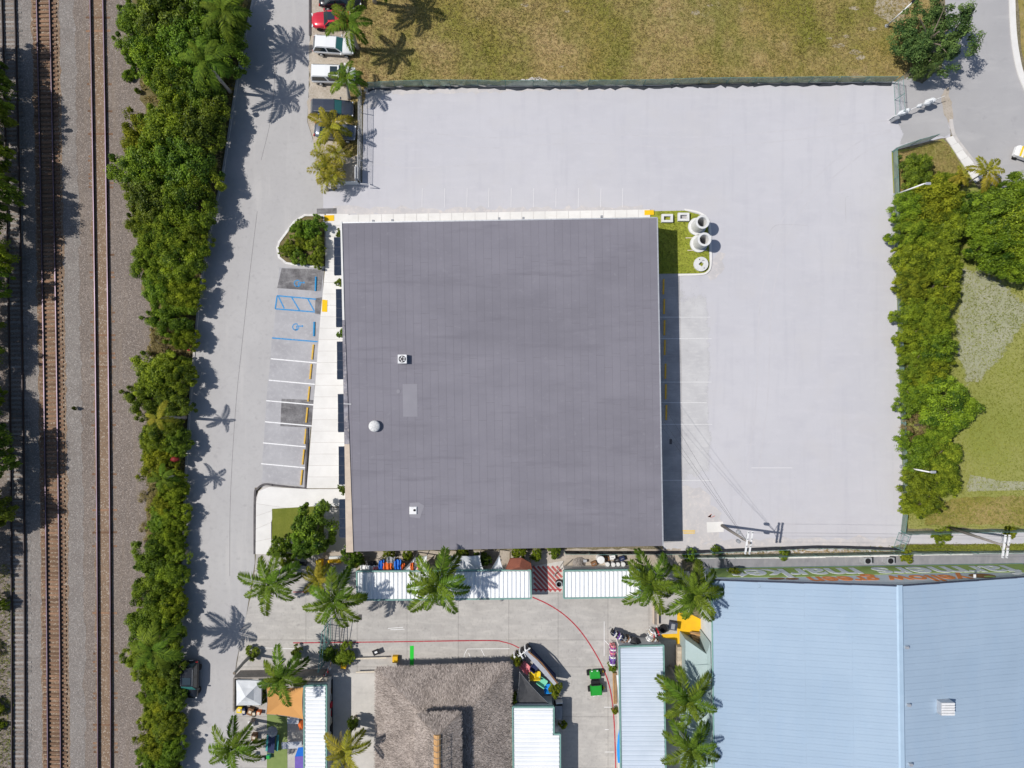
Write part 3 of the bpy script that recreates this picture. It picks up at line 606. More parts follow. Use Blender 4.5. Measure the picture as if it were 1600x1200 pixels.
sheet("drain", [(1046, 686), (1050, 686), (1050, 694), (1046, 694)], .030, M['kerb_dark'])

# ---------------------------------------------------------------- grass blades
def tufts(name, poly, n, m, hmin, hmax, seed, z=.015, wid=.03, blades=4):
    g = np.random.default_rng(seed); xs = [p[0] for p in poly]; ys = [p[1] for p in poly]
    X = g.uniform(min(xs), max(xs), n); Y = g.uniform(min(ys), max(ys), n)
    ok = inside_np(X, Y, poly); X, Y = X[ok], Y[ok]; N = len(X)
    wx = (X - 800) / PXM; wy = (600 - Y) / PXM
    clump = .5 + .5 * np.sin(wx * .35 + 1.3 * np.sin(wy * .27)) * np.cos(wy * .31 + .8 * np.sin(wx * .23))
    P = np.repeat(np.stack([wx, wy, np.full(N, z)], 1), blades, 0); K = len(P)
    tn = np.clip(np.repeat(.25 + .4 * clump + g.normal(0, .16, N), blades) + g.normal(0, .12, K), 0, 1)
    P[:, :2] += g.normal(0, .05, (K, 2)); an = g.uniform(0, 2 * np.pi, K); h = g.uniform(hmin, hmax, K)
    lean = g.uniform(.3, 1.1, K); u = np.stack([np.cos(an), np.sin(an), np.zeros(K)], 1); v = np.stack([-u[:, 1], u[:, 0], np.zeros(K)], 1)
    tip = P + u * (h * lean)[:, None] + np.array([0, 0, 1]) * h[:, None]
    V = np.stack([P - v * wid, P + v * wid, tip], 1).reshape(-1, 3)
    return quads(name, V, m, tn, per=3, kind='stuff')
tufts("field_grass", [(566, -30), (1480, -30), (1452, 40), (1440, 90), (1412, 116), (1200, 126), (1000, 129), (830, 130), (700, 131), (566, 134)], 30000, M['grass_blade'], .05, .17, 1)
tufts("lawn_grass", [(1420, 300), (1630, 380), (1630, 824), (1420, 824), (1404, 520)], 17000, M['grass_green'], .05, .14, 2, z=.018)
tufts("island_grass", [(1398, 242), (1430, 232), (1470, 219), (1480, 224), (1505, 265), (1520, 288), (1500, 296), (1398, 300)], 2600, M['grass_blade'], .05, .16, 3, z=.018)
tufts("undergrowth", [(222, -30), (392, -30), (376, 90), (356, 190), (342, 280), (326, 350), (310, 440), (300, 540), (292, 640), (286, 760), (282, 900), (280, 1230), (230, 1230), (228, 980), (234, 860), (230, 760), (230, 640), (238, 560), (232, 470), (222, 420), (216, 330), (222, 250), (236, 200), (220, 130), (210, 60)], 15000, M['grass_blade'], .15, .5, 4, wid=.045)
tufts("undergrowth", [(255, 690), (286, 690), (282, 900), (280, 1230), (232, 1230), (228, 980), (234, 860)], 5200, M['grass_green'], .15, .55, 5, wid=.05)
tufts("verge_blades", [(549, -30), (575, -30), (575, 134), (563, 180), (562, 240), (540, 246), (530, 225), (548, 180), (545, 120)], 2300, M['grass_blade'], .06, .18, 6, z=.02)
tufts("back_blades", [(1420, 851), (1620, 849), (1620, 862), (1420, 864)], 1800, M['grass_green'], .06, .18, 7, z=.022)
tufts("back_blades", [(1075, 862), (1410, 852), (1410, 868), (1075, 872)], 800, M['grass_blade'], .06, .25, 8, z=.022)
tufts("railway_weeds", [(-10, 880), (22, 880), (22, 1220), (-10, 1220)], 900, M['grass_green'], .1, .35, 9)
tufts("turf_blades", [(1028, 331), (1070, 330), (1090, 336), (1105, 349), (1108, 420), (1100, 426), (1016, 427)], 2600, M['grass_green'], .03, .08, 10, z=.052)
# ================================================================ RAILWAY
def railway(f, label, tiem, head, seed, spacing=.5, ztie=.03, tl=2.6):
    r = random.Random(seed)
    t = thing("railway_track", W(f(600), 600), label, "railway track", "railway tracks side by side")
    ys = list(range(-130, 1331, 20)); g = .7175 * PXM
    for s in (-1, 1):
        foot = MB(); hd = MB()
        for z0, z1, w_, mbb in ((.10, .14, 2.3, foot), (.14, .25, .6, foot), (.25, .30, 1.25, hd)):
            L_ = [W(f(y) + s * g - w_ / 2, y, 0) for y in ys]; R_ = [W(f(y) + s * g + w_ / 2, y, 0) for y in ys]
            secs = [[(a.x, a.y, z0), (b.x, b.y, z0), (b.x, b.y, z1), (a.x, a.y, z1)] for a, b in zip(L_, R_)]
            mbb.loft(secs)
        ro = obj("rail", hd, head, t); obj("rail_web", foot, M['rail_foot'], ro)
    proto = None
    n = int(1440 / (spacing * PXM))
    for i in range(n):
        y = -120 + i * spacing * PXM + r.uniform(-.5, .5); p = W(f(y), y, 0)
        if proto is None:
            mb = MB().box((p.x, p.y, ztie), (tl, .23, .16)); proto = obj("tie", mb, tiem, None)
            proto.parent = t; proto.location = proto.location - woff(t); o = proto
        else:
            o = link_copy(proto, t, (p.x - t.location.x + r.uniform(-.05, .05), p.y - t.location.y, proto.location.z + r.uniform(-.03, .015)), (0, 0, r.uniform(-.02, .02)))
    return t
railway(TR[0], "dark railed railway track on grey ties nearest the left edge of the photo", M['tie_grey'], M['rail_dark'], 1, ztie=-.045)
railway(TR[1], "railway track with rusty brown ties clearly exposed, the middle of the three", M['tie_brown'], M['rail'], 2, ztie=.05)
railway(TR[2], "railway track with ties buried in brown ballast, nearest the tree belt", M['tie_brown'], M['rail'], 3, ztie=-.083, tl=2.75)

# ================================================================ MAIN WAREHOUSE
ZB = 4.25
TL, TRc, BR, BL = (532, 348), (1027, 340), (1036, 853), (541, 862)
wh = thing("warehouse", W(786, 600, 0), "large flat roofed warehouse with grey membrane roof and navy awnings on its west side", "warehouse")
A = [W(p[0], p[1], ZB) for p in (TL, TRc, BR, BL)]
obj("wall", MB().prism([(p.x, p.y) for p in A], 0, ZB - .12), M['wall_white'], wh)
obj("roof_deck", MB().ppx([TL, TRc, BR, BL], ZB - .12, ZB - .008), M['roof_seam'], wh)
# membrane sheets laid in strips, end laps staggered
def rp(u, v): # u across 0..1, v down 0..1 on the roof
    a = lerp2(TL, TRc, u); b = lerp2(BL, BR, u); return lerp2(a, b, v)
NC = 40; rr = random.Random(5); cnt = 0
for c in range(NC):
    u0, u1 = c / NC, (c + 1) / NC
    cuts = [0.0]; base = [.125, .275, .42, .565, .71, .86][0:6]
    off = .035 if c % 2 else 0
    for b in base:
        cuts.append(b + off + rr.uniform(-.012, .012))
    cuts.append(1.0)
    for k in range(len(cuts) - 1):
        if rr.random() < .18 and k < len(cuts) - 2: cuts[k + 1] = cuts[k]; continue
        v0, v1 = cuts[k], cuts[k + 1]
        if v1 - v0 < .01: continue
        gp = .00028; gv = .00034
        q = [rp(u0 + gp, v0 + gv), rp(u1 - gp, v0 + gv), rp(u1 - gp, v1 - gv), rp(u0 + gp, v1 - gv)]
        if cnt < 300: obj("roof_sheet", MB().ppx(q, ZB - .007, ZB + rr.uniform(-.002, .002)), M['roof'], wh); cnt += 1
edge = MB()
for a, b in ((TL, TRc), (TRc, BR)):
    edge.ppx(band([a, b], 1.8), ZB - .3, ZB + .03)
obj("edge_trim", edge, M['galv'], wh)
# west parapet: narrow weathered cap in the north, widening to a tan cap in the south
obj("parapet", MB().ppx([(532.2, 345), (534.5, 345), (541.5, 560), (539, 560)][0:4] if False else [(531.6, 346), (534.2, 346), (538.2, 500), (535.0, 500)], ZB - .3, ZB + .09), M['wall_white'], wh)
obj("parapet", MB().ppx([(535.0, 500), (538.4, 500), (546.0, 694), (538.2, 694)], ZB - .3, ZB + .09), M['parapet_dark'], wh, label="weathered dark stretch of the west parapet")
obj("parapet", MB().ppx([(538.2, 694), (546.0, 694), (552, 863), (540.6, 863)], ZB - .3, ZB + .09), M['stucco'], wh, label="tan stucco stretch of the west parapet")
# awnings
for y0, y1, x0, x1 in [(371, 430, 522, 531.0), (452, 511, 525, 534.2), (534, 592.5, 526.5, 535.6), (616, 675, 528, 537.0), (698, 757, 529.2, 538.6), (780.5, 840, 530.2, 539.8)]:
    aw = obj("awning", MB().ppx([(x0 - .3, y0 - .4), (x1 + 6, y0 - .8), (x1 + 6.6, y1 + .1), (x0 + .6, y1 + .5)], 2.86, 2.93), M['navy'], wh)
    for k in range(4):
        a, b = y0 + (y1 - y0) * k / 4 + .5, y0 + (y1 - y0) * (k + 1) / 4 - .5
        mb = MB().ppx([(x0, a), (x1 + 6, a), (x1 + 6, b), (x0, b)], 2.93, 2.97)
        for s_ in range(6): mb.ppx([(x0 + .3, a + (b - a) * (s_ + .15) / 6), (x1 + 6, a + (b - a) * (s_ + .15) / 6), (x1 + 6, a + (b - a) * (s_ + .7) / 6), (x0 + .3, a + (b - a) * (s_ + .7) / 6)], 2.97, 3.0)
        obj("louvre_panel", mb, M['awning'], aw)
# small wall lamps on the north eave
for x, y in ((613, 345.0), (583, 346), (780, 342), (940.5, 339), (818, 341.5)):
    obj("eave_lamp", MB().ppx([(x - 1.8, y - 2.6), (x + 1.8, y - 2.6), (x + 1.8, y + 1), (x - 1.8, y + 1)], ZB - .55, ZB - .25), M['c_grey'], wh)
# roof fittings (bolted to the roof: parts of the warehouse)
p = W(628.5, 561, ZB + .6)
hood = obj("roof_vent", MB().box((p.x, p.y, ZB + .33), (.92, .92, .62)), M['galv'], wh, label="square galvanised roof vent with a fan")
mb = MB().lathe([(.36, .0), (.36, .05), (.30, .05), (.30, .0)], (p.x, p.y, ZB + .64), 20, False)
obj("fan_ring", mb, M['dark'], hood)
fb = MB()
for k in range(5):
    a = k * 2 * math.pi / 5; fb.box((p.x + .15 * math.cos(a), p.y + .15 * math.sin(a), ZB + .67), (.26, .11, .02), a)
obj("fan_blades", fb, M['kerb_dark'], hood)
p = W(584.5, 666, ZB + .55)
dome = obj("roof_vent", MB().lathe([(.30, 0), (.30, .3), (.60, .34), (.60, .42), (.52, .52), (.30, .62), (.08, .67), (.0, .675)], (p.x, p.y, ZB), 28, False), M['conc_light'], wh, smooth=True, label="round white mushroom roof vent")
for k in range(8):
    a = k * math.pi / 4; obj("cap_rib", MB().tube([(p.x + .1 * math.cos(a), p.y + .1 * math.sin(a), ZB + .68), (p.x + .5 * math.cos(a), p.y + .5 * math.sin(a), ZB + .55)], .012, 5), M['galv'], dome)
p = W(645.5, 798, ZB + .15)
sk = obj("roof_hatch", MB().box((p.x, p.y, ZB + .08), (.84, .86, .16), 0, .85), M['c_white'], wh, bevel=.04, label="small square white roof hatch")
obj("hatch_vent", MB().lathe([(.12, 0), (.12, .06), (0, .07)], (p.x + .14, p.y + .06, ZB + .165), 14), M['dark'], sk)
obj("roof_patch", MB().ppx([(629, 600), (652, 600), (652.5, 651), (630, 651)], ZB + .004, ZB + .013), M['roof_patch'], wh)
obj("roof_patch", MB().ppx([(663, 790), (654, 785), (640, 786), (640, 808), (656, 810)], ZB + .004, ZB + .010), M['roof_patch'], wh)
obj("roof_drain", MB().lathe([(.20, 0), (.20, .03), (.08, .03), (.08, .012), (0, .012)], tuple(W(622.5, 611.5, ZB)), 16), M['roof_patch'], wh)
obj("conduit", MB().tube([W(537, 631, ZB + .12), W(549, 631.5, ZB + .06)], .04, 6), M['c_white'], wh)

# ================================================================ MARKET HALL (bottom right)
H0, H1 = 4.7, 7.7
hall = thing("market_hall", W(1400, 1050, 0), "huge market hall with pale blue steel gable roof and painted mural on its north wall", "market hall")
c1 = W(1113, 907, H0); ridge_n = W(1406, 916.5, H1)
xr = ridge_n.x * 2 - c1.x; ys_ = -62.0
nE = Vector((xr, c1.y + .55, H0))
def fy(x): return c1.y + (nE.y - c1.y) * (x - c1.x) / (nE.x - c1.x)      # the facade line
def fz(x): return H0 + (H1 - H0) * (1 - abs(x - ridge_n.x) / (ridge_n.x - c1.x))
skewx = (W(1117, 1200, H0).x - c1.x) / (W(1117, 1200, H0).y - c1.y)
def rx(u, y): return c1.x + (y - fy(c1.x)) * skewx + u                      # plan x at distance u from the west eave
wb = MB(); n0 = fy(c1.x)
P5 = [(c1.x, n0, 0), (nE.x, nE.y, 0), (nE.x, nE.y, H0 - .06), (ridge_n.x, fy(ridge_n.x), H1 - .06), (c1.x, n0, H0 - .06)]
sx = skewx * (ys_ - n0)
Q5 = [(p[0] + sx, ys_, p[2]) for p in P5]
wb.add(P5 + Q5, [(4, 3, 2, 1, 0), (5, 6, 7, 8, 9), (0, 5, 9, 4), (1, 2, 7, 6), (2, 3, 8, 7), (3, 4, 9, 8)])
obj("wall", wb, M['grey_wall'], hall)
half = ridge_n.x - c1.x; ncol = 4; row = 9.2 / PXM; nrow = 33
for side in (0, 1):
    base = MB()
    for k in range(1): pass
    proto = None
    sl = math.atan2(H1 - H0, half); wcol = half / ncol
    for j in range(nrow):
        for i in range(ncol):
            u = (i + .5) * wcol
            if side: u = half * 2 - u
            yy0 = fy(c1.x + u) + .12 if j == 0 else fy(c1.x + u) - j * row
            y = fy(c1.x + u) - (j + .5) * row
            z = fz(c1.x + u)
            rot = Euler((0, -sl if side == 0 else sl, skewx * 0 - math.atan(skewx) * 0))
            loc = Vector((rx(u, y), y, z))
            if proto is None:
                mb = MB(); L_ = wcol / math.cos(sl) - .005
                mb.box((0, 0, 0), (L_, row - .006, .03))
                for q in (-.5, .0, .5): mb.box((0, q * (row - .1), .017), (L_, .05, .014), 0, .8)
                proto = obj("roof_panel", mb, M['blueroof'], None); proto.parent = hall
                o = proto
            else: o = link_copy(proto, hall)
            o.rotation_euler = rot; o.location = loc - hall.location
# remaining roof south of the frame
for side in (0, 1):
    y0 = n0 - nrow * row; a = rx(0 if side == 0 else 2 * half, y0); b = rx(half, y0); a2 = rx(0 if side == 0 else 2 * half, ys_); b2 = rx(half, ys_)
    mb = MB(); qd = [(a, y0 - .05, H0), (b, y0 - .05, H1), (b2, ys_, H1), (a2, ys_, H0)]
    mb.add(qd, [(0, 1, 2, 3)] if side else [(3, 2, 1, 0)]); obj("roof_panel", mb, M['blueroof'], hall)
rc = MB()
rc.loft([[(rx(half, y) - .34, y, H1 - .02), (rx(half, y) - .20, y, H1 + .10), (rx(half, y) + .20, y, H1 + .10), (rx(half, y) + .34, y, H1 - .02)] for y in (n0 + .4, ys_)])
obj("ridge_cap", rc, M['blueridge'], hall)
for y in (1011, 1101, 1194):
    p = W(1412 + (y - 1011) * .033, y, H1); obj("ridge_vent", MB().box((p.x + .28, p.y, H1 + .05), (.34, .26, .34)), M['galv'], hall)
vb = W(1478, 1106, H1 - .2)
vt = obj("roof_ventilator", MB().box((vb.x, vb.y, fz(vb.x) + .35), (1.35, 1.3, 1.0)), M['galv'], hall)
for k in range(5): obj("louvre", MB().box((vb.x + .06, vb.y - .52 + k * .26, fz(vb.x) + .89), (1.28, .22, .05), rot=Matrix.Rotation(.25, 3, 'X')), M['c_white'], vt)
for k, (a, b) in enumerate(((0, half), (half, 2 * half))):
    p0 = (c1.x + a, fy(c1.x + a) + .06, fz(c1.x + a) - .02); p1 = (c1.x + b, fy(c1.x + b) + .06, fz(c1.x + b) - .02)
    obj("barge_board", MB().tube([p0, p1], .10, 6), M['navy'], hall)
obj("gutter", MB().tube([(c1.x - .06, n0, H0 - .05), (c1.x - .06 + sx, ys_, H0 - .05)], .09, 6), M['teal_trim'], hall)
# mural on the north wall, reading upright for someone standing north of it
wdir = (Vector((nE.x, nE.y, 0)) - Vector((c1.x, n0, 0))).normalized(); wn_ = Vector((-wdir.y, wdir.x, 0))
def wpt(x, z, off=.02): return Vector((x, fy(x), z)) + wn_ * off
gm = MB(); xs = np.linspace(W(1116, 890).x * .97, W(1618, 880).x * .97, 40)
top_ = lambda x: min(fz(x) - .35, 3.55 + .35 * math.sin((x - xs[0]) * .19) - (.9 if x > W(1570, 880).x else 0))
secs = [[wpt(x, .28, .005), wpt(x, .28, .03), wpt(x, top_(x), .03), wpt(x, top_(x), .005)] for x in xs]
gm.loft(secs); obj("mural_band", gm, M['mural_green'], hall)
tm = MB(); tm.loft([[wpt(x, .06, .0), wpt(x, .06, .05), wpt(x, .28, .05), wpt(x, .28, .0)] for x in np.linspace(xs[0], nE.x, 20)]); obj("plinth", tm, M['teal_trim'], hall)
def mural_text(s, x_from, x_to, z, m, off, hscale=1.0):
    cu = bpy.data.curves.new("lettering", 'FONT'); cu.body = s; cu.size = 1; cu.extrude = .012; cu.offset = .022
    tmp = bpy.data.objects.new("tmp", cu); C.objects.link(tmp); bpy.context.view_layer.update()
    dg = bpy.context.evaluated_depsgraph_get(); me = bpy.data.meshes.new_from_object(tmp.evaluated_get(dg)); bpy.data.objects.remove(tmp); bpy.data.curves.remove(cu)
    co = np.array([v.co for v in me.vertices]); x0, x1 = co[:, 0].min(), co[:, 0].max(); sc = abs(x_to - x_from) / (x1 - x0)
    me.materials.clear(); me.materials.append(m); me.name = "lettering"
    ax = -wdir; az = wn_; mtx = Matrix((( ax.x, 0, az.x), (ax.y, 0, az.y), (0, 1, 0))).to_4x4()
    o = bpy.data.objects.new("lettering", me); C.objects.link(o); o.parent = hall
    org = wpt(x_from, z, off)
    o.matrix_local = Matrix.Translation(org - hall.location) @ mtx @ Matrix.Diagonal((sc, sc * hscale, 1, 1)) @ Matrix.Translation((-x0, 0, 0))
    return o
mural_text("farmers market", W(1581, 890, 1.6).x, W(1137, 896, 1.6).x, .95, M['mural_white'], .045, .95)
mural_text("yellow green", W(1511, 894, 4.4).x, W(1262, 902, 4.4).x, 4.05, M['mural_orange'], .02, .95)
def disc_on_wall(cx, cz, a, b, m, name, off=.03):
    mb = MB(); mb.loft([[wpt(cx + a * math.cos(t), cz + b * math.sin(t), o_) for t in [k * .314 for k in range(20)]] for o_ in (off - .02, off)][::-1]); obj(name, mb, m, hall)
disc_on_wall(W(1532, 894, 4.3).x, 4.55, 1.35, .8, M['mural_brown'], "mural_emblem")
disc_on_wall(W(1540, 894, 4.3).x, 4.95, .6, .3, M['mural_green'], "mural_emblem", .04)
disc_on_wall(W(1212, 903, 4.3).x, 4.45, .9, .35, M['mural_brown'], "mural_emblem")
disc_on_wall(W(1236, 903, 4.3).x, 4.6, .7, .3, M['mural_brown'], "mural_emblem")
obj("wall_lamp", MB().box(wpt(W(1522, 901, 5.2).x, 5.3, .2), (.22, .4, .1)), M['c_white'], hall)
# west lean-to
lt = MB(); q = [W(1071, 999, 2.6), W(1104, 1022, 3.6), W(1110, 1004, 4.1), W(1116, 1330, 4.1), W(1072, 1330, 2.6)]
lt.add([tuple(a) for a in q] + [(a.x, a.y, 0) for a in q], [(0, 4, 3, 1), (1, 3, 2), (0, 1, 6, 5), (1, 2, 7, 6), (2, 3, 8, 7), (3, 4, 9, 8), (4, 0, 5, 9)])
obj("lean_to", lt, M['teal_metal'], hall)
for k in range(9):
    y = 1040 + k * 32; obj("standing_seam", MB().tube([W(1073, y, 2.68), W(1113, y - 2, 4.12)], .025, 4), M['teal_metal'], hall)
# north apron and the white edge wall
sheet("apron", [(1092, 866), (1098, 872), (1280, 871), (1420, 867), (1580, 864), (1900, 860), (1900, 884), (1580, 880), (1420, 884), (1095, 894)], .030, M['apron'])
t = thing("edging_wall", W(1300, 869, 0), "low white edging wall along the grey strip north of the mural", "low wall")
mb = MB().ppx(band([(1090, 872), (1200, 871.5), (1390, 867.5), (1580, 864), (1900, 858)], 2.2), 0, .45); obj("wall", mb, M['white_kerb'], t)
for x in (1250, 1350, 1480): obj("cap", MB().ppx(band([(x - 40, 871.5 - (x - 1250) * .02), (x + 40, 870.5 - (x - 1250) * .02)], 2.6), .45, .5), M['white_kerb'], t)
for k, x in enumerate((1349, 1384)):
    t = thing("air_conditioner", W(x, 873, 0), ["grey air conditioner on the strip below the mural, beside its twin to the west", "grey air conditioner on the strip below the mural, nearest the fence corner"][k] if False else (["left of the two grey air conditioners on the strip below the mural", "right of the two grey air conditioners on the strip below the mural"][k]), "air conditioner", "air conditioners by the market hall")
    c_ = W(x, 873, 0)
    obj("cabinet", MB().box((c_.x, c_.y, .5), (.85, .7, 1.0)), M['galv'], t); obj("grille", MB().lathe([(.30, 0), (.30, .03), (.25, .03), (.25, .005), (0, .005)], (c_.x, c_.y, 1.0), 18), M['dark'], t)
    obj("service_panel", MB().box((c_.x - .2, c_.y - .37, .5), (.3, .05, .7)), M['c_grey'], t)

# ================================================================ MARKET STALLS with corrugated roofs
def stall(pts, z, along, pitch, rm, label, trim=M['teal_trim'], wall=M['wall_white'], fascia=2.0, zb=0.0, gutter_side=None):
    cx = sum(p[0] for p in pts) / len(pts); cy = sum(p[1] for p in pts) / len(pts)
    t = thing("market_stall", W(cx, cy, 0), label, "market stall", "market stalls with corrugated roofs")
    ins = [(p[0] + (1.6 if p[0] < cx else -1.6), p[1] + (1.6 if p[1] < cy else -1.6)) for p in pts]
    obj("wall", MB().prism([(W(p[0], p[1], z).x, W(p[0], p[1], z).y) for p in ins], zb, z - .12), wall, t)
    mb = MB().ppx(ins, z - .12, z - .04)
    xs = [p[0] for p in ins]; ys = [p[1] for p in ins]
    def span(q):       # clip a rib against the outline
        hits = []
        for i in range(len(ins)):
            a, b = ins[i], ins[(i + 1) % len(ins)]
            j = 0 if along == 'y' else 1
            if (a[j] > q) != (b[j] > q):
                s_ = (q - a[j]) / (b[j] - a[j]); hits.append(a[1 - j] + (b[1 - j] - a[1 - j]) * s_)
        return sorted(hits)
    q = (min(xs) if along == 'y' else min(ys)) + pitch / 2; end = max(xs) if along == 'y' else max(ys)
    while q < end:
        h = span(q)
        for i in range(0, len(h) - 1, 2):
            a, b = ((q, h[i] + .3), (q, h[i + 1] - .3)) if along == 'y' else ((h[i] + .3, q), (h[i + 1] - .3, q))
            A_, B_ = W(*a, z), W(*b, z); w_ = pitch / PXM
            d = (B_ - A_).normalized(); s_ = Vector((-d.y, d.x, 0))
            prof = [(-.46, 0), (-.30, .10), (-.02, .10), (.12, 0)]
            mb.loft([[tuple(Pp + s_ * (u * w_) + Vector((0, 0, -.04 + hh))) for u, hh in prof] for Pp in (A_, B_)])
        q += pitch
    obj("roof", mb, rm, t)
    for i in range(len(pts)):
        a, b = pts[i], pts[(i + 1) % len(pts)]
        obj("fascia", MB().ppx(band([a, b], fascia), z - .3, z + .045 + .004 * i), trim, t)
    return t
stall([(557, 893), (829, 891), (830, 935.5), (558, 938)], 2.6, 'y', 6.6, M['stall_roof'], "long white roofed stall with palm shadows on it, below the warehouse")
stall([(881, 892), (1000, 890.5), (1000, 933.5), (881, 935)], 2.6, 'y', 6.6, M['stall_roof'], "shorter white roofed stall to the right of the red striped crossing")
stall([(967.5, 1011), (1037, 1008.5), (1043, 1330), (972, 1330)], 2.9, 'x', 7.6, M['stall_roof2'], "long blue grey roofed stall running beside the market hall")
stall([(801, 1105), (865.5, 1105), (865.5, 1147.5), (875.5, 1147.5), (876, 1330), (803, 1330)], 2.9, 'x', 7.2, M['stall_roof'], "white roofed stall with a stepped east edge beside the thatched roof")
stall([(475, 1072), (510, 1071), (510, 1330), (474.5, 1330)], 2.7, 'x', 6.4, M['stall_roof'], "narrow white roofed stall beside the orange shade sail")

# ================================================================ THATCHED PAVILION
pav = thing("thatched_pavilion", W(690, 1180, 0), "large thatched pavilion with hipped straw roof and wooden ridge cap", "pavilion")
ZE, ZM, ZU, ZR = 2.7, 4.6, 6.1, 7.5
NW, NE = W(588, 1044, ZE), W(798, 1037, ZE); SE, SW = W(801, 1420, ZE), W(586, 1420, ZE)
nw, ne = W(655, 1113, ZM), W(735, 1107, ZM); se, sw = W(738, 1420, ZM), W(652, 1420, ZM)
lo = MB()
lo.add([NW, NE, SE, SW, nw, ne, se, sw, (NW.x, NW.y, ZE - .25), (NE.x, NE.y, ZE - .25), (SE.x, SE.y, ZE - .25), (SW.x, SW.y, ZE - .25)],
       [(0, 4, 5, 1), (1, 5, 6, 2), (3, 7, 4, 0), (4, 7, 6, 5), (0, 1, 9, 8), (1, 2, 10, 9), (3, 0, 8, 11), (8, 9, 10, 11)])
obj("lower_roof", lo, M['thatch_base'], pav)
uNW, uNE, uSE, uSW = W(650, 1116, ZU), W(719, 1113, ZU), W(721, 1420, ZU), W(648, 1420, ZU)
r0, r1 = W(683, 1150, ZR), W(684, 1420, ZR)
up = MB(); up.add([uNW, uNE, uSE, uSW, r0, r1, (uNW.x, uNW.y, ZU - .22), (uNE.x, uNE.y, ZU - .22), (uSE.x, uSE.y, ZU - .22), (uSW.x, uSW.y, ZU - .22)],
       [(0, 4, 1), (1, 4, 5, 2), (3, 5, 4, 0), (0, 1, 7, 6), (1, 2, 8, 7), (3, 0, 6, 9), (6, 7, 8, 9)])
obj("upper_roof", up, M['thatch_base'], pav)
for p in (W(662, 1122, 0), W(712, 1120, 0), W(662, 1300, 0), W(712, 1300, 0), W(605, 1060, 0), W(780, 1055, 0), W(605, 1250, 0), W(780, 1250, 0)):
    zt = 5.6 if 650 < p.x * 14 + 800 < 725 else 3.0
    obj("post", MB().tube([p, (p.x, p.y, zt)], .13, 8), M['timber_grey'], pav)
def straw(faces, dens, ln, seed, fringe=()):
    g = np.random.default_rng(seed); out = []; tn = []
    for a, b, c, d in faces:      # a,b eave edge; d,c ridge edge
        a, b, c, d = [np.array(q) for q in (a, b, c, d)]
        ar = .5 * np.linalg.norm(np.cross(c - a, d - b)); n = int(ar * dens)
        u = g.random(n); v = g.random(n)
        top, bot = np.linalg.norm(c - d), np.linalg.norm(b - a)
        v = (1 - np.sqrt(1 - v * (1 - (top / bot) ** 2))) / (1 - top / bot) if top < bot * .98 else v
        P = (1 - v)[:, None] * (a + (b - a) * u[:, None]) + v[:, None] * (d + (c - d) * u[:, None])
        nr = np.cross(b - a, d - a); nr /= np.linalg.norm(nr); nr *= np.sign(nr[2])
        dn = ((a + b) - (c + d)); dn -= (b - a) * (dn @ (b - a)) / ((b - a) @ (b - a)); dn /= np.linalg.norm(dn); sd = np.cross(nr, dn)
        t = dn + sd * g.normal(0, .38, n)[:, None] + nr * g.uniform(-.05, .24, n)[:, None]
        l = g.uniform(.6, 1.3, n)[:, None] * ln; w_ = (g.uniform(.011, .024, n))[:, None] * np.cross(t, nr)
        P = P + nr * g.uniform(.005, .045, n)[:, None]
        out.append(np.stack([P - w_, P + w_, P + t * l + w_, P + t * l - w_], 1).reshape(-1, 3)); tn.append(np.clip(g.normal(.48, .26, n) + .10 * np.sin(P[:, 0] * 1.7 + 2 * np.sin(P[:, 1] * 1.1)), 0, 1))
    return np.concatenate(out), np.concatenate(tn)
V_, T_ = straw([(NW, NE, ne, nw), (NE, SE, se, ne), (SW, NW, nw, sw), (nw, ne, se, sw)], 230, .24, 3)
quads("thatch", V_, M['thatch'], T_, pav, kind='stuff')
V_, T_ = straw([(uNW, uNE, r0, r0), (uNE, uSE, r1, r0), (uSW, uNW, r0, r1)], 230, .24, 4)
quads("thatch", V_, M['thatch'], T_, pav, kind='stuff')
rcap = MB(); rcap.loft([[(p.x - .36, p.y, ZR - .06), (p.x - .22, p.y, ZR + .12), (p.x, p.y, ZR + .18), (p.x + .22, p.y, ZR + .12), (p.x + .36, p.y, ZR - .06)] for p in (r0 + Vector((0, .1, 0)), r1)])
ridge = obj("ridge_cap", rcap, M['ridge_wood'], pav)
for k in range(24):
    y = r0.y - .25 - k * .62
    obj("crosspiece", MB().tube([(r0.x - .95, y + .12, ZR - .16), (r0.x, y - .06, ZR + .24)], .028, 5).tube([(r0.x, y - .06, ZR + .24), (r0.x + .95, y + .12, ZR - .16)], .028, 5), M['timber_grey'], ridge)
for s_ in (-1, 1): obj("batten", MB().tube([(r0.x + s_ * .85, r0.y - .1, ZR - .1), (r1.x + s_ * .85, r1.y, ZR - .1)], .022, 5), M['timber_grey'], ridge)
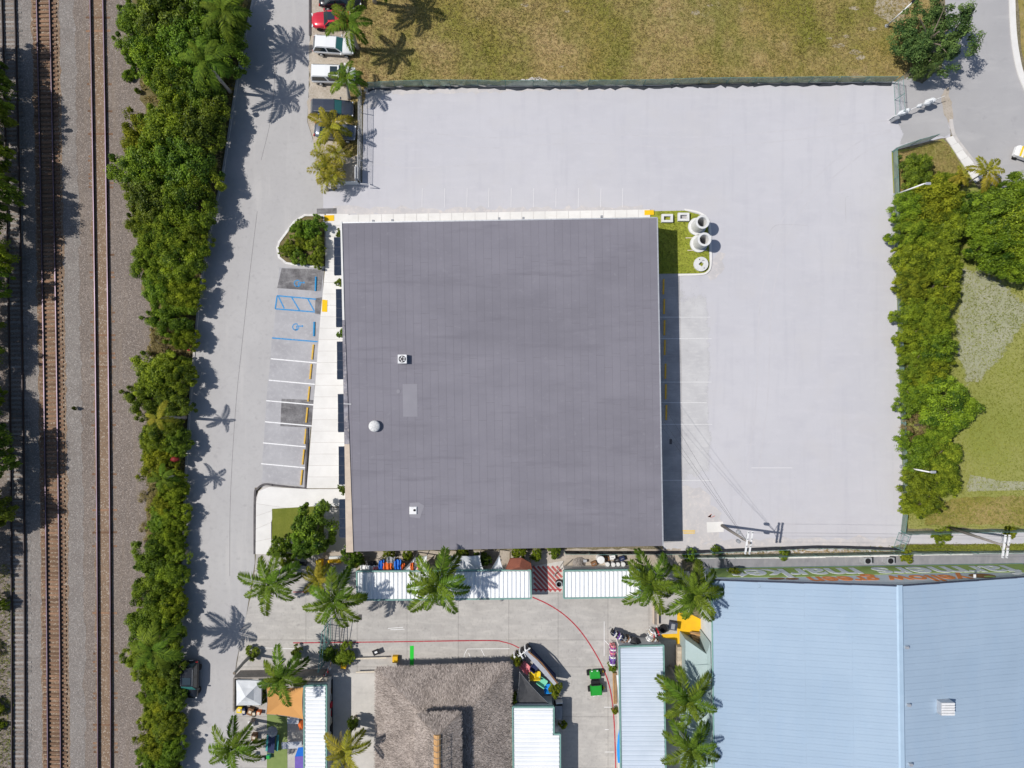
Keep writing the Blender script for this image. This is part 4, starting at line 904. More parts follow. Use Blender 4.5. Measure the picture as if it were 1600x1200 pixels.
# ================================================================ VEGETATION
def crown_mesh(name, seed, m, nclump, per, leaf, aspect=.45, flat=.75, R_=1.0, Hh=.62, lump=.2, hollow=.0, lobes=0):
    """unit-radius crown of leaf-sized faces: uneven outline, gaps, light and dark sprays"""
    g = np.random.default_rng(seed)
    ph = g.uniform(0, 6.28, 4); am = g.uniform(.05, .16, 4)
    th = g.uniform(0, 2 * np.pi, nclump); rr_ = np.sqrt(g.random(nclump) * (1 - hollow) + hollow)
    out = 1 + sum(am[k] * np.sin((k + 2) * th + ph[k]) for k in range(4))
    if lobes:
        la = g.uniform(0, 6.28, lobes); lr = g.uniform(.25, .75, lobes); ls = g.uniform(.22, .42, lobes); w = g.integers(0, lobes, nclump)
        cx = lr[w] * np.cos(la[w]) + ls[w] * rr_ * np.cos(th); cy = lr[w] * np.sin(la[w]) + ls[w] * rr_ * np.sin(th)
        lz = g.uniform(.55, 1.0, lobes)[w] * np.sqrt(np.clip(1 - rr_ ** 2 * .8, 0, 1))
    else:
        cx = rr_ * out * np.cos(th); cy = rr_ * out * np.sin(th); lz = np.sqrt(np.clip(1 - rr_ ** 2 * .86, 0, 1))
    k_ = 0 if lobes else nclump // 4; e = 1 + np.clip(np.abs(g.normal(0, .06, k_)), 0, .13); cx[:k_] = np.cos(th[:k_]) * out[:k_] * e; cy[:k_] = np.sin(th[:k_]) * out[:k_] * e; lz[:k_] = g.uniform(.25, .75, k_)
    cz = Hh * lz * g.uniform(.55, 1.12, nclump)
    cr = lump * g.uniform(.6, 1.25, nclump); cr[:k_] *= g.uniform(.35, .8, k_); ct = g.normal(0, .12, nclump) + g.normal(0, .08, nclump)
    idx = np.repeat(np.arange(nclump), per); K = len(idx)
    d = g.normal(0, 1, (K, 3)); d[:, 2] = np.abs(d[:, 2]) * 1.0 - .45; d /= np.linalg.norm(d, axis=1)[:, None]
    P = np.stack([cx, cy, cz], 1)[idx] + d * (cr[idx] * g.uniform(.35, 1.08, K))[:, None] * np.array([1, 1, .85])
    nr = d * .8 + g.normal(0, .45, (K, 3)) + np.array([0, 0, flat]); nr /= np.linalg.norm(nr, axis=1)[:, None]
    t = np.cross(nr, g.normal(0, 1, (K, 3))); t /= np.linalg.norm(t, axis=1)[:, None]; b = np.cross(nr, t)
    l = (leaf * g.uniform(.6, 1.35, K))[:, None]; w_ = l * aspect
    V = np.stack([P - t * l * .5, P + b * w_ * .5, P + t * l * .5, P - b * w_ * .5], 1).reshape(-1, 3)
    tn = np.clip(.44 + 1.5 * ct[idx] + g.normal(0, .2, K), 0, 1)
    o = quads(name, V, m, tn); C.objects.unlink(o); return o
KN = {'d': [], 'm': [], 'b': [], 'g': [], 'f': [], 's': [], 'o': [], 'c': []}
for s_ in range(4): KN['d'].append(crown_mesh("crown", 20 + s_, M['l_dark'], 120, 250, .072, lump=.21))
for s_ in range(5): KN['m'].append(crown_mesh("crown", 30 + s_, M['l_mid'], 120, 250, .070, lump=.21))
for s_ in range(3): KN['b'].append(crown_mesh("crown", 40 + s_, M['l_bright'], 105, 220, .078, lump=.22))
for s_ in range(2): KN['g'].append(crown_mesh("crown", 50 + s_, M['l_grey'], 230, 110, .046, aspect=.45, lump=.12, lobes=18))
for s_ in range(4): KN['o'].append(crown_mesh("crown", 60 + s_, M['l_olive'], 130, 230, .092, aspect=.26, lump=.20))
for s_ in range(2): KN['s'].append(crown_mesh("crown", 70 + s_, M['l_straw'], 50, 90, .16, aspect=.2, lump=.3, Hh=.4))
for s_ in range(3): KN['c'].append(crown_mesh("crown", 80 + s_, M['l_dark'], 70, 130, .13, aspect=.42, lump=.25))
tree_n = [0]
def tree(px, py, rpx, h, kind, label, group=None, name="tree", cat="tree", trunk=True, squash=1.0):
    r = random.Random(px * 7 + py); rm = rpx / PXM * (1 - h * .75 / ALT) * (.98 if group == GB else .90)
    b = W(px, py, h * .72)
    t = thing(name, (b.x, b.y, 0), label, cat, group)
    src = KN[kind][tree_n[0] % len(KN[kind])]; tree_n[0] += 1
    hz = max(h * .95, 1.1) * squash
    Hs = hz / .78
    zb = h - hz * .80
    link_copy(src, t, (0, 0, max(.05, zb)), (0, 0, r.uniform(0, 6.28)), (rm * r.uniform(.92, 1.1), rm * r.uniform(.92, 1.1), hz / .72 * .8))
    if trunk:
        mb = MB(); top = Vector((r.uniform(-.2, .2), r.uniform(-.2, .2), h * .72))
        k0 = .05 + h * .022
        mb.tube([(0, 0, -.05), (top.x * .4, top.y * .4, h * .35), tuple(top)], [k0 * 1.3, k0, k0 * .45], 8)
        for j in range(5):
            a = j * 1.256 + r.uniform(-.4, .4); q = rm * r.uniform(.45, .7)
            mb.tube([(top.x * .45, top.y * .45, h * r.uniform(.3, .5)), (q * .5 * math.cos(a), q * .5 * math.sin(a), h * .62), (q * math.cos(a), q * math.sin(a), h * r.uniform(.66, .8))], [k0 * .55, k0 * .35, k0 * .12], 6)
        mb2 = MB(); mb2.v = [(v[0] + b.x, v[1] + b.y, v[2]) for v in mb.v]; mb2.f = mb.f
        obj("trunk", mb2, M['trunk'], t)
    return t
EXTRA = [(262, 668, 20, 2.6, 'm', "low green bush between the broken palm and the red tarp"), (236, 704, 18, 2.0, 'o', "low olive brush on the gravel side level with the red tarp"), (254, 792, 20, 2.0, 'b', "low bright brush filling the belt below the red tarp"), (250, 816, 20, 2.0, 'm', "low green brush between the dry patch and the road edge"), (252, 852, 20, 2.2, 'm', "low green brush just above the rounded green bush"), (252, 908, 22, 2.4, 'm', "low green brush between the two bushes level with the first palm"), (240, 956, 24, 2.6, 'm', "low green brush above the tall lower palm"), (244, 1062, 20, 2.0, 'b', "low bright brush left of the black car's roof"), (252, 1102, 20, 2.0, 'b', "low bright brush below the black car"), (252, 1150, 22, 2.2, 'm', "low green brush in the middle of the belt's lower end"), (232, 1184, 20, 1.8, 'o', "low olive brush on the gravel side at the belt's lower end")]
GB = "trees of the belt between railway and road"
BELT = [
 (212, 40, 36, 4.5, 'm', "shaggy green tree at the top left corner of the tree belt, over the gravel"),
 (262, 12, 52, 6.5, 'd', "dense dark tree in the belt at the top edge of the photo"),
 (330, 8, 46, 6.5, 'd', "dark tree behind the topmost palm of the belt"),
 (238, 78, 40, 5.5, 'm', "green tree in the belt where the foliage first pinches towards the gravel notch"),
 (292, 62, 48, 6.5, 'd', "dark rounded tree in the belt left of the topmost palm"),
 (344, 66, 36, 6.0, 'd', "dark tree in the belt between its two leaning palms"),
 (272, 122, 40, 5.5, 'm', "mid green tree in the belt beside the bare gravel notch"),
 (318, 140, 36, 5.0, 'd', "dark tree in the belt under the leaning grey palm trunk"),
 (278, 168, 36, 5.2, 'm', "tree in the belt just below the bare gravel notch"),
 (218, 212, 34, 4.6, 'b', "pale bushy tree sticking out over the gravel below the notch"),
 (258, 206, 44, 5.8, 'm', "large green tree in the belt opposite the dark pickup truck"),
 (308, 196, 40, 5.8, 'd', "dark tree at the road edge opposite the silver sedan"),
 (222, 262, 42, 5.0, 'm', "broad green tree on the gravel side opposite the clump of yellow palms"),
 (278, 250, 46, 6.2, 'd', "very dark domed tree in the belt opposite the open gate of the lot"),
 (312, 272, 30, 5.2, 'm', "green tree at the road edge opposite the gate shadow"),
 (238, 308, 40, 5.0, 'd', "dark tree on the gravel side level with the north edge of the warehouse"),
 (286, 312, 40, 5.6, 'm', "green tree at the road edge level with the warehouse's north pavement"),
 (226, 352, 28, 3.6, 'm', "loose green bush on the gravel side level with the planter island"),
 (262, 362, 42, 5.0, 'o', "olive tree in the belt facing the planter island"),
 (298, 368, 24, 4.4, 'm', "small green tree on the road edge facing the planter island's pointed end"),
 (234, 404, 34, 4.2, 'o', "feathery olive tree on the gravel side level with the planter's lower end"),
 (276, 410, 36, 4.6, 'm', "green tree at the road edge level with the upper blue wheelchair emblem"),
 (248, 452, 30, 3.8, 'm', "green tree on the gravel side level with the blue hatched bay"),
 (282, 462, 26, 4.0, 'b', "yellowish tree on the road edge level with the blue hatched bay"),
 (264, 500, 28, 3.6, 'm', "narrow green tree level with the lower blue wheelchair emblem"),
 (288, 530, 18, 3.0, 'b', "small bright bush on the road edge below the lower wheelchair emblem's level"),
 (252, 542, 24, 1.8, 's', "patch of straw coloured dry brush in a gap of the belt"),
 (240, 588, 34, 4.2, 'm', "rounded green tree above the small broken palm"),
 (276, 584, 26, 4.2, 'm', "green tree at the road edge above the small broken palm"),
 (226, 624, 26, 3.6, 'm', "shaggy green tree reaching over the gravel left of the broken palm"),
 (264, 632, 28, 3.8, 'd', "dark green tree around the broken palm's trunk"),
 (246, 682, 26, 3.2, 'm', "green bush directly below the broken palm"),
 (274, 692, 20, 3.2, 'd', "dark bush on the road edge just above the red bush"),
 (244, 728, 24, 2.8, 'b', "yellow green bush left of the red bush"),
 (270, 762, 22, 2.8, 'b', "bright bush on the road edge below the red bush"),
 (240, 782, 22, 1.4, 's', "dry straw brush on the gravel side below the red bush"),
 (272, 806, 20, 2.6, 'b', "bright bush on the road edge level with the grass square by the warehouse"),
 (240, 834, 20, 1.3, 's', "dry straw brush just above the rounded green bush"),
 (268, 842, 20, 2.6, 'b', "small bright bush on the road edge level with the pavement's lower end"),
 (236, 876, 30, 3.4, 'm', "rounded green bush bulging over the gravel level with the market's first palm"),
 (266, 892, 24, 3.2, 'm', "green bush on the road edge level with the market's first palm"),
 (240, 928, 28, 3.4, 'm', "green bush in the lower belt between the rounded bush and the tall palm"),
 (266, 944, 22, 3.2, 'b', "bright bush at the road edge above the tall palm's shadow"),
 (222, 986, 28, 3.4, 'm', "shaggy bush over the gravel at the tall palm's upper left"),
 (258, 994, 26, 3.6, 'm', "green bush around the trunk of the tall lower palm"),
 (222, 1034, 26, 2.8, 'o', "olive brush over the gravel below the tall lower palm's crown"),
 (262, 1046, 22, 3.2, 'd', "dark bush beside the roof of the black car on the road"),
 (238, 1078, 22, 2.0, 'o', "olive brush left of the black car's front"),
 (266, 1092, 20, 2.8, 'd', "dark bush just ahead of the black car's bonnet"),
 (240, 1120, 22, 2.2, 'o', "olive brush below the black car on the gravel side"),
 (264, 1134, 21, 3.0, 'm', "green bush on the road edge a car's length below the black car"),
 (242, 1166, 24, 2.6, 'b', "yellowish brush near the lower end of the belt"),
 (266, 1176, 20, 2.9, 'm', "green bush on the road edge near the lower end of the belt"),
 (250, 1206, 26, 3.0, 'm', "bush at the lower end of the belt, cut by the photo's bottom edge"),
]
BELT += EXTRA
BELT = [(x - (6 if x > 300 and y < 300 else 0), y, r_, h_ * (.80 if h_ > 3.6 else .92), k_, l_) for x, y, r_, h_, k_, l_ in BELT]
for b in BELT: tree(*b, group=GB, name="bush" if b[3] < 3.5 else "tree", cat="bush" if b[3] < 3.5 else "tree")
tree(268, 719, 7, 2.2, 'c', "small dark bush under the red tarp in the tree belt", name="bush", cat="bush")
tree(200, 117, 10, .7, 'm', "single small shrub growing alone in the gravel notch", name="shrub", cat="shrub", trunk=False)
for i, (x, y, r_, l) in enumerate([(216, 143, 4, "tiny weed in the gravel below the lone shrub"), (118, 638, 2.4, "tiny weed between the two right hand tracks"), (222, 182, 4, "tiny weed in the gravel beside the tree belt's notch")]): tree(x, y, r_, .4, 'o', l, name="weed", cat="weed", trunk=False)
LEFT = [(-48, 70, 40, 7.0, 'd', "dark tree at the left edge whose shadow first reaches the tracks"), (-40, 128, 44, 7.5, 'd', "dark tree at the left edge below the first one, over the track shadow's upper end"), (-44, 188, 44, 7.5, 'd', "dark tree at the left edge level with the gravel notch's bottom"), (-34, 250, 40, 7.5, 'm', "green tree at the left edge level with the yellow palm clump"), (-30, 305, 44, 8.5, 'd', "tallest dark tree at the left edge, its shadow crossing the rusty track"),
 (-34, 372, 42, 7.0, 'm', "green tree at the left edge level with the planter island"), (-12, 398, 22, 4.0, 'o', "olive bush at the left edge leaning over the dark track"), (-42, 440, 40, 6.2, 'm', "green tree at the left edge level with the blue hatched bay"), (-54, 505, 40, 6.0, 'd', "dark tree at the left edge level with the blue line"), (-48, 560, 36, 5.5, 'm', "green tree at the left edge just above the middle of the photo"), (-16, 620, 22, 3.4, 'o', "olive bush at the left edge just below the middle of the photo"),
 (-46, 640, 38, 6.0, 'd', "dark tree at the left edge level with the broken palm"), (-34, 715, 44, 7.2, 'd', "dark tree at the left edge casting the big rounded shadow on the rusty track"), (-40, 800, 42, 6.8, 'd', "dark tree at the left edge level with the grass square"), (-62, 868, 34, 5, 'm', "green tree at the left edge level with the long stall's top"), (-2, 945, 15, 2.2, 'm', "green bush at the left edge above the last clear stretch of dark track"), (-6, 1016, 12, 1.2, 's', "straw brush at the left edge level with the tall lower palm"), (-4, 1108, 14, 1.4, 'o', "olive brush at the left edge near the bottom of the photo"), (4, 1135, 9, .8, 'o', "small olive weed clump between the left edge and the dark track")]
LEFT = [(x - 9, y, r_, h_, k_, l_) for x, y, r_, h_, k_, l_ in LEFT]
for b in LEFT: tree(*b, group="trees along the left edge", name="bush" if b[3] < 3.5 else "tree", cat="bush" if b[3] < 3.5 else "tree")
RIGHT = [
 (1440, 268, 28, 3.6, 'd', "dark green rounded bush at the top of the right hedge, below the dry island"), (1488, 288, 20, 2.2, 'o', "olive bush between the dark rounded bush and the small yellow palm"),
 (1468, 316, 40, 4.4, 'b', "bright yellow green tree at the top of the hedge below the light pole"), (1428, 322, 28, 3.6, 'm', "green bush at the foot of the upper light pole"), (1500, 330, 26, 3.4, 'd', "dark bush between the hedge and the big tree on the right"),
 (1440, 360, 34, 4.0, 'o', "olive bush of the hedge facing the concrete pipes"), (1484, 362, 34, 4.2, 'm', "green bush of the hedge touching the big tree on the right"), (1428, 402, 26, 3.6, 'm', "green hedge bush by the fence level with the round lid with a square hole"), (1472, 404, 38, 4.2, 'o', "olive hedge bush beside the top of the grey dead grass"),
 (1432, 444, 30, 3.6, 'o', "olive hedge bush on the fence side beside the dead grass"), (1474, 448, 32, 4.0, 'b', "yellowish hedge bush bordering the dead grass"), (1428, 488, 26, 3.4, 'm', "green hedge bush on the fence side beside the middle of the dead grass"), (1464, 496, 34, 4.0, 'o', "olive hedge bush bulging into the dead grass"),
 (1432, 528, 26, 3.4, 'b', "yellow green hedge bush on the fence beside the dead grass's lower end"), (1466, 540, 30, 3.8, 'm', "green hedge bush at the lower end of the dead grass"), (1436, 572, 28, 3.4, 'o', "olive hedge bush above the largest feathery bush"), (1462, 584, 28, 3.6, 'b', "yellow green hedge bush just above the largest feathery bush"),
 (1482, 628, 46, 4.4, 'm', "largest feathery green bush bulging right over the lawn"), (1432, 622, 26, 3.6, 'm', "green hedge bush on the fence beside the largest feathery bush"), (1448, 666, 24, 2.6, 's', "greyish dry brush in a gap of the hedge"), (1470, 680, 26, 3.0, 'o', "olive bush between the dry brush and the lawn"),
 (1438, 706, 28, 3.6, 'm', "green hedge bush above the lower light pole's foot"), (1476, 714, 30, 3.8, 'o', "olive hedge bush above the lower light pole's head"), (1440, 752, 28, 3.6, 'm', "green hedge bush below the lower light pole's foot"), (1478, 748, 32, 3.8, 'o', "olive hedge bush below the lower light pole's head"), (1450, 786, 26, 3.2, 'm', "last bush at the lower end of the hedge"), (1424, 792, 12, 2.4, 'm', "narrow bush at the fence beside the last hedge bush"),
]
RIGHT = [(x - 3, y, r_, h_, k_, l_) for x, y, r_, h_, k_, l_ in RIGHT]
for b in RIGHT: tree(*b, group="bushes of the right hedge", name="bush", cat="bush")
for b in [(1560, 330, 40, 6.0, 'd', "dark part of the big tree group at the right edge, next to the hedge"), (1600, 312, 36, 6.2, 'm', "top tree of the group at the right edge, beside the street"), (1600, 350, 46, 6.5, 'm', "tree cut by the right edge above the lawn"), (1562, 378, 42, 5.6, 'm', "tree over the top of the dead grass at the right edge"), (1602, 404, 34, 5.2, 'm', "lowest tree of the group at the right edge")]: tree(*b, group="big trees at the right edge")
tree(1470, 48, 74, 6.6, 'g', "grey green open crowned tree beside the street at the top right")
tree(1455, 96, 26, 4.8, 'g', "lower grey green bough tree overhanging the driveway", name="bush", cat="bush")
PLN = [(490, 354, 17, 1.9, 'c', "dark bush at the top of the planter island by the yellow pad"), (466, 358, 15, 1.5, 'm', "green bush on the upper left side of the planter island"), (493, 384, 15, 1.9, 'c', "dark bush on the pavement side of the planter island"), (471, 378, 14, .8, 'o', "olive low clump in the middle of the planter island"), (449, 388, 13, 1.3, 'm', "green bush at the pointed left end of the planter island"), (466, 401, 13, 1.2, 'c', "dark bush on the lower edge of the planter island"), (492, 406, 12, 1.4, 'd', "small dark bush in the planter corner above the dark bay")]
for b in PLN: tree(*b, group="bushes in the planter island", name="bush", cat="bush")
tree(492, 822, 33, 4.4, 'c', "dark leafy tree on the grass square beside the lowest awning")
tree(478, 848, 26, 3.6, 'd', "dark tree between the grass square and the market's yellow pillar")
tree(440, 856, 20, 2.6, 'c', "loose broad leaved shrub on the pavement corner above the first palm", name="shrub", cat="shrub")
for i, (x, y, l) in enumerate([(530.5, 365.5, "small potted spiky plant above the top awning"), (531, 441.5, "small potted spiky plant between the first and second awning from the top"), (533, 521, "small potted spiky plant between the second and third awning"), (534.5, 766, "small potted spiky plant above the lowest awning")]):
    b = W(x, y, .8); t = thing("potted_plant", (b.x, b.y, .15), l, "potted plant", "potted plants between the awnings")
    obj("pot", MB().lathe([(.16, 0), (.24, .38), (.20, .38), (.2, .3), (0, .3)], (b.x, b.y, .15), 14), M['c_grey'], t)
    link_copy(KN['c'][i % 3], t, (0, 0, .3), (0, 0, i * 1.3), (.38, .5, .8)).name = "foliage"
LOW = [(548, 873, 16, 2.4, 'c', "dark shrub at the market's northwest corner below the tan parapet"), (560, 880, 10, 1.8, 'm', "green shrub behind the long stall's left end"), (606, 866, 9, 1.2, 'b', "striped yellow plant under the warehouse's lower edge"), (636, 868, 9, 1.4, 'm', "green plant under the warehouse edge left of the white sails"), (752, 876, 12, 2.2, 'd', "dark plant between the two white sails behind the long stall"), (812, 864, 11, 1.4, 'b', "yellow green plant under the warehouse edge above the brown tent"), (838, 868, 10, 1.4, 'b', "yellow green plant above the red striped crossing"), (866, 862, 10, 1.2, 'm', "pale green plant right of the red crossing's top"), (722, 864, 9, 1.3, 'm', "green plant under the warehouse edge right of the big palm"),
 (1078, 868, 10, 1.6, 'c', "dark plant in the alley above the market's paired palms"), (1120, 860, 8, 1.2, 'm', "small plant in the alley left of the utility pole"), (1226, 868, 8, .9, 'o', "low weeds in the alley right of the utility pole"), (1418, 870, 10, 1.0, 'o', "low brown bush on the white edging near the fence corner"), (1474, 838, 14, .8, 'b', "yellow flowering clump on the back path"), (1582, 832, 9, 1.0, 'b', "yellow clump beside the right hand utility pole"),
 (1178, 908, 6, 5.2, 'm', "leafy sprig hanging over the roof edge beside its larger twin"), (1204, 912, 8, 5.2, 'm', "largest leafy sprig hanging over the pale blue roof edge"), (1257, 915, 5, 5.4, 'm', "smallest leafy sprig on the pale blue roof, rightmost of three"),
 (1152, 902, 12, 3.2, 'o', "olive vine on the mural's green band beside the palms"), (808, 1033, 8, 2.4, 'b', "yellow green plant beside the pink chair"), (803, 1093, 7, 2.2, 'o', "plant at the left corner of the charcoal sail"), (868, 1079, 10, 1.8, 'o', "flowering plant at the foot of the food counter"), (880, 1134, 6, 1.3, 'o', "small plant on the east side of the stepped stall"), (958, 1044, 7, 1.5, 'o', "small plant at the corner of the blue grey stall"), (961, 1112, 5, 1.4, 'o', "small plant on the west side of the blue grey stall"),
 (393, 1021, 10, 1.2, 'c', "round bush at the foot of the headless palm trunk"), (463, 1020, 9, 1.2, 'c', "round bush at the foot of the palm by the orange sail"), (536, 1025, 17, 1.4, 'm', "wide bush at the foot of the green entrance gate"), (512, 1023, 12, 1.3, 'd', "dark bush left of the wide bush at the entrance gate"), (550, 1132, 7, 2.8, 'm', "potted green plant on the grey path beside the pavilion"), (411, 1092, 9, 2.0, 'd', "dark plant squeezed between the white canopy and the orange sail"), (448, 880, 14, 2.0, 'm', "leafy plant between the dark tree and the first palm")]
for b in LOW: tree(*b, name="shrub", cat="shrub", trunk=b[3] > 1.6 and b[3] < 5)

# ---------------------------------------------------------------- palms
def frond_mesh(name, seed, m, elev, droop, nl=38, lw=.056, ll=.195, broad=1.0):
    g = np.random.default_rng(seed); N = 40; s = np.linspace(0, 1, N)
    ang = elev - droop * s ** 1.3; dx = np.cos(ang) / (N - 1); dz = np.sin(ang) / (N - 1)
    X = np.concatenate([[0], np.cumsum(dx)[:-1]]); Z = np.concatenate([[0], np.cumsum(dz)[:-1]])
    sway = g.normal(0, .05); Y = sway * s ** 2
    V = []; T = []
    w0 = .016
    for i in range(0, N - 3, 3):
        j = min(i + 3, N - 1)
        V += [(X[i], Y[i] - w0 * (1 - s[i] * .8), Z[i]), (X[i], Y[i] + w0 * (1 - s[i] * .8), Z[i]), (X[j], Y[j] + w0 * (1 - s[j] * .8), Z[j]), (X[j], Y[j] - w0 * (1 - s[j] * .8), Z[j])]; T.append(.55)
    for side in (-1, 1):
        for k in range(nl):
            u = .10 + .88 * (k + g.uniform(-.2, .2)) / nl; u = min(max(u, .05), .995); i = int(u * (N - 1))
            L_ = ll * broad * (.35 + .95 * math.sin(math.pi * min(1, u * .86 + .12)) ** .8) * g.uniform(.85, 1.12)
            fw = .35 + .75 * u + g.normal(0, .08)
            t = np.array([math.cos(ang[i]), 0, math.sin(ang[i])]); d = t * fw + np.array([0, side, 0]) + np.array([0, 0, g.uniform(-.10, .30) - .25]); d /= np.linalg.norm(d)
            nrm = np.cross(d, t); nrm /= np.linalg.norm(nrm) + 1e-9; wv = np.cross(nrm, d) * lw * .32
            p = np.array([X[i], Y[i], Z[i]]); mid = p + d * L_ * .45; tip = p + d * L_ + np.array([0, 0, -.22 * L_])
            V += [tuple(p), tuple(mid + wv), tuple(tip), tuple(mid - wv)]; T.append(float(np.clip(.45 + g.normal(0, .2), 0, 1)))
    o = quads(name, np.array(V), m, np.array(T)); C.objects.unlink(o); return o
FR = {}
for key, mm in (('g', M['f_green']), ('y', M['f_yellow'])):
    FR[key] = [frond_mesh("frond", 100 + i, mm, e, d) for i, (e, d) in enumerate([(1.05, 1.0), (.72, 1.25), (.42, 1.3), (.15, 1.2), (-.12, 1.05), (.55, 1.5)])]
FR['w'] = [frond_mesh("frond", 130 + i, M['f_yellow'], e, d, nl=18, lw=.12, ll=.24) for i, (e, d) in enumerate([(.7, 1.0), (.3, 1.0)])]
FR['f'] = [frond_mesh("frond", 140 + i, M['f_yellow'], e, d, nl=16, lw=.075, ll=.30) for i, (e, d) in enumerate([(1.0, .8), (.5, 1.2), (.1, 1.3)])]
def palm(px, py, h, L_, key, label, n=17, group=None, base=None, trunk_r=.15, seed=None):
    """(px,py,h) is the top of the trunk; base in grid units if the trunk leans"""
    r = random.Random(seed if seed is not None else px * 13 + py)
    top = W(px, py, h); b = W(*base, 0) if base else Vector((top.x + r.uniform(-.25, .25), top.y + r.uniform(-.25, .25), 0))
    t = thing("palm_tree", (b.x, b.y, 0), label, "palm tree", group)
    pts = []; rad = []
    for k in range(9):
        s_ = k / 8; p = b.lerp(Vector((top.x, top.y, h)), s_); p.z = h * s_ - (.05 if k == 0 else 0)
        q = s_ ** 1.25; p.x = b.x + (top.x - b.x) * q; p.y = b.y + (top.y - b.y) * q
        pts.append(p); rad.append(trunk_r * (1.35 - .55 * s_ + (.0 if k else .35)))
    obj("trunk", MB().tube(pts, rad, 10), M['palm_trunk'], t, smooth=True)
    obj("crown_shaft", MB().tube([pts[-1] - Vector((0, 0, .1)), pts[-1] + Vector((0, 0, .35)), pts[-1] + Vector((0, 0, .6))], [trunk_r * .9, trunk_r * .8, .03], 8), M['f_green' if key == 'g' else 'f_yellow'], t)
    src = FR[key]; a0 = r.uniform(0, 6.28)
    if key in 'gy': n = max(6, int(n * .78))
    for k in range(n):
        a = a0 + k * 2.39996; lev = k / max(1, n - 1)
        if len(src) > 4: i = [0, 1, 5, 2, 3, 4][min(5, int(lev * 6))]
        else: i = min(len(src) - 1, int(lev * len(src)))
        sc = L_ * (.66 + .46 * min(1, lev * 2.2)) * r.uniform(.86, 1.1)
        f = link_copy(src[i], t, (top.x - b.x, top.y - b.y, h + .35 - .3 * lev), (r.uniform(-.18, .18), r.uniform(-.1, .1), a + r.uniform(-.2, .2)), (sc, sc, sc))
    if key in 'gy':
        for k in range(r.randint(1, 3)):
            a = r.uniform(0, 6.28); sc = L_ * r.uniform(.55, .85)
            f = link_copy(FR['dead'][k % 2], t, (top.x - b.x, top.y - b.y, h + .1), (r.uniform(-.3, .3), .1, a), (sc, sc, sc)); f['label'] = 'dry brown hanging frond'
    return t
FR['dead'] = [frond_mesh('frond', 160 + i, M['l_straw'], e, d, nl=22, lw=.05, ll=.13) for i, (e, d) in enumerate([(-.25, 1.0), (-.5, .8)])]
GP = "palm trees"
palm(347, 18, 6.5, 2.9, 'g', "topmost palm of the tree belt, beside the road", base=(373, 54), group=GP, n=18)
palm(322, 96, 7.0, 2.8, 'g', "palm with a leaning grey trunk in the upper tree belt", base=(360, 144), group=GP, n=18)
palm(240, 1014, 6.9, 2.9, 'g', "tall palm in the lower tree belt above the black car", base=(283, 985), group=GP)
palm(248, 652, 5.6, 1.7, 'y', "small broken palm with few bare fronds and a pale trunk in the tree belt", base=(290, 652), n=6, group=GP)
palm(255, 748, 4.4, 1.7, 'g', "small feathery palm in the belt just below the red tarp", base=(282, 742), n=12, group=GP)
palm(546, 36, 5.2, 2.7, 'g', "palm between the red car and the field", base=(559, 76), group=GP, n=15)
palm(541, 122, 3.2, 2.2, 'g', "drooping palm over the white van's bonnet", base=(546, 154), group=GP, n=14)
palm(517, 198, 2.9, 2.45, 'y', "yellowish palm over the silver sedan", base=(527, 212), group=GP, n=13)
palm(572, -48, 6.4, 3.0, 'g', "palm beyond the top edge whose shadow falls on the field", base=(586, 4), group=GP, n=17)
for x, y, b_, l in [(503, 243, (507, 262), "upper left head of the stubby yellow palm clump"), (527, 240, (523, 262), "upper right head of the stubby yellow palm clump"), (501, 267, (507, 280), "lower left head of the stubby yellow palm clump"), (523, 274, (518, 284), "lower right head of the stubby yellow palm clump"), (514, 256, (514, 270), "middle head of the stubby yellow palm clump"), (511, 281, (512, 297), "lowest head of the stubby yellow palm clump, over the pavement")]:
    palm(x, y, 2.3, 1.45, 'f', l, n=9, group="stubby yellow palms", base=b_, trunk_r=.12)
palm(421, 912, 5.6, 3.25, 'g', "palm standing alone on the plaza left of the yellow pillar", base=(450, 880), group=GP, n=17)
palm(497, 906, 3.2, 2.1, 'y', "low yellow palm right of the yellow pillar", base=(500, 896), group=GP, n=13)
palm(522, 938, 6.0, 3.2, 'g', "palm above the green entrance gate", base=(536, 908), group=GP, n=18)
palm(683, 914, 6.4, 3.7, 'g', "biggest palm, in front of the long white roofed stall", base=(686, 884), group=GP, n=18)
palm(1016, 911, 5.8, 3.4, 'g', "palm over the right end of the shorter white roofed stall", base=(1003, 888), group=GP, n=18)
palm(1083, 928, 6.2, 3.4, 'g', "palm above the ochre painted floor at the market hall's corner", base=(1062, 904), group=GP, n=19)
palm(1074, 1093, 5.6, 3.2, 'g', "palm with curved pale trunk beside the stone block wall", base=(1046, 1042), group=GP, n=18)
palm(1079, 1168, 5.9, 3.3, 'g', "lowest palm between the blue grey stall and the market hall", base=(1054, 1122), group=GP, n=18)
palm(440, 1058, 5.4, 2.9, 'g', "palm whose crown covers the top of the orange sail", base=(465, 1020), group=GP, n=18)
palm(364, 1168, 5.6, 3.0, 'g', "palm at the road edge below the white canopy", base=(396, 1124), group=GP, n=17)
palm(540, 1174, 5.2, 2.8, 'y', "yellowish palm cut by the bottom edge beside the pavilion", base=(552, 1128), group=GP, n=13)
palm(1540, 268, 4.2, 2.0, 'w', "thin young palm with seven broad pale fronds beside the sidewalk", base=(1502, 291), n=8, group=GP, trunk_r=.06)
palm(1500, 276, 2.4, 1.2, 'w', "small bright yellow palm on the dry island", base=(1490, 280), n=8, group=GP, trunk_r=.06)
t = thing("palm_stump", W(395, 1021), "headless leaning palm trunk at the road edge by the white canopy", "palm trunk")
obj("trunk", MB().tube([W(395, 1021), W(380, 1036, 2.5), W(366, 1052, 5.0)], [.22, .17, .15], 10), M['palm_trunk'], t)
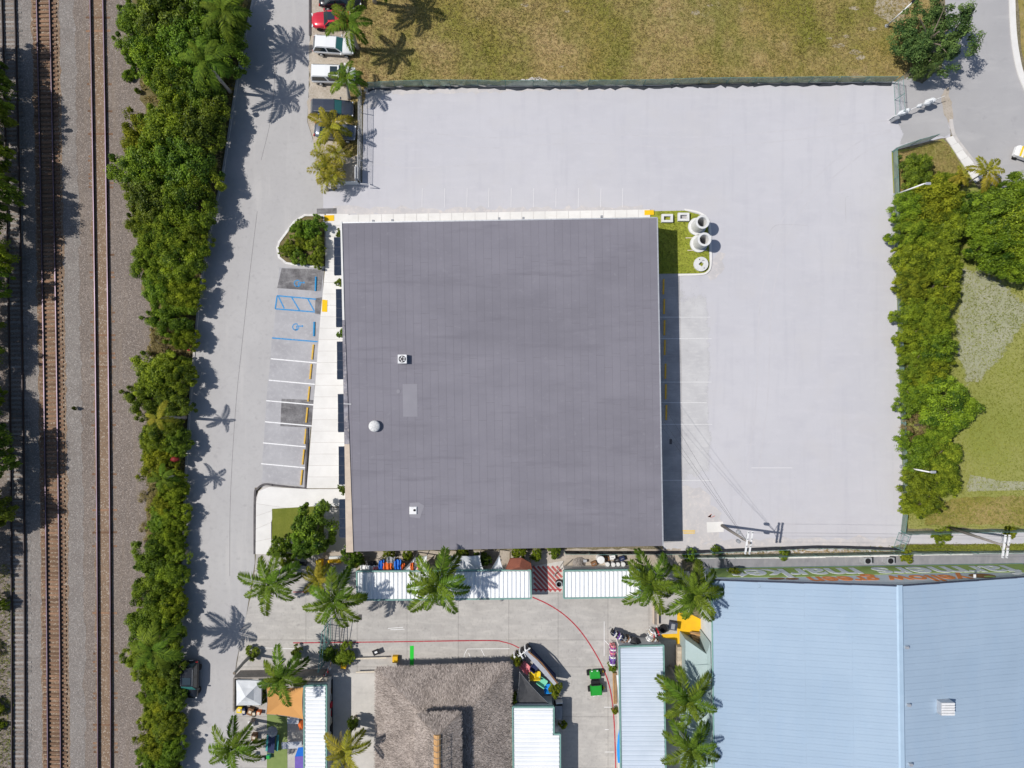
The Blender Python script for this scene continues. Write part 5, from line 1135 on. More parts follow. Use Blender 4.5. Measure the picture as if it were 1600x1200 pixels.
obj("cut_end", MB().tube([W(366, 1052, 5.0), W(365.8, 1052.2, 5.04)], [.15, .13], 10), M['trunk'], t)
# ================================================================ VEHICLES
def car(px, py, heading, label, L_=4.5, Wd=1.82, H=1.5, kind='suv', paint='car_black', glass='glass', sunroof=False, name="parked_car", cat="car", group="cars parked beside the field", roofm=None):
    t = thing(name, (0, 0, 0), label, cat, group)
    hw = Wd / 2; pm = M[paint]
    belt = .62 * H if kind != 'sedan' else .64 * H
    # body: stations from nose to tail (x, half width, top z, bottom z)
    if kind == 'sedan': st = [(.5, .62, .42, .3), (.485, .80, .5, .24), (.44, .93, .56, .2), (.30, .99, .60, .18), (.14, 1.0, belt / H, .18), (-.30, 1.0, belt / H, .18), (-.42, .96, .64, .2), (-.485, .84, .58, .26), (-.5, .68, .48, .34)]
    elif kind == 'van': st = [(.5, .70, .42, .28), (.47, .88, .54, .22), (.40, .97, .58, .18), (.27, 1.0, .62, .18), (-.44, 1.0, .62, .18), (-.49, .95, .60, .22), (-.5, .90, .5, .3)]
    elif kind == 'hatch': st = [(.5, .42, .40, .3), (.485, .66, .48, .24), (.44, .88, .55, .2), (.34, .98, .60, .18), (.16, 1.0, .63, .18), (-.36, 1.0, .63, .18), (-.46, .92, .60, .22), (-.5, .74, .5, .3)]
    else: st = [(.5, .56, .44, .28), (.485, .78, .52, .22), (.43, .94, .585, .18), (.26, .99, .62, .18), (.1, 1.0, .63, .18), (-.40, 1.0, .63, .18), (-.485, .92, .60, .24), (-.5, .8, .5, .32)]
    secs = []
    for x, w, zt, zb in st:
        w *= hw; zt *= H; zb *= H; m_ = (zt + zb) / 2
        secs.append([(x * L_, -w * .93, zb), (x * L_, -w, m_), (x * L_, -w * .97, zt - .10), (x * L_, -w * .84, zt - .012), (x * L_, -w * .4, zt + .018), (x * L_, w * .4, zt + .018), (x * L_, w * .84, zt - .012), (x * L_, w * .97, zt - .10), (x * L_, w, m_), (x * L_, w * .93, zb)])
    obj("body", MB().loft(secs), pm, t, smooth=True)
    if kind == 'sedan': f = (.17, .02, -.20, -.36)
    elif kind == 'van': f = (.30, .16, -.46, -.495)
    elif kind == 'hatch': f = (.17, .02, -.26, -.43)
    else: f = (.24, .10, -.40, -.485)
    xa, xb, xc, xd = [q * L_ for q in f]; wb_, wr = hw * .93, hw * .74; zb, zr = belt - .02, H - .02
    cab = [[(xa, -wb_, zb), (xa, wb_, zb)], [(xb, -wr, zr), (xb, wr, zr)], [(xc, -wr, zr), (xc, wr, zr)], [(xd, -wb_, zb), (xd, wb_, zb)]]
    mb = MB(); v = [cab[0][0], cab[0][1], cab[1][0], cab[1][1], cab[2][0], cab[2][1], cab[3][0], cab[3][1]]
    xm = (xb + xc) / 2
    v += [(xm, -wr, zr + .035), (xm, wr, zr + .035), (xb, 0, zr + .03), (xm, 0, zr + .06), (xc, 0, zr + .03)]
    mb.add(v, [(0, 1, 3, 10, 2), (2, 10, 11, 8), (10, 3, 9, 11), (8, 11, 12, 4), (11, 9, 5, 12), (7, 6, 4, 12, 5), (6, 0, 2, 8, 4), (1, 7, 5, 9, 3)])
    o_cab = obj("cabin", mb, M[roofm] if roofm else pm, t, bevel=.03)
    def inset(q, s, off):
        q = [Vector(p) for p in q]; c = sum(q, Vector()) / len(q); n = (q[1] - q[0]).cross(q[-1] - q[0]).normalized()
        if n.dot(c - Vector((0, 0, H * .45))) < 0: n = -n
        return [c + (p - c) * s + n * off for p in q], n
    def pane(nm, q, s=.86, gm=M[glass]):
        q, n = inset(q, s, .022); mb = MB(); k = len(q); mb.add(q + [p - n * .03 for p in q], [tuple(range(k)), tuple(range(2 * k - 1, k - 1, -1))] + [(i, i + k, (i + 1) % k + k, (i + 1) % k) for i in range(k)])
        # make the outer face look outwards
        a = (q[1] - q[0]).cross(q[2] - q[0])
        if a.dot(n) < 0: mb.f = [tuple(reversed(f_)) for f_ in mb.f]
        return obj(nm, mb, gm, t)
    pane("windshield", [cab[0][0], cab[0][1], cab[1][1], cab[1][0]], .9)
    pane("rear_window", [cab[3][0], cab[3][1], cab[2][1], cab[2][0]], .86, M['glass'])
    for s_ in (0, 1):
        a, b, c_, d = cab[0][s_], cab[1][s_], cab[2][s_], cab[3][s_]
        mid_b = tuple((Vector(b) + Vector(c_)) / 2); mid_a = tuple(Vector(a).lerp(Vector(d), .5))
        pane("side_window", [a, b, mid_b, mid_a], .86, M['glass']); pane("side_window", [mid_a, mid_b, c_, d], .86, M['glass'])
    if sunroof: obj("sunroof", MB().box(((xb * .7 + xc * .3) if kind != 'van' else xb - .55, 0, zr + .062), (.75, wr * 1.35, .03)), M['glass'], t)
    if kind in ('suv', 'van'):
        for s_ in (-1, 1): obj("roof_rail", MB().tube([(xb - .1, s_ * wr * .93, zr + .05), (xc + .15, s_ * wr * .93, zr + .05)], .025, 5), M['c_grey'], t)
    for x in (.31 * L_, -.30 * L_):
        for s_ in (-1, 1):
            w = obj("wheel", MB().lathe([(.20, -.11), (.32, -.10), (.335, 0), (.32, .10), (.20, .11)], (0, 0, 0), 18), M['tyre'], t)
            w.location = (x, s_ * (hw - .09), .335); w.rotation_euler = (math.pi / 2, 0, 0)
            rm_ = obj("rim", MB().lathe([(.0, -.118), (.2, -.115), (.2, .115), (0, .118)], (0, 0, 0), 14), M['rim'], None); rm_.parent = w; rm_.location = (0, 0, 0)
    for s_ in (-1, 1):
        obj("headlight", MB().box((L_ * .472, s_ * hw * .66, H * .46), (.14, .34, .13), -s_ * .35), M['lampglass'], t)
        obj("taillight", MB().box((-L_ * .482, s_ * hw * .76, H * .52), (.10, .26, .2), s_ * .2), M['taillamp'], t)
        obj("mirror", MB().box((xa - .12, s_ * (hw + .10), belt + .05), (.14, .22, .14)), pm, t)
    obj("bumper", MB().box((L_ * .492, 0, .34), (.08, Wd * .66, .16)), M['c_black'], t); obj("number_plate", MB().box((-L_ * .502, 0, .62), (.03, .4, .14)), M['c_white'], t)
    p = W(px, py, 0.8); t.location = (p.x, p.y, .02); t.rotation_euler = (0, 0, heading)
    return t
car(531, -3, 0.03, "black car cut by the top edge of the photo, above the red car", 4.7, 1.85, 1.5, 'sedan', 'car_black')
car(516, 30, math.pi + .03, "red hatchback with a sunroof, nose towards the road", 4.2, 1.78, 1.45, 'hatch', 'car_red', 'glass', True)
car(521, 71, -.07, "silver white car with a teal tinted windshield, parked below the red car", 4.5, 1.82, 1.6, 'suv', 'car_white', 'glass_teal')
car(521, 116, -.03, "white van like car with a dark square sunroof and a palm over its nose", 4.8, 1.85, 1.65, 'van', 'car_white', 'glass', True)
car(519, 170, -.02, "dark blue black pickup sized car nose to the fence", 4.7, 1.9, 1.75, 'suv', 'car_navy', 'glass_teal')
car(523, 204, -.10, "silver and dark blue sedan half hidden under the yellowish palm", 4.6, 1.82, 1.42, 'sedan', 'car_steel', 'glass')
car(297, 1062, -math.pi / 2 - .02, "black car parked on the road against the tree belt", 4.1, 1.85, 1.62, 'suv', 'car_black', 'glass_teal', True, group=None)

# green utility buggy in the market street
t = thing("utility_buggy", (0, 0, 0), "bright green utility buggy with a cargo box in the market street", "buggy")
obj("hood", MB().loft([[(x, -w, .42), (x, -w, z), (x, w, z), (x, w, .42)] for x, w, z in ((1.28, .42, .62), (1.15, .55, .74), (.6, .60, .86), (.42, .56, .84))]), M['tractor'], t, bevel=.04)
obj("chassis", MB().box((0, 0, .42), (2.4, .8, .22)), M['c_black'], t)
obj("seat", MB().box((.0, 0, .72), (.42, 1.0, .16)).box((-.2, 0, .92), (.12, 1.0, .36)), M['c_black'], t, bevel=.03)
bedm = MB().box((-.78, 0, .66), (1.15, 1.22, .06))
for c_, d in (((-.78, .6, .82), (1.15, .05, .32)), ((-.78, -.6, .82), (1.15, .05, .32)), ((-1.33, 0, .82), (.05, 1.2, .32)), ((-.23, 0, .82), (.05, 1.2, .32))): bedm.box(c_, d)
cargo = obj("cargo_box", bedm, M['tractor'], t); obj("lid", MB().box((-.78, 0, .97), (1.05, 1.1, .05)), M['tractor'], cargo)
for x, s_ in ((.95, 1), (.95, -1), (-.85, 1), (-.85, -1)):
    w = obj("wheel", MB().lathe([(.14, -.13), (.29, -.13), (.31, 0), (.29, .13), (.14, .13)], (0, 0, 0), 16), M['tyre'], t); w.location = (x, s_ * .72, .31); w.rotation_euler = (math.pi / 2, 0, 0)
    h_ = obj("hub", MB().lathe([(0, -.14), (.13, -.135), (.13, .135), (0, .14)], (0, 0, 0), 12), M['c_yellow'], None); h_.parent = w; h_.location = (0, 0, 0)
for s_ in (-1, 1): obj("headlight", MB().box((1.22, s_ * .3, .68), (.08, .16, .1)), M['lampglass'], t)
obj("steering_wheel", MB().tube([(.42 + .02 * math.sin(a), .25 + .17 * math.cos(a), 1.0 + .17 * math.sin(a)) for a in [k * .524 for k in range(13)]], .018, 6), M['c_black'], t)
obj("hitch", MB().tube([(-1.35, -.4, .5), (-1.62, -.3, .5), (-1.5, 0, .52), (-1.66, .3, .5), (-1.35, .42, .5)], .05, 6), M['c_white'], t)
p = W(930, 1065, .6); t.location = (p.x, p.y, .04); t.rotation_euler = (0, 0, math.pi / 2 + .07)

# small white and yellow cart, cut by the right edge on the street
t = thing("utility_cart", (0, 0, 0), "white utility cart with yellow stripe cut by the right edge on the street", "cart")
obj("body", MB().loft([[(x, -w, .35), (x, -w, z), (x, w, z), (x, w, .35)] for x, w, z in ((1.2, .5, .8), (.9, .62, .95), (-.9, .62, .95), (-1.1, .55, .85))]), M['c_white'], t, bevel=.05)
obj("stripe", MB().box((.1, -.0, .97), (.35, 1.2, .04)).box((.62, 0, .965), (.2, 1.15, .04)), M['c_yellow'], t)
obj("canopy", MB().box((-.25, 0, 1.75), (1.1, 1.15, .06)), M['navy'], t, bevel=.03)
for x, s_ in ((.2, 1), (.2, -1), (-.75, 1), (-.75, -1)): obj("post", MB().tube([(x, s_ * .5, .9), (x, s_ * .5, 1.74)], .03, 5), M['c_white'], t)
for x, s_ in ((.75, 1), (.75, -1), (-.75, 1), (-.75, -1)):
    w = obj("wheel", MB().lathe([(.1, -.09), (.24, -.09), (.25, 0), (.24, .09), (.1, .09)], (0, 0, 0), 14), M['tyre'], t); w.location = (x, s_ * .62, .25); w.rotation_euler = (math.pi / 2, 0, 0)
p = W(1603, 240, .8); t.location = (p.x, p.y, .02); t.rotation_euler = (0, 0, math.pi - .35)

# ================================================================ WHEEL STOPS
def stop(px, py, ln, m, label, group, ang):
    t = thing("wheel_stop", (0, 0, 0), label, "wheel stop", group)
    obj("block", MB().loft([[(-.10, y, 0), (.10, y, 0), (.075, y, .12), (-.075, y, .12)] for y in (-ln / 2, ln / 2)]), m, t)
    for s_ in (-1, 1): obj("bolt", MB().lathe([(.03, 0), (.03, .01), (0, .014)], (0, s_ * ln * .36, .12), 8), M['c_grey'], t)
    p = W(px, py, .1); t.location = (p.x, p.y, .024); t.rotation_euler = (0, 0, ang)
M['stop_y'] = mat("stop_yellow", (.72, .44, .03), (.55, .36, .10), 3, coords='obj'); M['stop_b'] = mat("stop_blue", (.02, .20, .45), (.03, .27, .52), 3)
M['stop_o'] = mat("stop_shade_lifted", (.92, .56, .06), (.75, .44, .06), 4)  # east stops: yellow brightened in the colour to offset the warehouse shadow
for x, y, l in [(493, 443.5, "blue wheel stop in the dark sealed bay"), (490.5, 514, "blue wheel stop above the single blue line")]: stop(x, y, 1.6, M['stop_b'], l, "blue wheel stops", -.03)
for i, (x, y) in enumerate([(488.5, 550), (485.3, 580.5), (482.3, 615.5), (479.2, 648.5), (476.8, 682), (473.8, 714), (471, 746)]):
    stop(x, y, 1.68, M['stop_y'], ["topmost yellow wheel stop west of the warehouse, just under the blue line", "yellow wheel stop between the first and second white lines west of the warehouse", "yellow wheel stop touching the top of the dark square patch", "yellow wheel stop across the dark square patch", "yellow wheel stop just below the dark square patch", "yellow wheel stop in the second bay from the kerb corner", "lowest yellow wheel stop west of the warehouse, in the kerb corner bay"][i], "yellow wheel stops west of the warehouse", -.10)
for i, (x, y) in enumerate([(1037, 448), (1038, 479), (1038.5, 512), (1039, 543), (1040, 580), (1040.5, 612), (1041.3, 644.5)]):
    stop(x, y, 1.68, M['stop_o'], "brightened yellow stop in the warehouse shade, " + ["just below the green lawn", "above the topmost white line", "between the two closest upper white lines", "just below the second white line", "between the second and third white line", "below the third white line", "above the last full bay line"][i], "wheel stops east of the warehouse", -.02)

# ================================================================ PRECAST CONCRETE PIECES
def ringmesh(ro, ri, z0, z1, c=(0, 0, 0), n=36): return MB().lathe([(ri, z0), (ro, z0), (ro, z1), (ri, z1), (ri, z0)], c, n, False)
for x, y, l in [(1089, 354, "upper of the two upright concrete manhole pipes on the lawn"), (1092, 380.5, "lower of the two upright concrete manhole pipes on the lawn")]:
    b = W(x, y, 0.2); t = thing("concrete_pipe", (b.x, b.y, .05), l, "concrete pipe", "upright concrete pipes")
    bs = obj("base_slab", MB().lathe([(0, 0), (.98, 0), (.98, .22), (.0, .22)], (b.x, b.y, .05), 36), M['conc_light'], t)
    obj("barrel", ringmesh(.70, .50, .22, 2.3, (b.x, b.y, .05)), M['conc_light'], t); obj("floor", MB().lathe([(0, .225), (.5, .225), (.5, .24), (0, .24)], (b.x, b.y, .05), 24), M['east'], t)
    obj("collar", ringmesh(.74, .52, 2.3, 2.38, (b.x, b.y, .05)), M['conc_light'], t)
for x, y, l in [(1089, 372, "timber batten under the lower concrete pipe, upper one"), (1092, 391.5, "timber batten under the lower concrete pipe, lower one")]:
    b = W(x, y, 0); tag(obj("batten", MB().box((b.x - .2, b.y, .09), (2.2, .09, .09)), M['c_cream']), l, "timber")
b = W(1095.5, 412.5, .3); t = thing("manhole_lid", (b.x, b.y, .05), "round white concrete lid with a square hole lying on the lawn corner", "concrete lid")
mb = MB(); n = 32; hole = [(.0, .27), (.33, .04), (.08, -.30), (-.30, -.02)]
outer = [(.80 * math.cos(2 * math.pi * k / n), .80 * math.sin(2 * math.pi * k / n)) for k in range(n)]
hn = []
for k in range(n):
    a = 2 * math.pi * k / n; d = Vector((math.cos(a), math.sin(a)))
    best = .3
    for i in range(4):
        p0, p1 = Vector(hole[i]), Vector(hole[(i + 1) % 4]); e = p1 - p0; den = d.x * e.y - d.y * e.x
        if abs(den) > 1e-9:
            tt = (p0.x * e.y - p0.y * e.x) / den; ss = (p0.x * d.y - p0.y * d.x) / den
            if tt > 0 and -.001 <= ss <= 1.001: best = tt
    hn.append((d.x * best, d.y * best))
for z in (.0, .28): mb.v += [(b.x + p[0], b.y + p[1], .05 + z) for p in outer] + [(b.x + p[0], b.y + p[1], .05 + z) for p in hn]
for k in range(n):
    j = (k + 1) % n
    mb.f += [(2 * n + k, 2 * n + j, 3 * n + j, 3 * n + k), (k, j, 2 * n + j, 2 * n + k), (n + j, n + k, 3 * n + k, 3 * n + j)]
obj("slab", mb, M['conc_light'], t)
for dx, dy in ((-.18, .5), (.33, -.45)): obj("lifting_hole", MB().lathe([(.06, 0), (.06, .006), (0, .006)], (b.x + dx, b.y + dy, .331), 10), M['dark'], t)
obj("lifting_loop", MB().tube([(b.x + .05, b.y + .3, .33), (b.x + .2, b.y + .42, .40), (b.x + .38, b.y + .36, .33)], .025, 6), M['c_grey'], t)
for x, y, l in [(1042, 341.5, "left of the two square concrete frames on the lawn"), (1067.5, 339.5, "right of the two square concrete frames on the lawn")]:
    b = W(x, y, .2); t = thing("concrete_curb_ring", (b.x, b.y, .05), l, "concrete frame", "square concrete frames")
    for c_, d in (((0, .33), (1.24, .24)), ((0, -.33), (1.24, .24)), ((-.5, 0), (.24, .42)), ((.5, 0), (.24, .42))): obj("side", MB().box((b.x + c_[0], b.y + c_[1], .05 + .2), (d[0], d[1], .4)), M['conc_light'], t)
    obj("floor", MB().box((b.x, b.y, .07), (.76, .42, .03)), M['east'] if x > 1050 else M['turf'], t)

# ================================================================ POLES AND WIRES
def lightpole(bpx, tpx, h, label, arm=None):
    b = W(*bpx, 0); tp = W(*tpx, h)
    t = thing("light_pole", b, label, "light pole", "white light poles")
    obj("shaft", MB().tube([b, (tp.x, tp.y, h)], [.10, .07], 10), M['c_white'], t, smooth=True); obj("base_plate", MB().lathe([(.22, 0), (.22, .06), (.13, .1), (.13, .3)], (b.x, b.y, 0), 14), M['c_grey'], t)
    d = Vector(arm or (.4, 0, 0)); obj("lamp_head", MB().box((tp.x + d.x, tp.y + d.y, h + .04), (.5, .26, .12), math.atan2(d.y, d.x)), M['c_black' if arm else 'galv'], t); obj("arm", MB().tube([(tp.x, tp.y, h), (tp.x + d.x, tp.y + d.y, h + .05)], .04, 6), M['c_white'], t)
lightpole((1385, 41), (1423, 6), 4.6, "white light pole on the dry field near the street, leaning to the top edge", (.25, .3, 0))
lightpole((1398, 304.5), (1444, 287), 5.2, "white light pole rising from the top of the right hedge")
lightpole((1408, 729), (1452, 737.5), 5.2, "white light pole crossing the lower part of the right hedge")
HP = 9.3
poles = []
for (bx_, by_), (tx, ty), l in [((1128, 821), (1172, 849), "utility pole with a double white crossarm above the word market"), ((1482, 824), (1576, 855), "utility pole with a double white crossarm at the right edge of the photo")]:
    b = W(bx_, by_); tp = W(tx, ty, HP); t = thing("utility_pole", b, l, "utility pole", "utility poles"); poles.append(tp)
    obj("pole", MB().tube([b, (tp.x, tp.y, HP)], [.17, .11], 10), M['timber_grey'], t, smooth=True)
    for s_ in (-1, 1):
        ca = obj("crossarm", MB().box((tp.x + s_ * .2, tp.y, HP - .35), (.14, 2.3, .16), -.14), M['c_white'], t)
        for q in (-1.0, -.35, .35, 1.0): obj("insulator", MB().lathe([(.05, 0), (.07, .05), (.05, .1), (.03, .16), (0, .17)], (tp.x + s_ * .2 + q * .14, tp.y + q, HP - .27), 8), M['c_grey'], ca)
    obj("brace", MB().tube([(tp.x - .2, tp.y + .8, HP - .4), (tp.x, tp.y, HP - 1.2), (tp.x - .2, tp.y - .8, HP - .4)], .03, 5), M['galv'], t)
    if tx < 1300:
        for q, yy in ((0, .95), (1, -.1)): obj("transformer", MB().lathe([(0, 0), (.16, 0), (.18, .06), (.18, .52), (.1, .62), (0, .62)], (tp.x - .72, tp.y + yy * .9, HP - 1.6), 14), M['c_grey'] if q else M['galv'], t)
        obj("bracket", MB().tube([(tp.x - .75, tp.y + .85, HP - 1.2), (tp.x, tp.y, HP - 1.0), (tp.x - .75, tp.y - .1, HP - 1.2)], .03, 5), M['galv'], t)
def wire(a, b, sag, label, r_=.009):
    a, b = Vector(a), Vector(b); n = 18
    pts = [a.lerp(b, k / n) - Vector((0, 0, sag * 4 * (k / n) * (1 - k / n))) for k in range(n + 1)]
    tag(obj("overhead_wire", MB().tube(pts, r_, 4), M['fence_dark']), label, "wire", "overhead wires")
for q, l in ((-1.0, "overhead wire along the alley, nearest the market hall"), (-.35, "overhead wire along the alley, second from the market hall"), (1.0, "overhead wire along the alley, nearest the parking lot")):
    a = poles[0] + Vector((q * .14, q, -.1)); b = poles[1] + Vector((q * .14, q, -.1)); wire(a, b, .5, l)
    wire(b, b + Vector((40, .6, 0)), .6, l + ", beyond the right hand pole")
for (x, y), z, l in [((1034, 628), 4.2, "service wire from the pole to the warehouse's east edge, uppermost"), ((1035, 655), 4.2, "service wire from the pole to the warehouse's east edge, middle"), ((1035.5, 668), 4.2, "service wire from the pole to the warehouse's east edge, lowest")]:
    wire(poles[0] + Vector((0, 0, -.9)), W(x, y, z), .35, l, .010)

# ================================================================ FENCES AND GATES
def fence(pts, h, step, label, screen=M['fence_green'], name="fence", cat="fence", post=M['fence_pipe'], rails=True, mesh=False, wave=.06, dark_foot=False, seed=1):
    r = random.Random(seed); n = max(1, round(sum(math.hypot(pts[i + 1][0] - pts[i][0], pts[i + 1][1] - pts[i][1]) for i in range(len(pts) - 1)) / (step * PXM)))
    P = [W(*p) for p in polysample(pts, n)]; t = thing(name, P[0], label, cat)
    for p in P: obj("post", MB().tube([p, (p.x + r.gauss(0, .03), p.y + r.gauss(0, .03), h + .05)], .035, 7), post, t)
    for i in range(n):
        a, b = P[i], P[i + 1]; d = (b - a).normalized(); s_ = Vector((-d.y, d.x, 0))
        if rails:
            for z in ((h,) if not mesh else (h, h * .5, .08)): obj("rail", MB().tube([(a.x, a.y, z), (b.x, b.y, z)], .024, 6), post, t)
        if mesh:
            mb = MB(); L_ = (b - a).length; k = int(L_ / .16)
            for j in range(-int(h / .16), k):
                for sg in (1, -1):
                    u0, u1 = j * .16, j * .16 + h
                    z0, z1 = (0.06, h) if sg > 0 else (h, .06)
                    lo, hi = max(u0, 0), min(u1, L_)
                    if hi - lo < .05: continue
                    f0, f1 = (lo - u0) / h, (hi - u0) / h
                    mb.tube([tuple(a + d * lo + Vector((0, 0, z0 + (z1 - z0) * f0))), tuple(a + d * hi + Vector((0, 0, z0 + (z1 - z0) * f1)))], .0055, 3, False)
            obj("chain_link", mb, M['galv'], t, kind='stuff')
        if screen is not None:
            secs = []
            k = 5
            for j in range(k + 1):
                q = a.lerp(b, j / k); bul = r.gauss(0, wave); top = h - abs(r.gauss(0, wave))
                secs.append([tuple(q + s_ * .03 + Vector((0, 0, .02))), tuple(q + s_ * (.03 + bul) + Vector((0, 0, h * .5))), tuple(q + s_ * .035 + Vector((0, 0, top))), tuple(q + s_ * .04 + Vector((0, 0, top))), tuple(q + s_ * (.045 + bul) + Vector((0, 0, h * .5))), tuple(q + s_ * .045 + Vector((0, 0, .02)))])
            obj("screen_panel", MB().loft(secs), screen, t)
        if dark_foot:  # lumpy dark strip along the fence foot
            q = [a + s_ * -.1, b + s_ * -.1]; secs = []
            for j in range(6):
                c_ = q[0].lerp(q[1], j / 5); w_ = max(.04, r.gauss(.24, .1)); secs.append([tuple(c_ - s_ * w_ * (1 if s_.y > 0 else -1) + Vector((0, 0, .02))), tuple(c_ - s_ * w_ * .5 * (1 if s_.y > 0 else -1) + Vector((0, 0, .16))), tuple(c_ + Vector((0, 0, .10))), tuple(c_ + Vector((0, 0, .02)))])
            obj("foot_strip", MB().loft(secs), M['fence_dark'], t)
    return t
fence([(575, 138), (640, 134.5), (720, 134), (800, 135), (900, 134.5), (1000, 134), (1090, 131), (1200, 130), (1300, 129), (1392, 129)], 1.5, 3.0, "green screened fence with a dark strip at its foot between field and lot", dark_foot=True, wave=.16)
fence([(565, 141), (565.5, 200), (564, 286)], 1.8, 2.6, "chain link fence west of the lot, beside the parked cars", screen=None, mesh=True, post=M['galv'])
fence([(1394.5, 238), (1397, 300), (1399, 400), (1403, 520), (1406, 620), (1410, 740), (1412, 795), (1407, 829)], 1.0, 3.0, "green screened fence between the lot and the right hedge", seed=3, wave=.08)
fence([(1394, 237), (1410, 230.5), (1452, 219)], 1.8, 2.2, "short green fence across the top of the dry island", seed=4, screen=M['fence_green'])
fence([(1396, 131), (1399, 182)], 1.9, 1.9, "open green chain link gate leaf beside the driveway", mesh=True, seed=5, name="gate", cat="gate", screen=None)
fence([(1404, 832), (1396, 854)], 2.0, 1.0, "small green chain link gate across the back path", mesh=True, seed=6, name="gate", cat="gate", screen=None)
fence([(1408, 831), (1500, 828), (1640, 826)], 1.6, 3.2, "green screened fence between the lawn and the back path", seed=7)
fence([(882, 861), (960, 861.5), (1066, 861)], 1.5, 2.6, "dark screened fence along the alley below the warehouse's lower edge", screen=M['fence_dark'], seed=8)
fence([(1066, 861), (1180, 856), (1290, 852), (1400, 856)], 1.5, 3.0, "dark screened fence along the lower edge of the lot", screen=M['fence_dark'], seed=9)
fence([(1060, 868), (1200, 866), (1400, 862), (1640, 860)], 1.3, 3.0, "low green screened fence in the alley along the white edging wall", seed=10)
# open gate of the lot near the yellow palms: plate posts and shadowed panel
t = thing("gate", W(563, 268), "white gate panel with a sign board at the west entrance of the lot", "gate")
obj("post", MB().tube([W(561, 266), W(561, 266) + Vector((0, 0, 1.6))], .07, 8), M['c_white'], t); obj("panel", MB().box(tuple(W(559.5, 277) + Vector((0, 0, .8))), (.07, 1.45, 1.4)), M['galv'], t)
obj("bar", MB().tube([W(563, 287, 1.2), W(578, 288, 1.2)], .04, 6).tube([W(578, 288, 1.2), W(578, 288, 0)], .04, 6), M['galv'], t); obj("sign_board", MB().box(tuple(W(551, 289) + Vector((0, 0, .75))), (1.6, .07, 1.1)), M['grey_wall'], t)
# white boom barrier bundled beside the driveway
t = thing("boom_barrier", W(1396, 184), "white boom barrier with bundled white covers across the driveway", "barrier")
A_, B_ = W(1396, 182, 1.0), W(1476, 150, 1.1)
obj("boom", MB().tube([A_, A_.lerp(B_, .5), B_], [.05, .045, .03], 8), M['c_white'], t)
for f_, s1 in ((.0, 1), (.33, 1), (.62, 1), (.88, 1)):
    q = A_.lerp(B_, f_); obj("post", MB().tube([(q.x, q.y, 0), (q.x, q.y, 1.1)], .05, 7), M['c_white'], t)
rb = random.Random(9)
for f_, d in ((.16, (1.1, .55, .55)), (.25, (.7, .45, .4)), (.50, (.7, .35, .4)), (.66, (.9, .55, .55)), (.74, (.6, .5, .5))):
    q = A_.lerp(B_, f_); secs = []
    for k in range(7):
        a = -d[0] / 2 + d[0] * k / 6; s_ = math.sin(math.pi * (k + .6) / 7.2); dv = (B_ - A_).normalized(); nv = Vector((-dv.y, dv.x, 0))
        secs.append([tuple(q + dv * a + nv * (d[1] * .6 * s_ * math.cos(j * .785) * rb.uniform(.8, 1.2)) + Vector((0, 0, .15 + d[2] * s_ * math.sin(j * .785) * rb.uniform(.8, 1.2)))) for j in range(8)])
    obj("cover", MB().loft(secs), M['white_sail'], t)
obj("counterweight", MB().box((A_.x + .4, A_.y - .1, .55), (.5, .4, 1.0), .3), M['c_grey'], t)
# green market entrance gate
t = thing("entrance_gate", W(512, 1005), "tall green metal gate leaf standing at the market entrance below a palm", "gate")
for a, b in (((517, 966), (517.5, 1000)), ((513, 975), (507, 1035))):
    pa, pb = W(*a), W(*b)
    obj("post", MB().tube([pa, pa + Vector((0, 0, 2.6))], .06, 8), M['fence_pipe'], t); obj("post", MB().tube([pb, pb + Vector((0, 0, 2.6))], .06, 8), M['fence_pipe'], t)
    for z in (.2, 1.3, 2.55): obj("rail", MB().tube([pa + Vector((0, 0, z)), pb + Vector((0, 0, z))], .04, 6), M['fence_pipe'], t)
    n = 14
    for k in range(1, n): q = pa.lerp(pb, k / n); obj("bar", MB().tube([q + Vector((0, 0, .2)), q + Vector((0, 0, 2.55))], .014, 5), M['fence_pipe'], t)
t = thing("portal_frame", W(540, 966), "thin dark metal portal frame standing right of the entrance gate", "frame")
pa, pb = W(531, 967), W(541, 963); pc = W(533, 1015)
for q in (pa, pb, pc): obj("leg", MB().tube([q, q + Vector((0, 0, 1.1))], .035, 6), M['c_black'], t)
obj("bar", MB().tube([pa + Vector((0, 0, 1.1)), pb + Vector((0, 0, 1.1)), pc + Vector((0, 0, 1.1))], .035, 6), M['c_black'], t)
# red tarp and reflector posts
p = W(271, 718, 2.4); rt = MB(); g_ = random.Random(2)
rt.loft([[(p.x + (-.42 + .14 * k) + g_.uniform(-.05, .05), p.y + .34 * math.cos(j * 1.047) * (1 - abs(k - 3) * .16), 2.1 + .38 * math.sin(j * 1.047) * (1 - abs(k - 3) * .2)) for j in range(6)] for k in range(7)])
tag(obj("red_tarp", rt, M['c_darkred'], smooth=True), "dark red tarp bundle caught in the tree belt", "tarp")
for i, (x, y) in enumerate([(319, 364), (307, 464), (300.5, 511), (300, 547)]):
    b = W(x, y); t = thing("marker_post", b, "short red marker post at the road edge " + ["facing the planter island", "facing the blue hatched bay", "facing the lower wheelchair emblem", "facing the topmost yellow wheel stop"][i], "marker post", "red marker posts")
    obj("post", MB().tube([b, b + Vector((0, 0, .7))], .04, 6), M['c_grey'], t); obj("reflector", MB().box((b.x, b.y, .72), (.26, .2, .22)), M['c_red'], t)
t = thing("meter_box", W(291, 862), "small tan meter box at the road edge of the belt", "box"); b = W(291, 862)
obj("cabinet", MB().box((b.x, b.y, .4), (.5, .5, .8)), M['tan_block'], t); obj("lid", MB().box((b.x, b.y, .83), (.56, .56, .06)), M['stucco'], t)
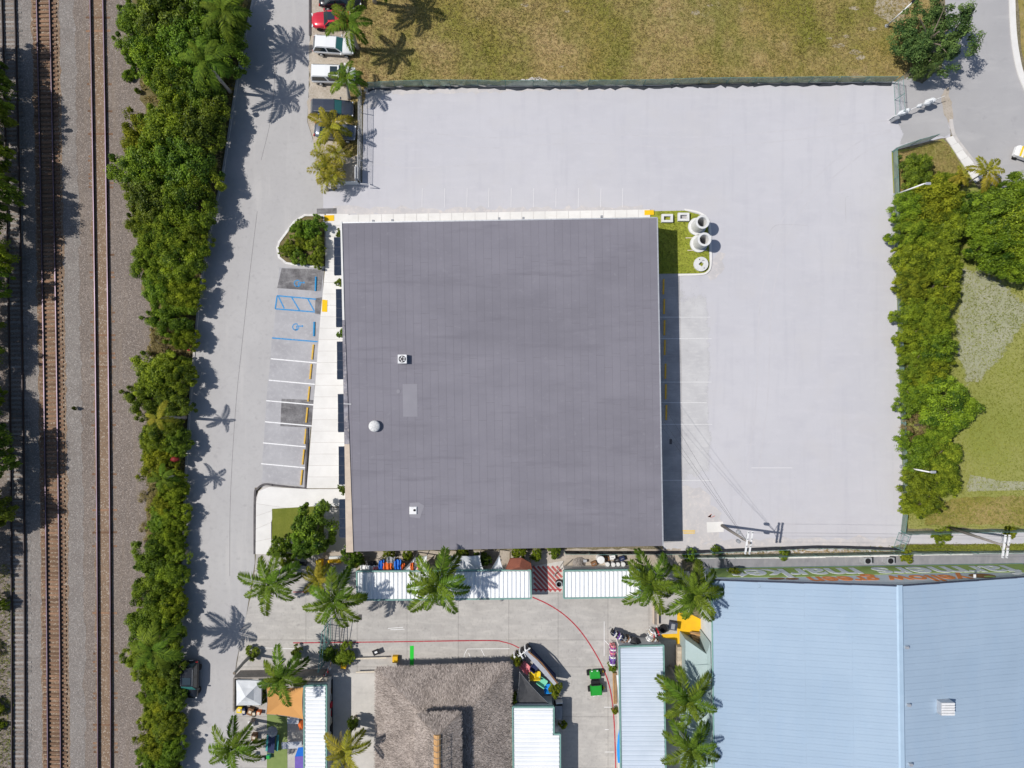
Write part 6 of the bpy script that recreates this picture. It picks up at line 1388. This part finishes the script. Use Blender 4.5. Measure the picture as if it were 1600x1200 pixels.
# ================================================================ MARKET CLUTTER
def sail(pts, label, m, name="shade_sail", cat="shade sail", sag=.35, post=True, group=None, pull=.16):
    """tensioned fabric: corners (px,py,z); edges curve inwards, the middle sags"""
    K = [W(*p) for p in pts]; n = len(K); c = sum(K, Vector()) / n; t = thing(name, (c.x, c.y, 0), label, cat, group)
    rim = []; E = 8
    for i in range(n):
        a, b = K[i], K[(i + 1) % n]
        for j in range(E):
            u = j / E; p = a.lerp(b, u); rim.append(p.lerp(c, pull * 4 * u * (1 - u)))
    rings = [[p.lerp(c, f) - Vector((0, 0, sag * math.sin(f * math.pi / 2) ** 1.2)) for p in rim] for f in (0, .3, .6, .88)]
    mb = MB(); N = len(rim); vs = [tuple(p) for r_ in rings for p in r_] + [tuple(c - Vector((0, 0, sag)))]
    fs = [(i * N + j, i * N + (j + 1) % N, (i + 1) * N + (j + 1) % N, (i + 1) * N + j) for i in range(3) for j in range(N)] + [(3 * N + j, 3 * N + (j + 1) % N, 4 * N) for j in range(N)]
    low = [tuple(Vector(v) - Vector((0, 0, .02))) for v in vs]; o = len(vs)
    fs2 = [tuple(q + o for q in reversed(f)) for f in fs] + [(j, j + o, (j + 1) % N + o, (j + 1) % N) for j in range(N)]
    mb.add(vs + low, fs + fs2); obj("fabric", mb, m, t, smooth=False)
    obj("edge_rope", MB().tube([tuple(p) for p in rim] + [tuple(rim[0])], .018, 4), M['c_grey'], t)
    if post:
        for p in K: obj("post", MB().tube([(p.x, p.y, 0), (p.x, p.y, p.z + .05)], .045, 6), M['c_grey'], t)
    return t
def tent(pts, z0, z1, label, m, name="canopy_tent", cat="canopy tent"):
    K = [W(p[0], p[1], z0) for p in pts]; c = sum(K, Vector()) / 4; t = thing(name, (c.x, c.y, 0), label, cat)
    ap = Vector((c.x, c.y, z1))
    for i in range(4):
        a, b = K[i], K[(i + 1) % 4]
        m1 = a.lerp(ap, .5) - Vector((0, 0, .09)); m2 = b.lerp(ap, .5) - Vector((0, 0, .09)); mm = (a + b) / 2 - Vector((0, 0, .06)); mid = mm.lerp(ap, .5) - Vector((0, 0, .12))
        mb = MB(); mb.add([a, mm, b, m2, ap, m1, mid, a - Vector((0, 0, .25)), b - Vector((0, 0, .25)), mm - Vector((0, 0, .25))], [(0, 1, 6, 5), (1, 2, 3, 6), (5, 6, 4), (6, 3, 4), (0, 7, 9, 1), (1, 9, 8, 2)]); obj("roof_panel", mb, m, t)
        obj("leg", MB().tube([(a.x, a.y, 0), (a.x, a.y, z0)], .035, 6), M['c_grey'], t)
    return t
tent([(369, 1063), (408, 1064), (408, 1102), (369.5, 1102.5)], 2.4, 3.3, "white pop up canopy tent with a peaked top at the road edge", M['white_sail'])
sail([(416, 1072, 2.8), (474, 1074, 2.7), (474, 1124, 2.8), (416, 1116, 2.6)], "orange shade sail beside the narrow white stall", M['orange_sail'], sag=.25, pull=.06)
sail([(812, 1050, 1.7), (861, 1103, 1.9), (804, 1104, 1.9)], "charcoal triangular shade sail beside the thatched pavilion", M['charcoal_sail'], pull=.10)
sail([(700, 868, 2.6), (750, 868, 2.8), (757, 893, 2.3), (702, 893, 2.3)], "white sail behind the long stall, right of the biggest palm", M['white_sail'], pull=.07, group=None)
sail([(780, 868, 2.7), (787, 892, 2.3), (765, 893, 2.3)], "small white triangular sail between dark plant and brown tent", M['white_sail'], pull=.06)
sail([(649, 872, 2.7), (667, 868, 2.7), (667, 892, 2.4), (644, 893, 2.4)], "white sail left of the biggest palm", M['white_sail'], pull=.05)
sail([(648, 872, 2.6), (628, 893, 2.3), (644, 893, 2.3)], "white triangular sail with orange edges by the blue drapes", M['white_sail'], pull=.05)
t = thing("market_tent", W(812, 885), "brown red tent roof between the white sails and the red crossing", "tent")
mb = MB(); k0 = [W(789, 893, 2.4), W(797, 873, 2.7), W(815, 872, 3.0), W(829, 880, 2.6), W(831, 893, 2.4)]; c_ = W(812, 886, 3.1)
mb.add([tuple(p) for p in k0] + [tuple(c_)] + [(p.x, p.y, p.z - .3) for p in k0], [(0, 5, 1), (1, 5, 2), (2, 5, 3), (3, 5, 4), (4, 5, 0), (0, 1, 7, 6), (1, 2, 8, 7), (2, 3, 9, 8), (3, 4, 10, 9), (4, 0, 6, 10)]); obj("roof", mb, M['brown_sail'], t)
for p in (k0[0], k0[1], k0[3], k0[4]): obj("post", MB().tube([(p.x, p.y, 0), tuple(p)], .05, 6), M['timber'], t)
obj("valance", MB().tube([tuple(p) for p in k0], .05, 5), M['brown_sail'], t)

def drape(px0, py0, px1, py1, z, m, label, name="drape", cat="drape"):
    a, b = W(px0, py0, z), W(px1, py1, z); r = random.Random(int(px0 * 3 + py0)); nx = 7; ny = 5; mb = MB(); vs = []
    for j in range(ny):
        for i in range(nx): vs.append((a.x + (b.x - a.x) * i / (nx - 1) + r.gauss(0, .03), a.y + (b.y - a.y) * j / (ny - 1) + r.gauss(0, .03), z - .5 * abs(j / (ny - 1) - .4) + .10 * math.sin(i * 2.1) + r.gauss(0, .04)))
    n0 = len(vs); fs = [(j * nx + i, j * nx + i + 1, (j + 1) * nx + i + 1, (j + 1) * nx + i) for j in range(ny - 1) for i in range(nx - 1)]
    mb.add(vs + [(v[0], v[1], v[2] - .02) for v in vs], fs + [tuple(q + n0 for q in f[::-1]) for f in fs])
    t = thing(name, ((a.x + b.x) / 2, (a.y + b.y) / 2, 0), label, cat, "cloths behind the long stall"); obj("cloth", mb, m, t)
    for q in ((a.x, a.y), (b.x, b.y)): obj("pole", MB().tube([(q[0], q[1], 0), (q[0], q[1], z)], .03, 5), M['c_grey'], t)
for a in [(562, 884, 574, 893, 1.9, 'c_white', "white cloth at the left end behind the long stall"), (572, 877, 588, 886, 1.8, 'c_black', "black cloth heap behind the long stall's left end"), (574, 884, 592, 893, 1.9, 'white_sail', "pale cloth with pink dots behind the long stall"), (583, 886, 590, 893, 2.05, 'c_pink', "pink cloth between the pale cloth and the blue drape"), (591, 876, 599, 893, 2.0, 'c_blue', "left blue drape behind the long stall"), (598, 880, 611, 893, 2.1, 'c_orange', "orange red cloth between the blue drapes"), (604, 871, 617, 881, 2.2, 'c_grey', "grey cloth above the orange cloth"), (609, 878, 618, 893, 1.9, 'c_brown', "brown cloth beside the right blue drape"), (616, 875, 626, 893, 2.15, 'c_blue', "right blue drape with a curved edge behind the long stall"), (626, 881, 632, 893, 2.0, 'c_orange', "orange strip by the white triangular sail"), (641, 880, 646, 892, 2.85, 'c_orange', "orange strip across the white sails"), (652, 879, 655, 892, 2.85, 'c_pink', "thin red strip on the white sail")]:
    drape(*a[:5], M[a[5]], a[6])

# chairs and counter beside the charcoal sail
def armchair(px, py, rz, m, label, w_=.95):
    t = thing("lounge_chair", (0, 0, 0), label, "chair", "coloured chairs at the food counter")
    obj("seat", MB().box((0, .05, .42), (w_, .62, .12)), m, t, bevel=.04); obj("backrest", MB().box((0, -.36, .68), (w_, .14, .62), rot=Matrix.Rotation(.25, 3, 'X')), m, t, bevel=.04)
    for s_ in (-1, 1):
        obj("armrest", MB().box((s_ * w_ * .46, 0, .58), (.11, .7, .07)), m, t, bevel=.02)
        for y in (-.3, .3): obj("leg", MB().tube([(s_ * w_ * .42, y, 0), (s_ * w_ * .42, y, .4)], .03, 6), M['c_grey'], t)
    p = W(px, py, .5); t.location = (p.x, p.y, .036); t.rotation_euler = (0, 0, rz)
armchair(822, 1042, -.8, M['c_pink'], "pink lounge chair at the food counter", 1.25)
armchair(831.5, 1054.5, .0, M['c_yellow'], "left one of the two yellow chairs", .6); armchair(840, 1054, .0, M['c_yellow'], "right one of the two yellow chairs", .6)
armchair(847, 1064, -.6, M['c_mint'], "mint green lounge chair beside the charcoal sail", 1.1); armchair(856.5, 1074, .1, M['c_brightblue'], "bright blue lounge chair at the lower end of the row", .95)
armchair(835, 1042, -.7, M['c_navyc'], "dark navy chair beside the counter, right of the pink chair", .7)
t = thing("food_counter", W(845, 1042), "long slanted food counter with a grey top and maroon rim", "counter")
mb = MB().ppx(band([(823, 1019), (868, 1068)], 6), .04, 2.15); obj("body", mb, M['c_navyc'], t); obj("top", MB().ppx(band([(822, 1018), (868.6, 1068.6)], 7), 2.15, 2.2), M['galv'], t); obj("rim", MB().ppx(band([(825.5, 1018), (846, 1036), (871, 1068)], 2.0), 2.2, 2.3), M['c_brown'], t)
t = thing("white_stack", W(814, 1020), "bundle of white and black folded chairs leaning at the counter's upper end", "folded chairs")
for k in range(6):
    c_ = W(806 + k * 4.2, 1026 - k * 2.6, 1.0); obj("folded_chair", MB().box(tuple(c_), (.16, .75, 1.4), .58 + .1 * (k % 2)), M['c_white' if k % 2 == 0 else 'c_black'], t); obj("frame", MB().tube([tuple(c_ + Vector((-.1, .35, .7))), tuple(c_ + Vector((.2, -.3, .72)))], .03, 5), M['c_white'], t)
obj("tie_bar", MB().box(tuple(W(818, 1020, 1.78)), (1.8, .1, .06), .62), M['c_white'], t)
t = thing("drinks_cooler", W(870, 1112), "black drinks cooler beside the stepped stall", "cooler"); b = W(873, 1113, 1.2)
obj("cabinet", MB().box((b.x, b.y, .6), (.85, 1.5, 1.2)), M['c_black'], t); obj("lid", MB().box((b.x, b.y, 1.23), (.8, 1.4, .06)), M['c_grey'], t); obj("handle", MB().tube([(b.x - .3, b.y - .7, 1.28), (b.x + .3, b.y - .7, 1.28)], .03, 5), M['galv'], t)
t = thing("menu_sign", W(876, 1098), "white framed menu board by the food counter's plant", "sign"); b = W(874, 1099, 1.2); obj("board", MB().box((b.x, b.y, .75), (.75, .08, 1.0), .1), M['c_white'], t); obj("foot", MB().box((b.x, b.y, .12), (.8, .45, .2), .1), M['c_grey'], t)

# clothes racks at the corner of the blue grey stall
def rack(px, py, rz, cols, label):
    r = random.Random(px); t = thing("clothes_rack", (0, 0, 0), label, "clothes rack", "clothes racks"); n = len(cols); L_ = n * .19 + .2
    for s_ in (-1, 1): obj("stand", MB().tube([(s_ * L_ / 2, -.25, 0), (s_ * L_ / 2, 0, .15), (s_ * L_ / 2, 0, 1.55), (s_ * L_ / 2, 0, .15), (s_ * L_ / 2, .25, 0)], .025, 5), M['galv'], t)
    obj("bar", MB().tube([(-L_ / 2, 0, 1.55), (L_ / 2, 0, 1.55)], .025, 6), M['galv'], t)
    for i, cc in enumerate(cols):
        x = -L_ / 2 + .2 + i * .19; w_ = r.uniform(.24, .34); h_ = r.uniform(.7, 1.05); a = r.uniform(-.25, .25)
        obj("garment", MB().loft([[(x + dx + .04 * math.sin(j * 3), (w_ if s_ > 0 else -w_) * f_ + a * dx, 1.5 - h_ * g2) for s_, dx in ((-1, -.07), (1, -.07), (1, .07), (-1, .07))] for j, (f_, g2) in enumerate(((.35, -.02), (1.0, .10), (.85, .5), (1.05, 1.0)))]), M['c_' + cc], t)
    p = W(px, py, 1.2); t.location = (p.x, p.y, .036); t.rotation_euler = (0, 0, rz)
rack(966, 993, -.5, ['black', 'navyc', 'white', 'black', 'purple', 'white', 'navyc', 'black', 'grey'], "clothes rack with dark and navy garments above the blue grey stall's corner")
rack(985, 1001, -.55, ['black', 'brown', 'white', 'black', 'cream', 'black', 'grey'], "clothes rack with black, brown and cream garments above the blue grey stall")
rack(977, 1006, -.75, ['brown', 'white', 'brown', 'pink', 'black'], "short clothes rack with brown garments against the blue grey stall's top edge")
rack(957.5, 1016, 1.5, ['magenta', 'pink', 'magenta', 'white', 'magenta', 'pink'], "clothes rack with magenta and pink garments on the left of the blue grey stall")
rack(957, 1032, 1.5, ['white', 'purple', 'purple', 'violet', 'white'], "clothes rack with purple and violet garments, lowest on the left of the blue grey stall")
rack(1017, 994, 1.2, ['white', 'white', 'grey', 'white', 'cream', 'white'], "clothes rack with white garments left of the black tyre planter")
rack(1023, 990, .3, ['red', 'red', 'white', 'black', 'red'], "clothes rack with red garments beside the black tyre planter")
rack(1022, 1001, -.6, ['cream', 'brown', 'white', 'cream', 'brown'], "clothes rack with cream garments nearest the ochre floor")
t = thing("umbrella", W(992, 1000), "black market umbrella half open beside the racks", "umbrella"); b = W(993, 1003, 1.6)
mb = MB(); rim = [(b.x + .6 * math.cos(k * .785), b.y + .6 * math.sin(k * .785), 1.75) for k in range(8)]; mb.add(rim + [(b.x, b.y, 2.15)], [(k, (k + 1) % 8, 8) for k in range(8)]); obj("canopy", mb, M['c_black'], t); obj("pole", MB().tube([(b.x, b.y, 0), (b.x, b.y, 2.2)], .03, 6), M['galv'], t); obj("base", MB().lathe([(.28, 0), (.28, .08), (0, .1)], (b.x, b.y, .03), 14), M['c_grey'], t)
t = thing("side_awning", W(968, 1155), "bright blue awning on the left side of the blue grey stall", "awning"); obj("cloth", MB().loft([[tuple(W(973, y, 2.3)), tuple(W(973, y, 2.33)), tuple(W(964 + 3 * ((y - 1172) / 30) ** 2, y, 1.95)), tuple(W(964 + 3 * ((y - 1172) / 30) ** 2, y, 1.92))] for y in (1138, 1150, 1165, 1180, 1192)]), M['c_brightblue'], t); obj("bar", MB().tube([W(966, 1140, 1.92), W(964, 1170, 1.92), W(966, 1190, 1.92)], .03, 5), M['galv'], t)
t = thing("side_banner", W(966, 1090), "white tapered banner along the left side of the blue grey stall", "banner"); obj("cloth", MB().loft([[tuple(W(971, y, 2.2)), tuple(W(971, y, 2.24)), tuple(W(963 + (y - 1055) * .09, y, 1.9)), tuple(W(963 + (y - 1055) * .09, y, 1.86))] for y in (1055, 1085, 1110, 1132)]), M['white_sail'], t); obj("cord", MB().tube([W(963, 1055, 1.9), W(970, 1132, 1.9)], .02, 4), M['c_grey'], t)
t = thing("planter_box", W(961, 1070), "narrow timber planter box along the left side of the blue grey stall", "planter"); obj("box", MB().ppx([(958, 1052), (964, 1052), (964, 1100), (959, 1100)], .03, .5), M['timber'], t); obj("rim", MB().ppx(band([(958, 1052), (959, 1100)], 1.2), .5, .56), M['ridge_wood'], t)
# ochre corner: timber stack, posts, tyre, bin, low wall
t = thing("timber_stack", W(1090, 1000), "stack of timber planks leaning at the market hall's corner", "timber stack")
for k in range(8):
    a = W(1078 + k * 1.0, 988 + k * 2.0, .5 + .05 * k); b = W(1102 - (k % 3), 990 + k * 3.6, .45 + .06 * k); d = (b - a); obj("plank", MB().box(tuple((a + b) / 2), (d.length, .17, .05), math.atan2(d.y, d.x)), M['ridge_wood' if k % 2 else 'timber'], t)
t = thing("stone_block_wall", W(1064, 1045), "tan block wall column beside the teal lean to roof", "wall")
for i in range(2):
    for j in range(12):
        obj("block", MB().ppx([(1058.5 + i * 6.6, 1011 + j * 5.6), (1064.7 + i * 6.6, 1011 + j * 5.6), (1064.7 + i * 6.6, 1016.2 + j * 5.6), (1058.5 + i * 6.6, 1016.2 + j * 5.6)], 0, 1.0 + .01 * ((i * 3 + j) % 4)), M['tan_block'], t)
obj("core", MB().ppx([(1059, 1011.5), (1071, 1011.5), (1071, 1077), (1059, 1077)], 0, .97), M['kerb'], t)
def tyre_bin(px, py, r_, h, label, name, cat, m=M['c_black']):
    b = W(px, py, h); t = thing(name, (b.x, b.y, 0), label, cat); obj("body", MB().lathe([(r_ * .85, .02), (r_, h * .3), (r_, h), (r_ * .72, h), (r_ * .68, h * .6), (0, h * .6)], (b.x, b.y, 0), 24), m, t, smooth=False); obj("rim", ringmesh(r_ * 1.04, r_ * .74, h - .05, h + .03, (b.x, b.y, 0), 24), M['c_grey' if cat == 'bin' else 'c_black'], t)
tyre_bin(873.5, 913, .36, .9, "black round bin at the right of the red crossing", "waste_bin", "bin")
tyre_bin(1037, 983, .42, .55, "black tyre planter right of the red garments", "tyre_planter", "planter")
t = thing("speaker_box", W(1053, 979), "dark box with a mesh front beside the ochre floor", "box"); b = W(1053, 979, .9); obj("cabinet", MB().box((b.x, b.y, .45), (.75, .85, .9), -.15), M['navy'], t); obj("grille", MB().box((b.x - .1, b.y, .92), (.4, .6, .04), -.15), M['c_grey'], t)
t = thing("low_wall", W(1024, 960), "low trough wall with terracotta edges below a palm", "low wall"); 
for x0, x1, m, z in ((1021, 1022.6, 'stucco', .55), (1027.5, 1029.2, 'stucco', .55), (1022.6, 1027.5, 'timber_grey', .4)): obj("edge" if m == 'stucco' else "soil", MB().ppx([(x0, 944), (x1, 944), (x1, 976), (x0, 976)], .03, z), M[m], t)
t = thing("leaning_pole", W(867, 892), "dark pole lying across the red striped crossing", "pole"); obj("pole", MB().tube([W(866, 899, .1), W(881, 877, 1.6)], .05, 6), M['timber_grey'], t); obj("foot", MB().box(tuple(W(866, 899, .1)), (.2, .2, .12)), M['c_grey'], t)
# drum row in the alley right of the crossing
for k, l in enumerate(("large white drum at the left end of the drum row in the alley", "first small white drum right of the large one", "second small white drum in the row", "third small white drum in the row", "last small white drum, nearest the palm")):
    x = [939, 949.5, 958.5, 966, 974][k]; y = [875, 882, 882.5, 882, 882][k]; rr_ = [.42, .24, .24, .22, .24][k]; h_ = [1.2, .8, .8, .75, .8][k]
    b = W(x, y, h_); t = thing("drum", (b.x, b.y, 0), l, "drum", "white drums in the alley"); obj("body", MB().lathe([(rr_, 0), (rr_, h_), (rr_ * .9, h_)], (b.x, b.y, 0), 18), M['c_white'], t); obj("lid", MB().lathe([(rr_ * .92, h_), (rr_ * .92, h_ + .03), (0, h_ + .05)], (b.x, b.y, 0), 18), M['c_white' if k == 0 else 'conc_light'], t)
for k, (x, y, m, l) in enumerate([(948, 873, 'c_brown', "brown crate behind the first small drum"), (957, 871, 'c_white', "white crate behind the second small drum"), (964, 875, 'c_black', "black crate behind the third small drum"), (972, 873, 'c_navyc', "navy crate behind the last small drum"), (928, 881, 'c_brown', "small brown crate left of the large white drum")]):
    b = W(x, y, .5); t = thing("crate", (b.x, b.y, 0), l, "crate", "crates in the alley"); obj("box", MB().box((b.x, b.y, .28), (.6, .45, .5), .1 * k), M[m], t); obj("handle", MB().box((b.x, b.y, .55), (.3, .06, .05), .1 * k), M['c_grey'], t)
t = thing("gravel_pile", W(905, 881), "small grey heap of gravel in the alley", "gravel heap"); b = W(905, 880); mb = MB(); r_ = random.Random(3); mb.lathe([(.75, 0), (.55, .2), (.3, .38), (.0, .5)], (b.x, b.y, 0), 16); mb.v = [(v[0] + r_.gauss(0, .04), v[1] + r_.gauss(0, .04), max(0, v[2] + r_.gauss(0, .02))) for v in mb.v]; obj("heap", mb, M['ballast_grey'], t)
t = thing("pump_box", W(914, 875), "small grey box on the alley path", "box"); b = W(914, 876, .3); obj("cabinet", MB().box((b.x, b.y, .2), (.35, .25, .4)), M['c_grey'], t); obj("lid", MB().box((b.x, b.y, .42), (.4, .3, .04)), M['galv'], t)
# northwest corner: yellow pillar, grey stair ramp, white curbs
t = thing("yellow_pillar", W(497, 890), "yellow painted pillar wall at the market's northwest corner", "pillar"); obj("pillar", MB().ppx([(494, 877), (501, 877), (500, 905), (493, 905)], 0, 1.2), M['ochre'], t); obj("cap", MB().ppx([(493.5, 876), (501.5, 876), (501.5, 880), (493.5, 880)], 1.2, 1.26), M['c_yellow'], t)
t = thing("yellow_beam", W(521, 878), "yellow beam under the tan parapet corner", "beam"); obj("beam", MB().ppx([(512, 876), (532, 875), (532, 879.5), (512, 880)], .3, 1.0), M['ochre'], t); obj("footing", MB().ppx([(514, 870), (538, 869), (538, 875), (514, 876)], 0, .4), M['grey_wall'], t)
t = thing("grey_ramp", W(512, 893), "short grey ramp with rails right of the yellow pillar", "ramp"); a, b = W(507, 899, .1), W(521, 886, .9); d = b - a; obj("deck", MB().loft([[tuple(a + Vector((-.25, -.25, 0))), tuple(b + Vector((-.25, -.25, 0))), tuple(b + Vector((.25, .25, 0))), tuple(a + Vector((.25, .25, 0)))]] + [[tuple(q + Vector((0, 0, .06))) for q in (a + Vector((-.25, -.25, 0)), b + Vector((-.25, -.25, 0)), b + Vector((.25, .25, 0)), a + Vector((.25, .25, 0)))]]), M['galv'], t); obj("rail", MB().tube([a + Vector((.3, .3, .5)), b + Vector((.3, .3, .5))], .03, 5), M['galv'], t)
t = thing("bench", W(479, 886), "dark bench casting a shadow left of the yellow pillar", "bench"); b = W(472, 881, .5); obj("seat", MB().box((b.x, b.y, .45), (1.0, .4, .07), -.1), M['c_black'], t)
for s_ in (-1, 1): obj("leg", MB().box((b.x + s_ * .4, b.y, .2), (.08, .36, .42), -.1), M['c_black'], t)
sheet("dark_floor", [(504, 884), (556, 880), (556, 905), (508, 908)], .047, M['stall'])
# market below the road: walls, canopy yard
t = thing("dark_wall", W(430, 1055), "dark timber wall along the top of the market yard", "wall"); obj("panel", MB().ppx([(365, 1058.5), (503, 1056), (503, 1058.5), (365, 1061)], 0, 1.9), M['timber_grey'], t); obj("panel", MB().ppx([(364, 1060), (366.5, 1060), (366, 1112), (363.5, 1112)], 0, 1.8), M['timber_grey'], t); obj("beam", MB().ppx(band([(470, 1062), (511, 1061)], 5), 1.6, 1.75), M['c_cream'], t)
t = thing("red_bunting_frame", W(512, 1050), "leaning timber frame with red and white cloth strips by the entrance", "frame")
for k in range(6): a, b = W(503 + k * 2, 1062 - k * 2, .2), W(497 + k * 4, 1070 - k * 7, 2.2); obj("pole", MB().tube([a, b], .04, 5), M['timber' if k % 2 else 'c_cream'], t); obj("strip", MB().box(tuple((a + b) / 2), (.5, .12, .03), .8 + k * .2), M['c_red' if k % 2 == 0 else 'c_white'], t)
t = thing("barrier_posts", W(590, 1030), "cream barrier rails with ochre ends left of the pavilion", "barrier")
for y in (1028.5, 1049.5): obj("rail", MB().ppx(band([(556, y + 1), (604, y - .5)], 2.2), .5, .62), M['c_cream'], t)
for x, y in ((536, 1040), (617, 1031)): obj("end_block", MB().ppx([(x - 4, y - 5), (x + 4, y - 5), (x + 4, y + 5), (x - 4, y + 5)], .03, .6), M['ochre'], t)
t = thing("flag_stand", W(587, 1019), "small black and white patterned flag stand on the plaza", "flag stand"); b = W(587.5, 1019, .6); obj("flag", MB().box((b.x, b.y, .62), (.75, .6, .03), .4), M['c_black'], t); obj("emblem", MB().box((b.x, b.y, .645), (.3, .2, .012), .4), M['c_white'], t); obj("post", MB().tube([(b.x, b.y, .03), (b.x, b.y, .62)], .03, 6), M['c_grey'], t)
sheet("green_carpet", [(417, 1116), (449, 1116), (449, 1420), (417, 1420)], .050, mat("green_carpet", (.20, .26, .085), (.17, .23, .07), 2, coords='pos'))
def table(px, py, w_, d_, h, rz, m, label, name="table", cat="table"):
    b = W(px, py, h); t = thing(name, (0, 0, 0), label, cat); obj("top", MB().box((0, 0, h), (w_, d_, .05)), m, t)
    for sx_ in (-1, 1):
        for sy in (-1, 1): obj("leg", MB().tube([(sx_ * w_ * .44, sy * d_ * .4, 0), (sx_ * w_ * .44, sy * d_ * .4, h)], .03, 5), M['c_grey'], t)
    t.location = (b.x, b.y, .04); t.rotation_euler = (0, 0, rz)
table(458, 1126, 1.25, .65, .75, .0, M['galv'], "grey table at the lower right of the orange sail"); table(456, 1164, 2.2, .75, 1.0, .05, M['galv'], "long silver table above the purple tent")
t = thing("picnic_set", W(424, 1163), "dark green picnic table with black umbrella on the carpet's left edge", "picnic table"); b = W(424, 1163, .75); obj("top", MB().box((b.x, b.y, .75), (.75, 1.9, .06), -.08), M['c_navyc'], t)
for s_ in (-1, 1): obj("bench", MB().box((b.x + s_ * .55, b.y, .45), (.26, 1.8, .05), -.08), M['c_teal'], t); obj("leg", MB().box((b.x, b.y + s_ * .7, .37), (1.2, .08, .08), -.08), M['c_black'], t)
b = W(424, 1145, 2.0); obj("umbrella_pole", MB().tube([(b.x, b.y, 0), (b.x, b.y, 2.1)], .03, 6), M['galv'], t); mb = MB(); mb.add([(b.x + .62 * math.cos(k * .785), b.y + .62 * math.sin(k * .785), 1.8 - .1 * (k % 2)) for k in range(8)] + [(b.x, b.y, 2.15)], [(k, (k + 1) % 8, 8) for k in range(8)]); obj("umbrella_canopy", mb, M['c_grey'], t)
for i, (x, y, l) in enumerate([(411, 1186, "left small black box stool near the green carpet"), (419, 1183, "right small dark green box stool on the carpet's edge")]):
    b = W(x, y, .45); t = thing("box_stool", (b.x, b.y, 0), l, "stool", "box stools"); obj("box", MB().box((b.x, b.y, .26), (.42, .4, .44), .1), M['c_black' if i == 0 else 'c_teal'], t); obj("cushion", MB().box((b.x, b.y, .5), (.36, .34, .05), .1), M['c_grey' if i == 0 else 'c_green'], t)
t = thing("purple_tent", W(468, 1190), "purple and blue tent roof against the narrow white stall", "tent"); a = [W(461, 1182, 2.2), W(475, 1181, 2.2), W(475, 1330, 2.2), W(461, 1330, 2.2), W(466, 1168, 2.5), W(475, 1167, 2.5)]
obj("roof_panel", MB().loft([[tuple(a[0]), tuple(a[1]), tuple(a[2]), tuple(a[3])], [tuple(q + Vector((0, 0, .05))) for q in a[:4]]]), M['c_violet'], t); obj("front_panel", MB().loft([[tuple(a[0]), tuple(a[4]), tuple(a[5]), tuple(a[1])][::-1], [tuple(q + Vector((0, 0, .04))) for q in (a[1], a[5], a[4], a[0])]]), M['c_blue'], t)
for q in (a[0], a[1]): obj("leg", MB().tube([(q.x, q.y, 0), tuple(q)], .03, 5), M['galv'], t)
t = thing("orange_chair_cover", W(472, 1131), "orange folding sign behind the grey table", "sign"); obj("board", MB().box(tuple(W(471, 1132, .6)), (.3, .7, 1.0), .3), M['c_orange'], t); obj("foot", MB().box(tuple(W(471, 1132, .08)), (.4, .8, .08), .3), M['c_black'], t)
for i, (x, y, m, l) in enumerate([(374, 1109, 'c_yellow', "yellow goods crate under the white canopy's lower edge"), (381, 1112, 'c_navyc', "navy goods crate under the white canopy"), (391, 1112, 'c_brown', "brown goods crate under the white canopy"), (397, 1115, 'c_black', "black goods crate under the white canopy"), (404, 1114, 'c_orange', "orange cone like goods at the right of the white canopy's foot"), (392, 1131, 'c_white', "pale goods box right of the road edge palm"), (397, 1152, 'c_brown', "small brown goods box below the pale one"), (396, 1180, 'c_white', "small white goods box lowest in the yard")]):
    b = W(x, y, .5); t = thing("goods_crate", (b.x, b.y, 0), l, "crate", "goods in the market yard"); r_ = random.Random(i); obj("box", MB().box((b.x, b.y, .3), (r_.uniform(.35, .6), r_.uniform(.35, .8), .55), r_.uniform(-.4, .4)), M[m], t); obj("lid", MB().box((b.x, b.y, .6), (.3, .3, .05), r_.uniform(-.4, .4)), M['c_cream'], t)
t = thing("side_shelves", W(515, 1100), "dark shelving with red goods on the east side of the narrow white stall", "shelves"); obj("frame", MB().ppx([(511, 1068), (519, 1062), (519, 1150), (511, 1150)], .03, .35), M['c_black'], t)
for k in range(6): obj("goods", MB().ppx([(512.5, 1075 + k * 12), (517.5, 1075 + k * 12), (517.5, 1083 + k * 12), (512.5, 1083 + k * 12)], .35, .5 + .2 * (k % 3)), M[['c_brown', 'c_grey', 'c_red', 'c_red', 'c_cream', 'c_black'][k]], t)
t = thing("planter_pot", W(550, 1133), "dark square pot under the green plant on the grey path", "pot"); b = W(550, 1133, .5); obj("pot", MB().box((b.x, b.y, .3), (.8, .8, .5), 0, 1.15), M['c_black'], t); obj("soil", MB().box((b.x, b.y, .56), (.75, .75, .03)), M['timber_grey'], t)
t = thing("bamboo_bench", W(740, 1038), "small brown bundle on the pavilion's north eave", "bundle"); obj("bundle", MB().tube([W(690, 1040, 2.2), W(703, 1039.5, 2.2)], .18, 8), M['timber_grey'], t); obj("tie", MB().tube([W(696, 1040, 2.2), W(697.5, 1040, 2.2)], .2, 8), M['c_cream'], t)
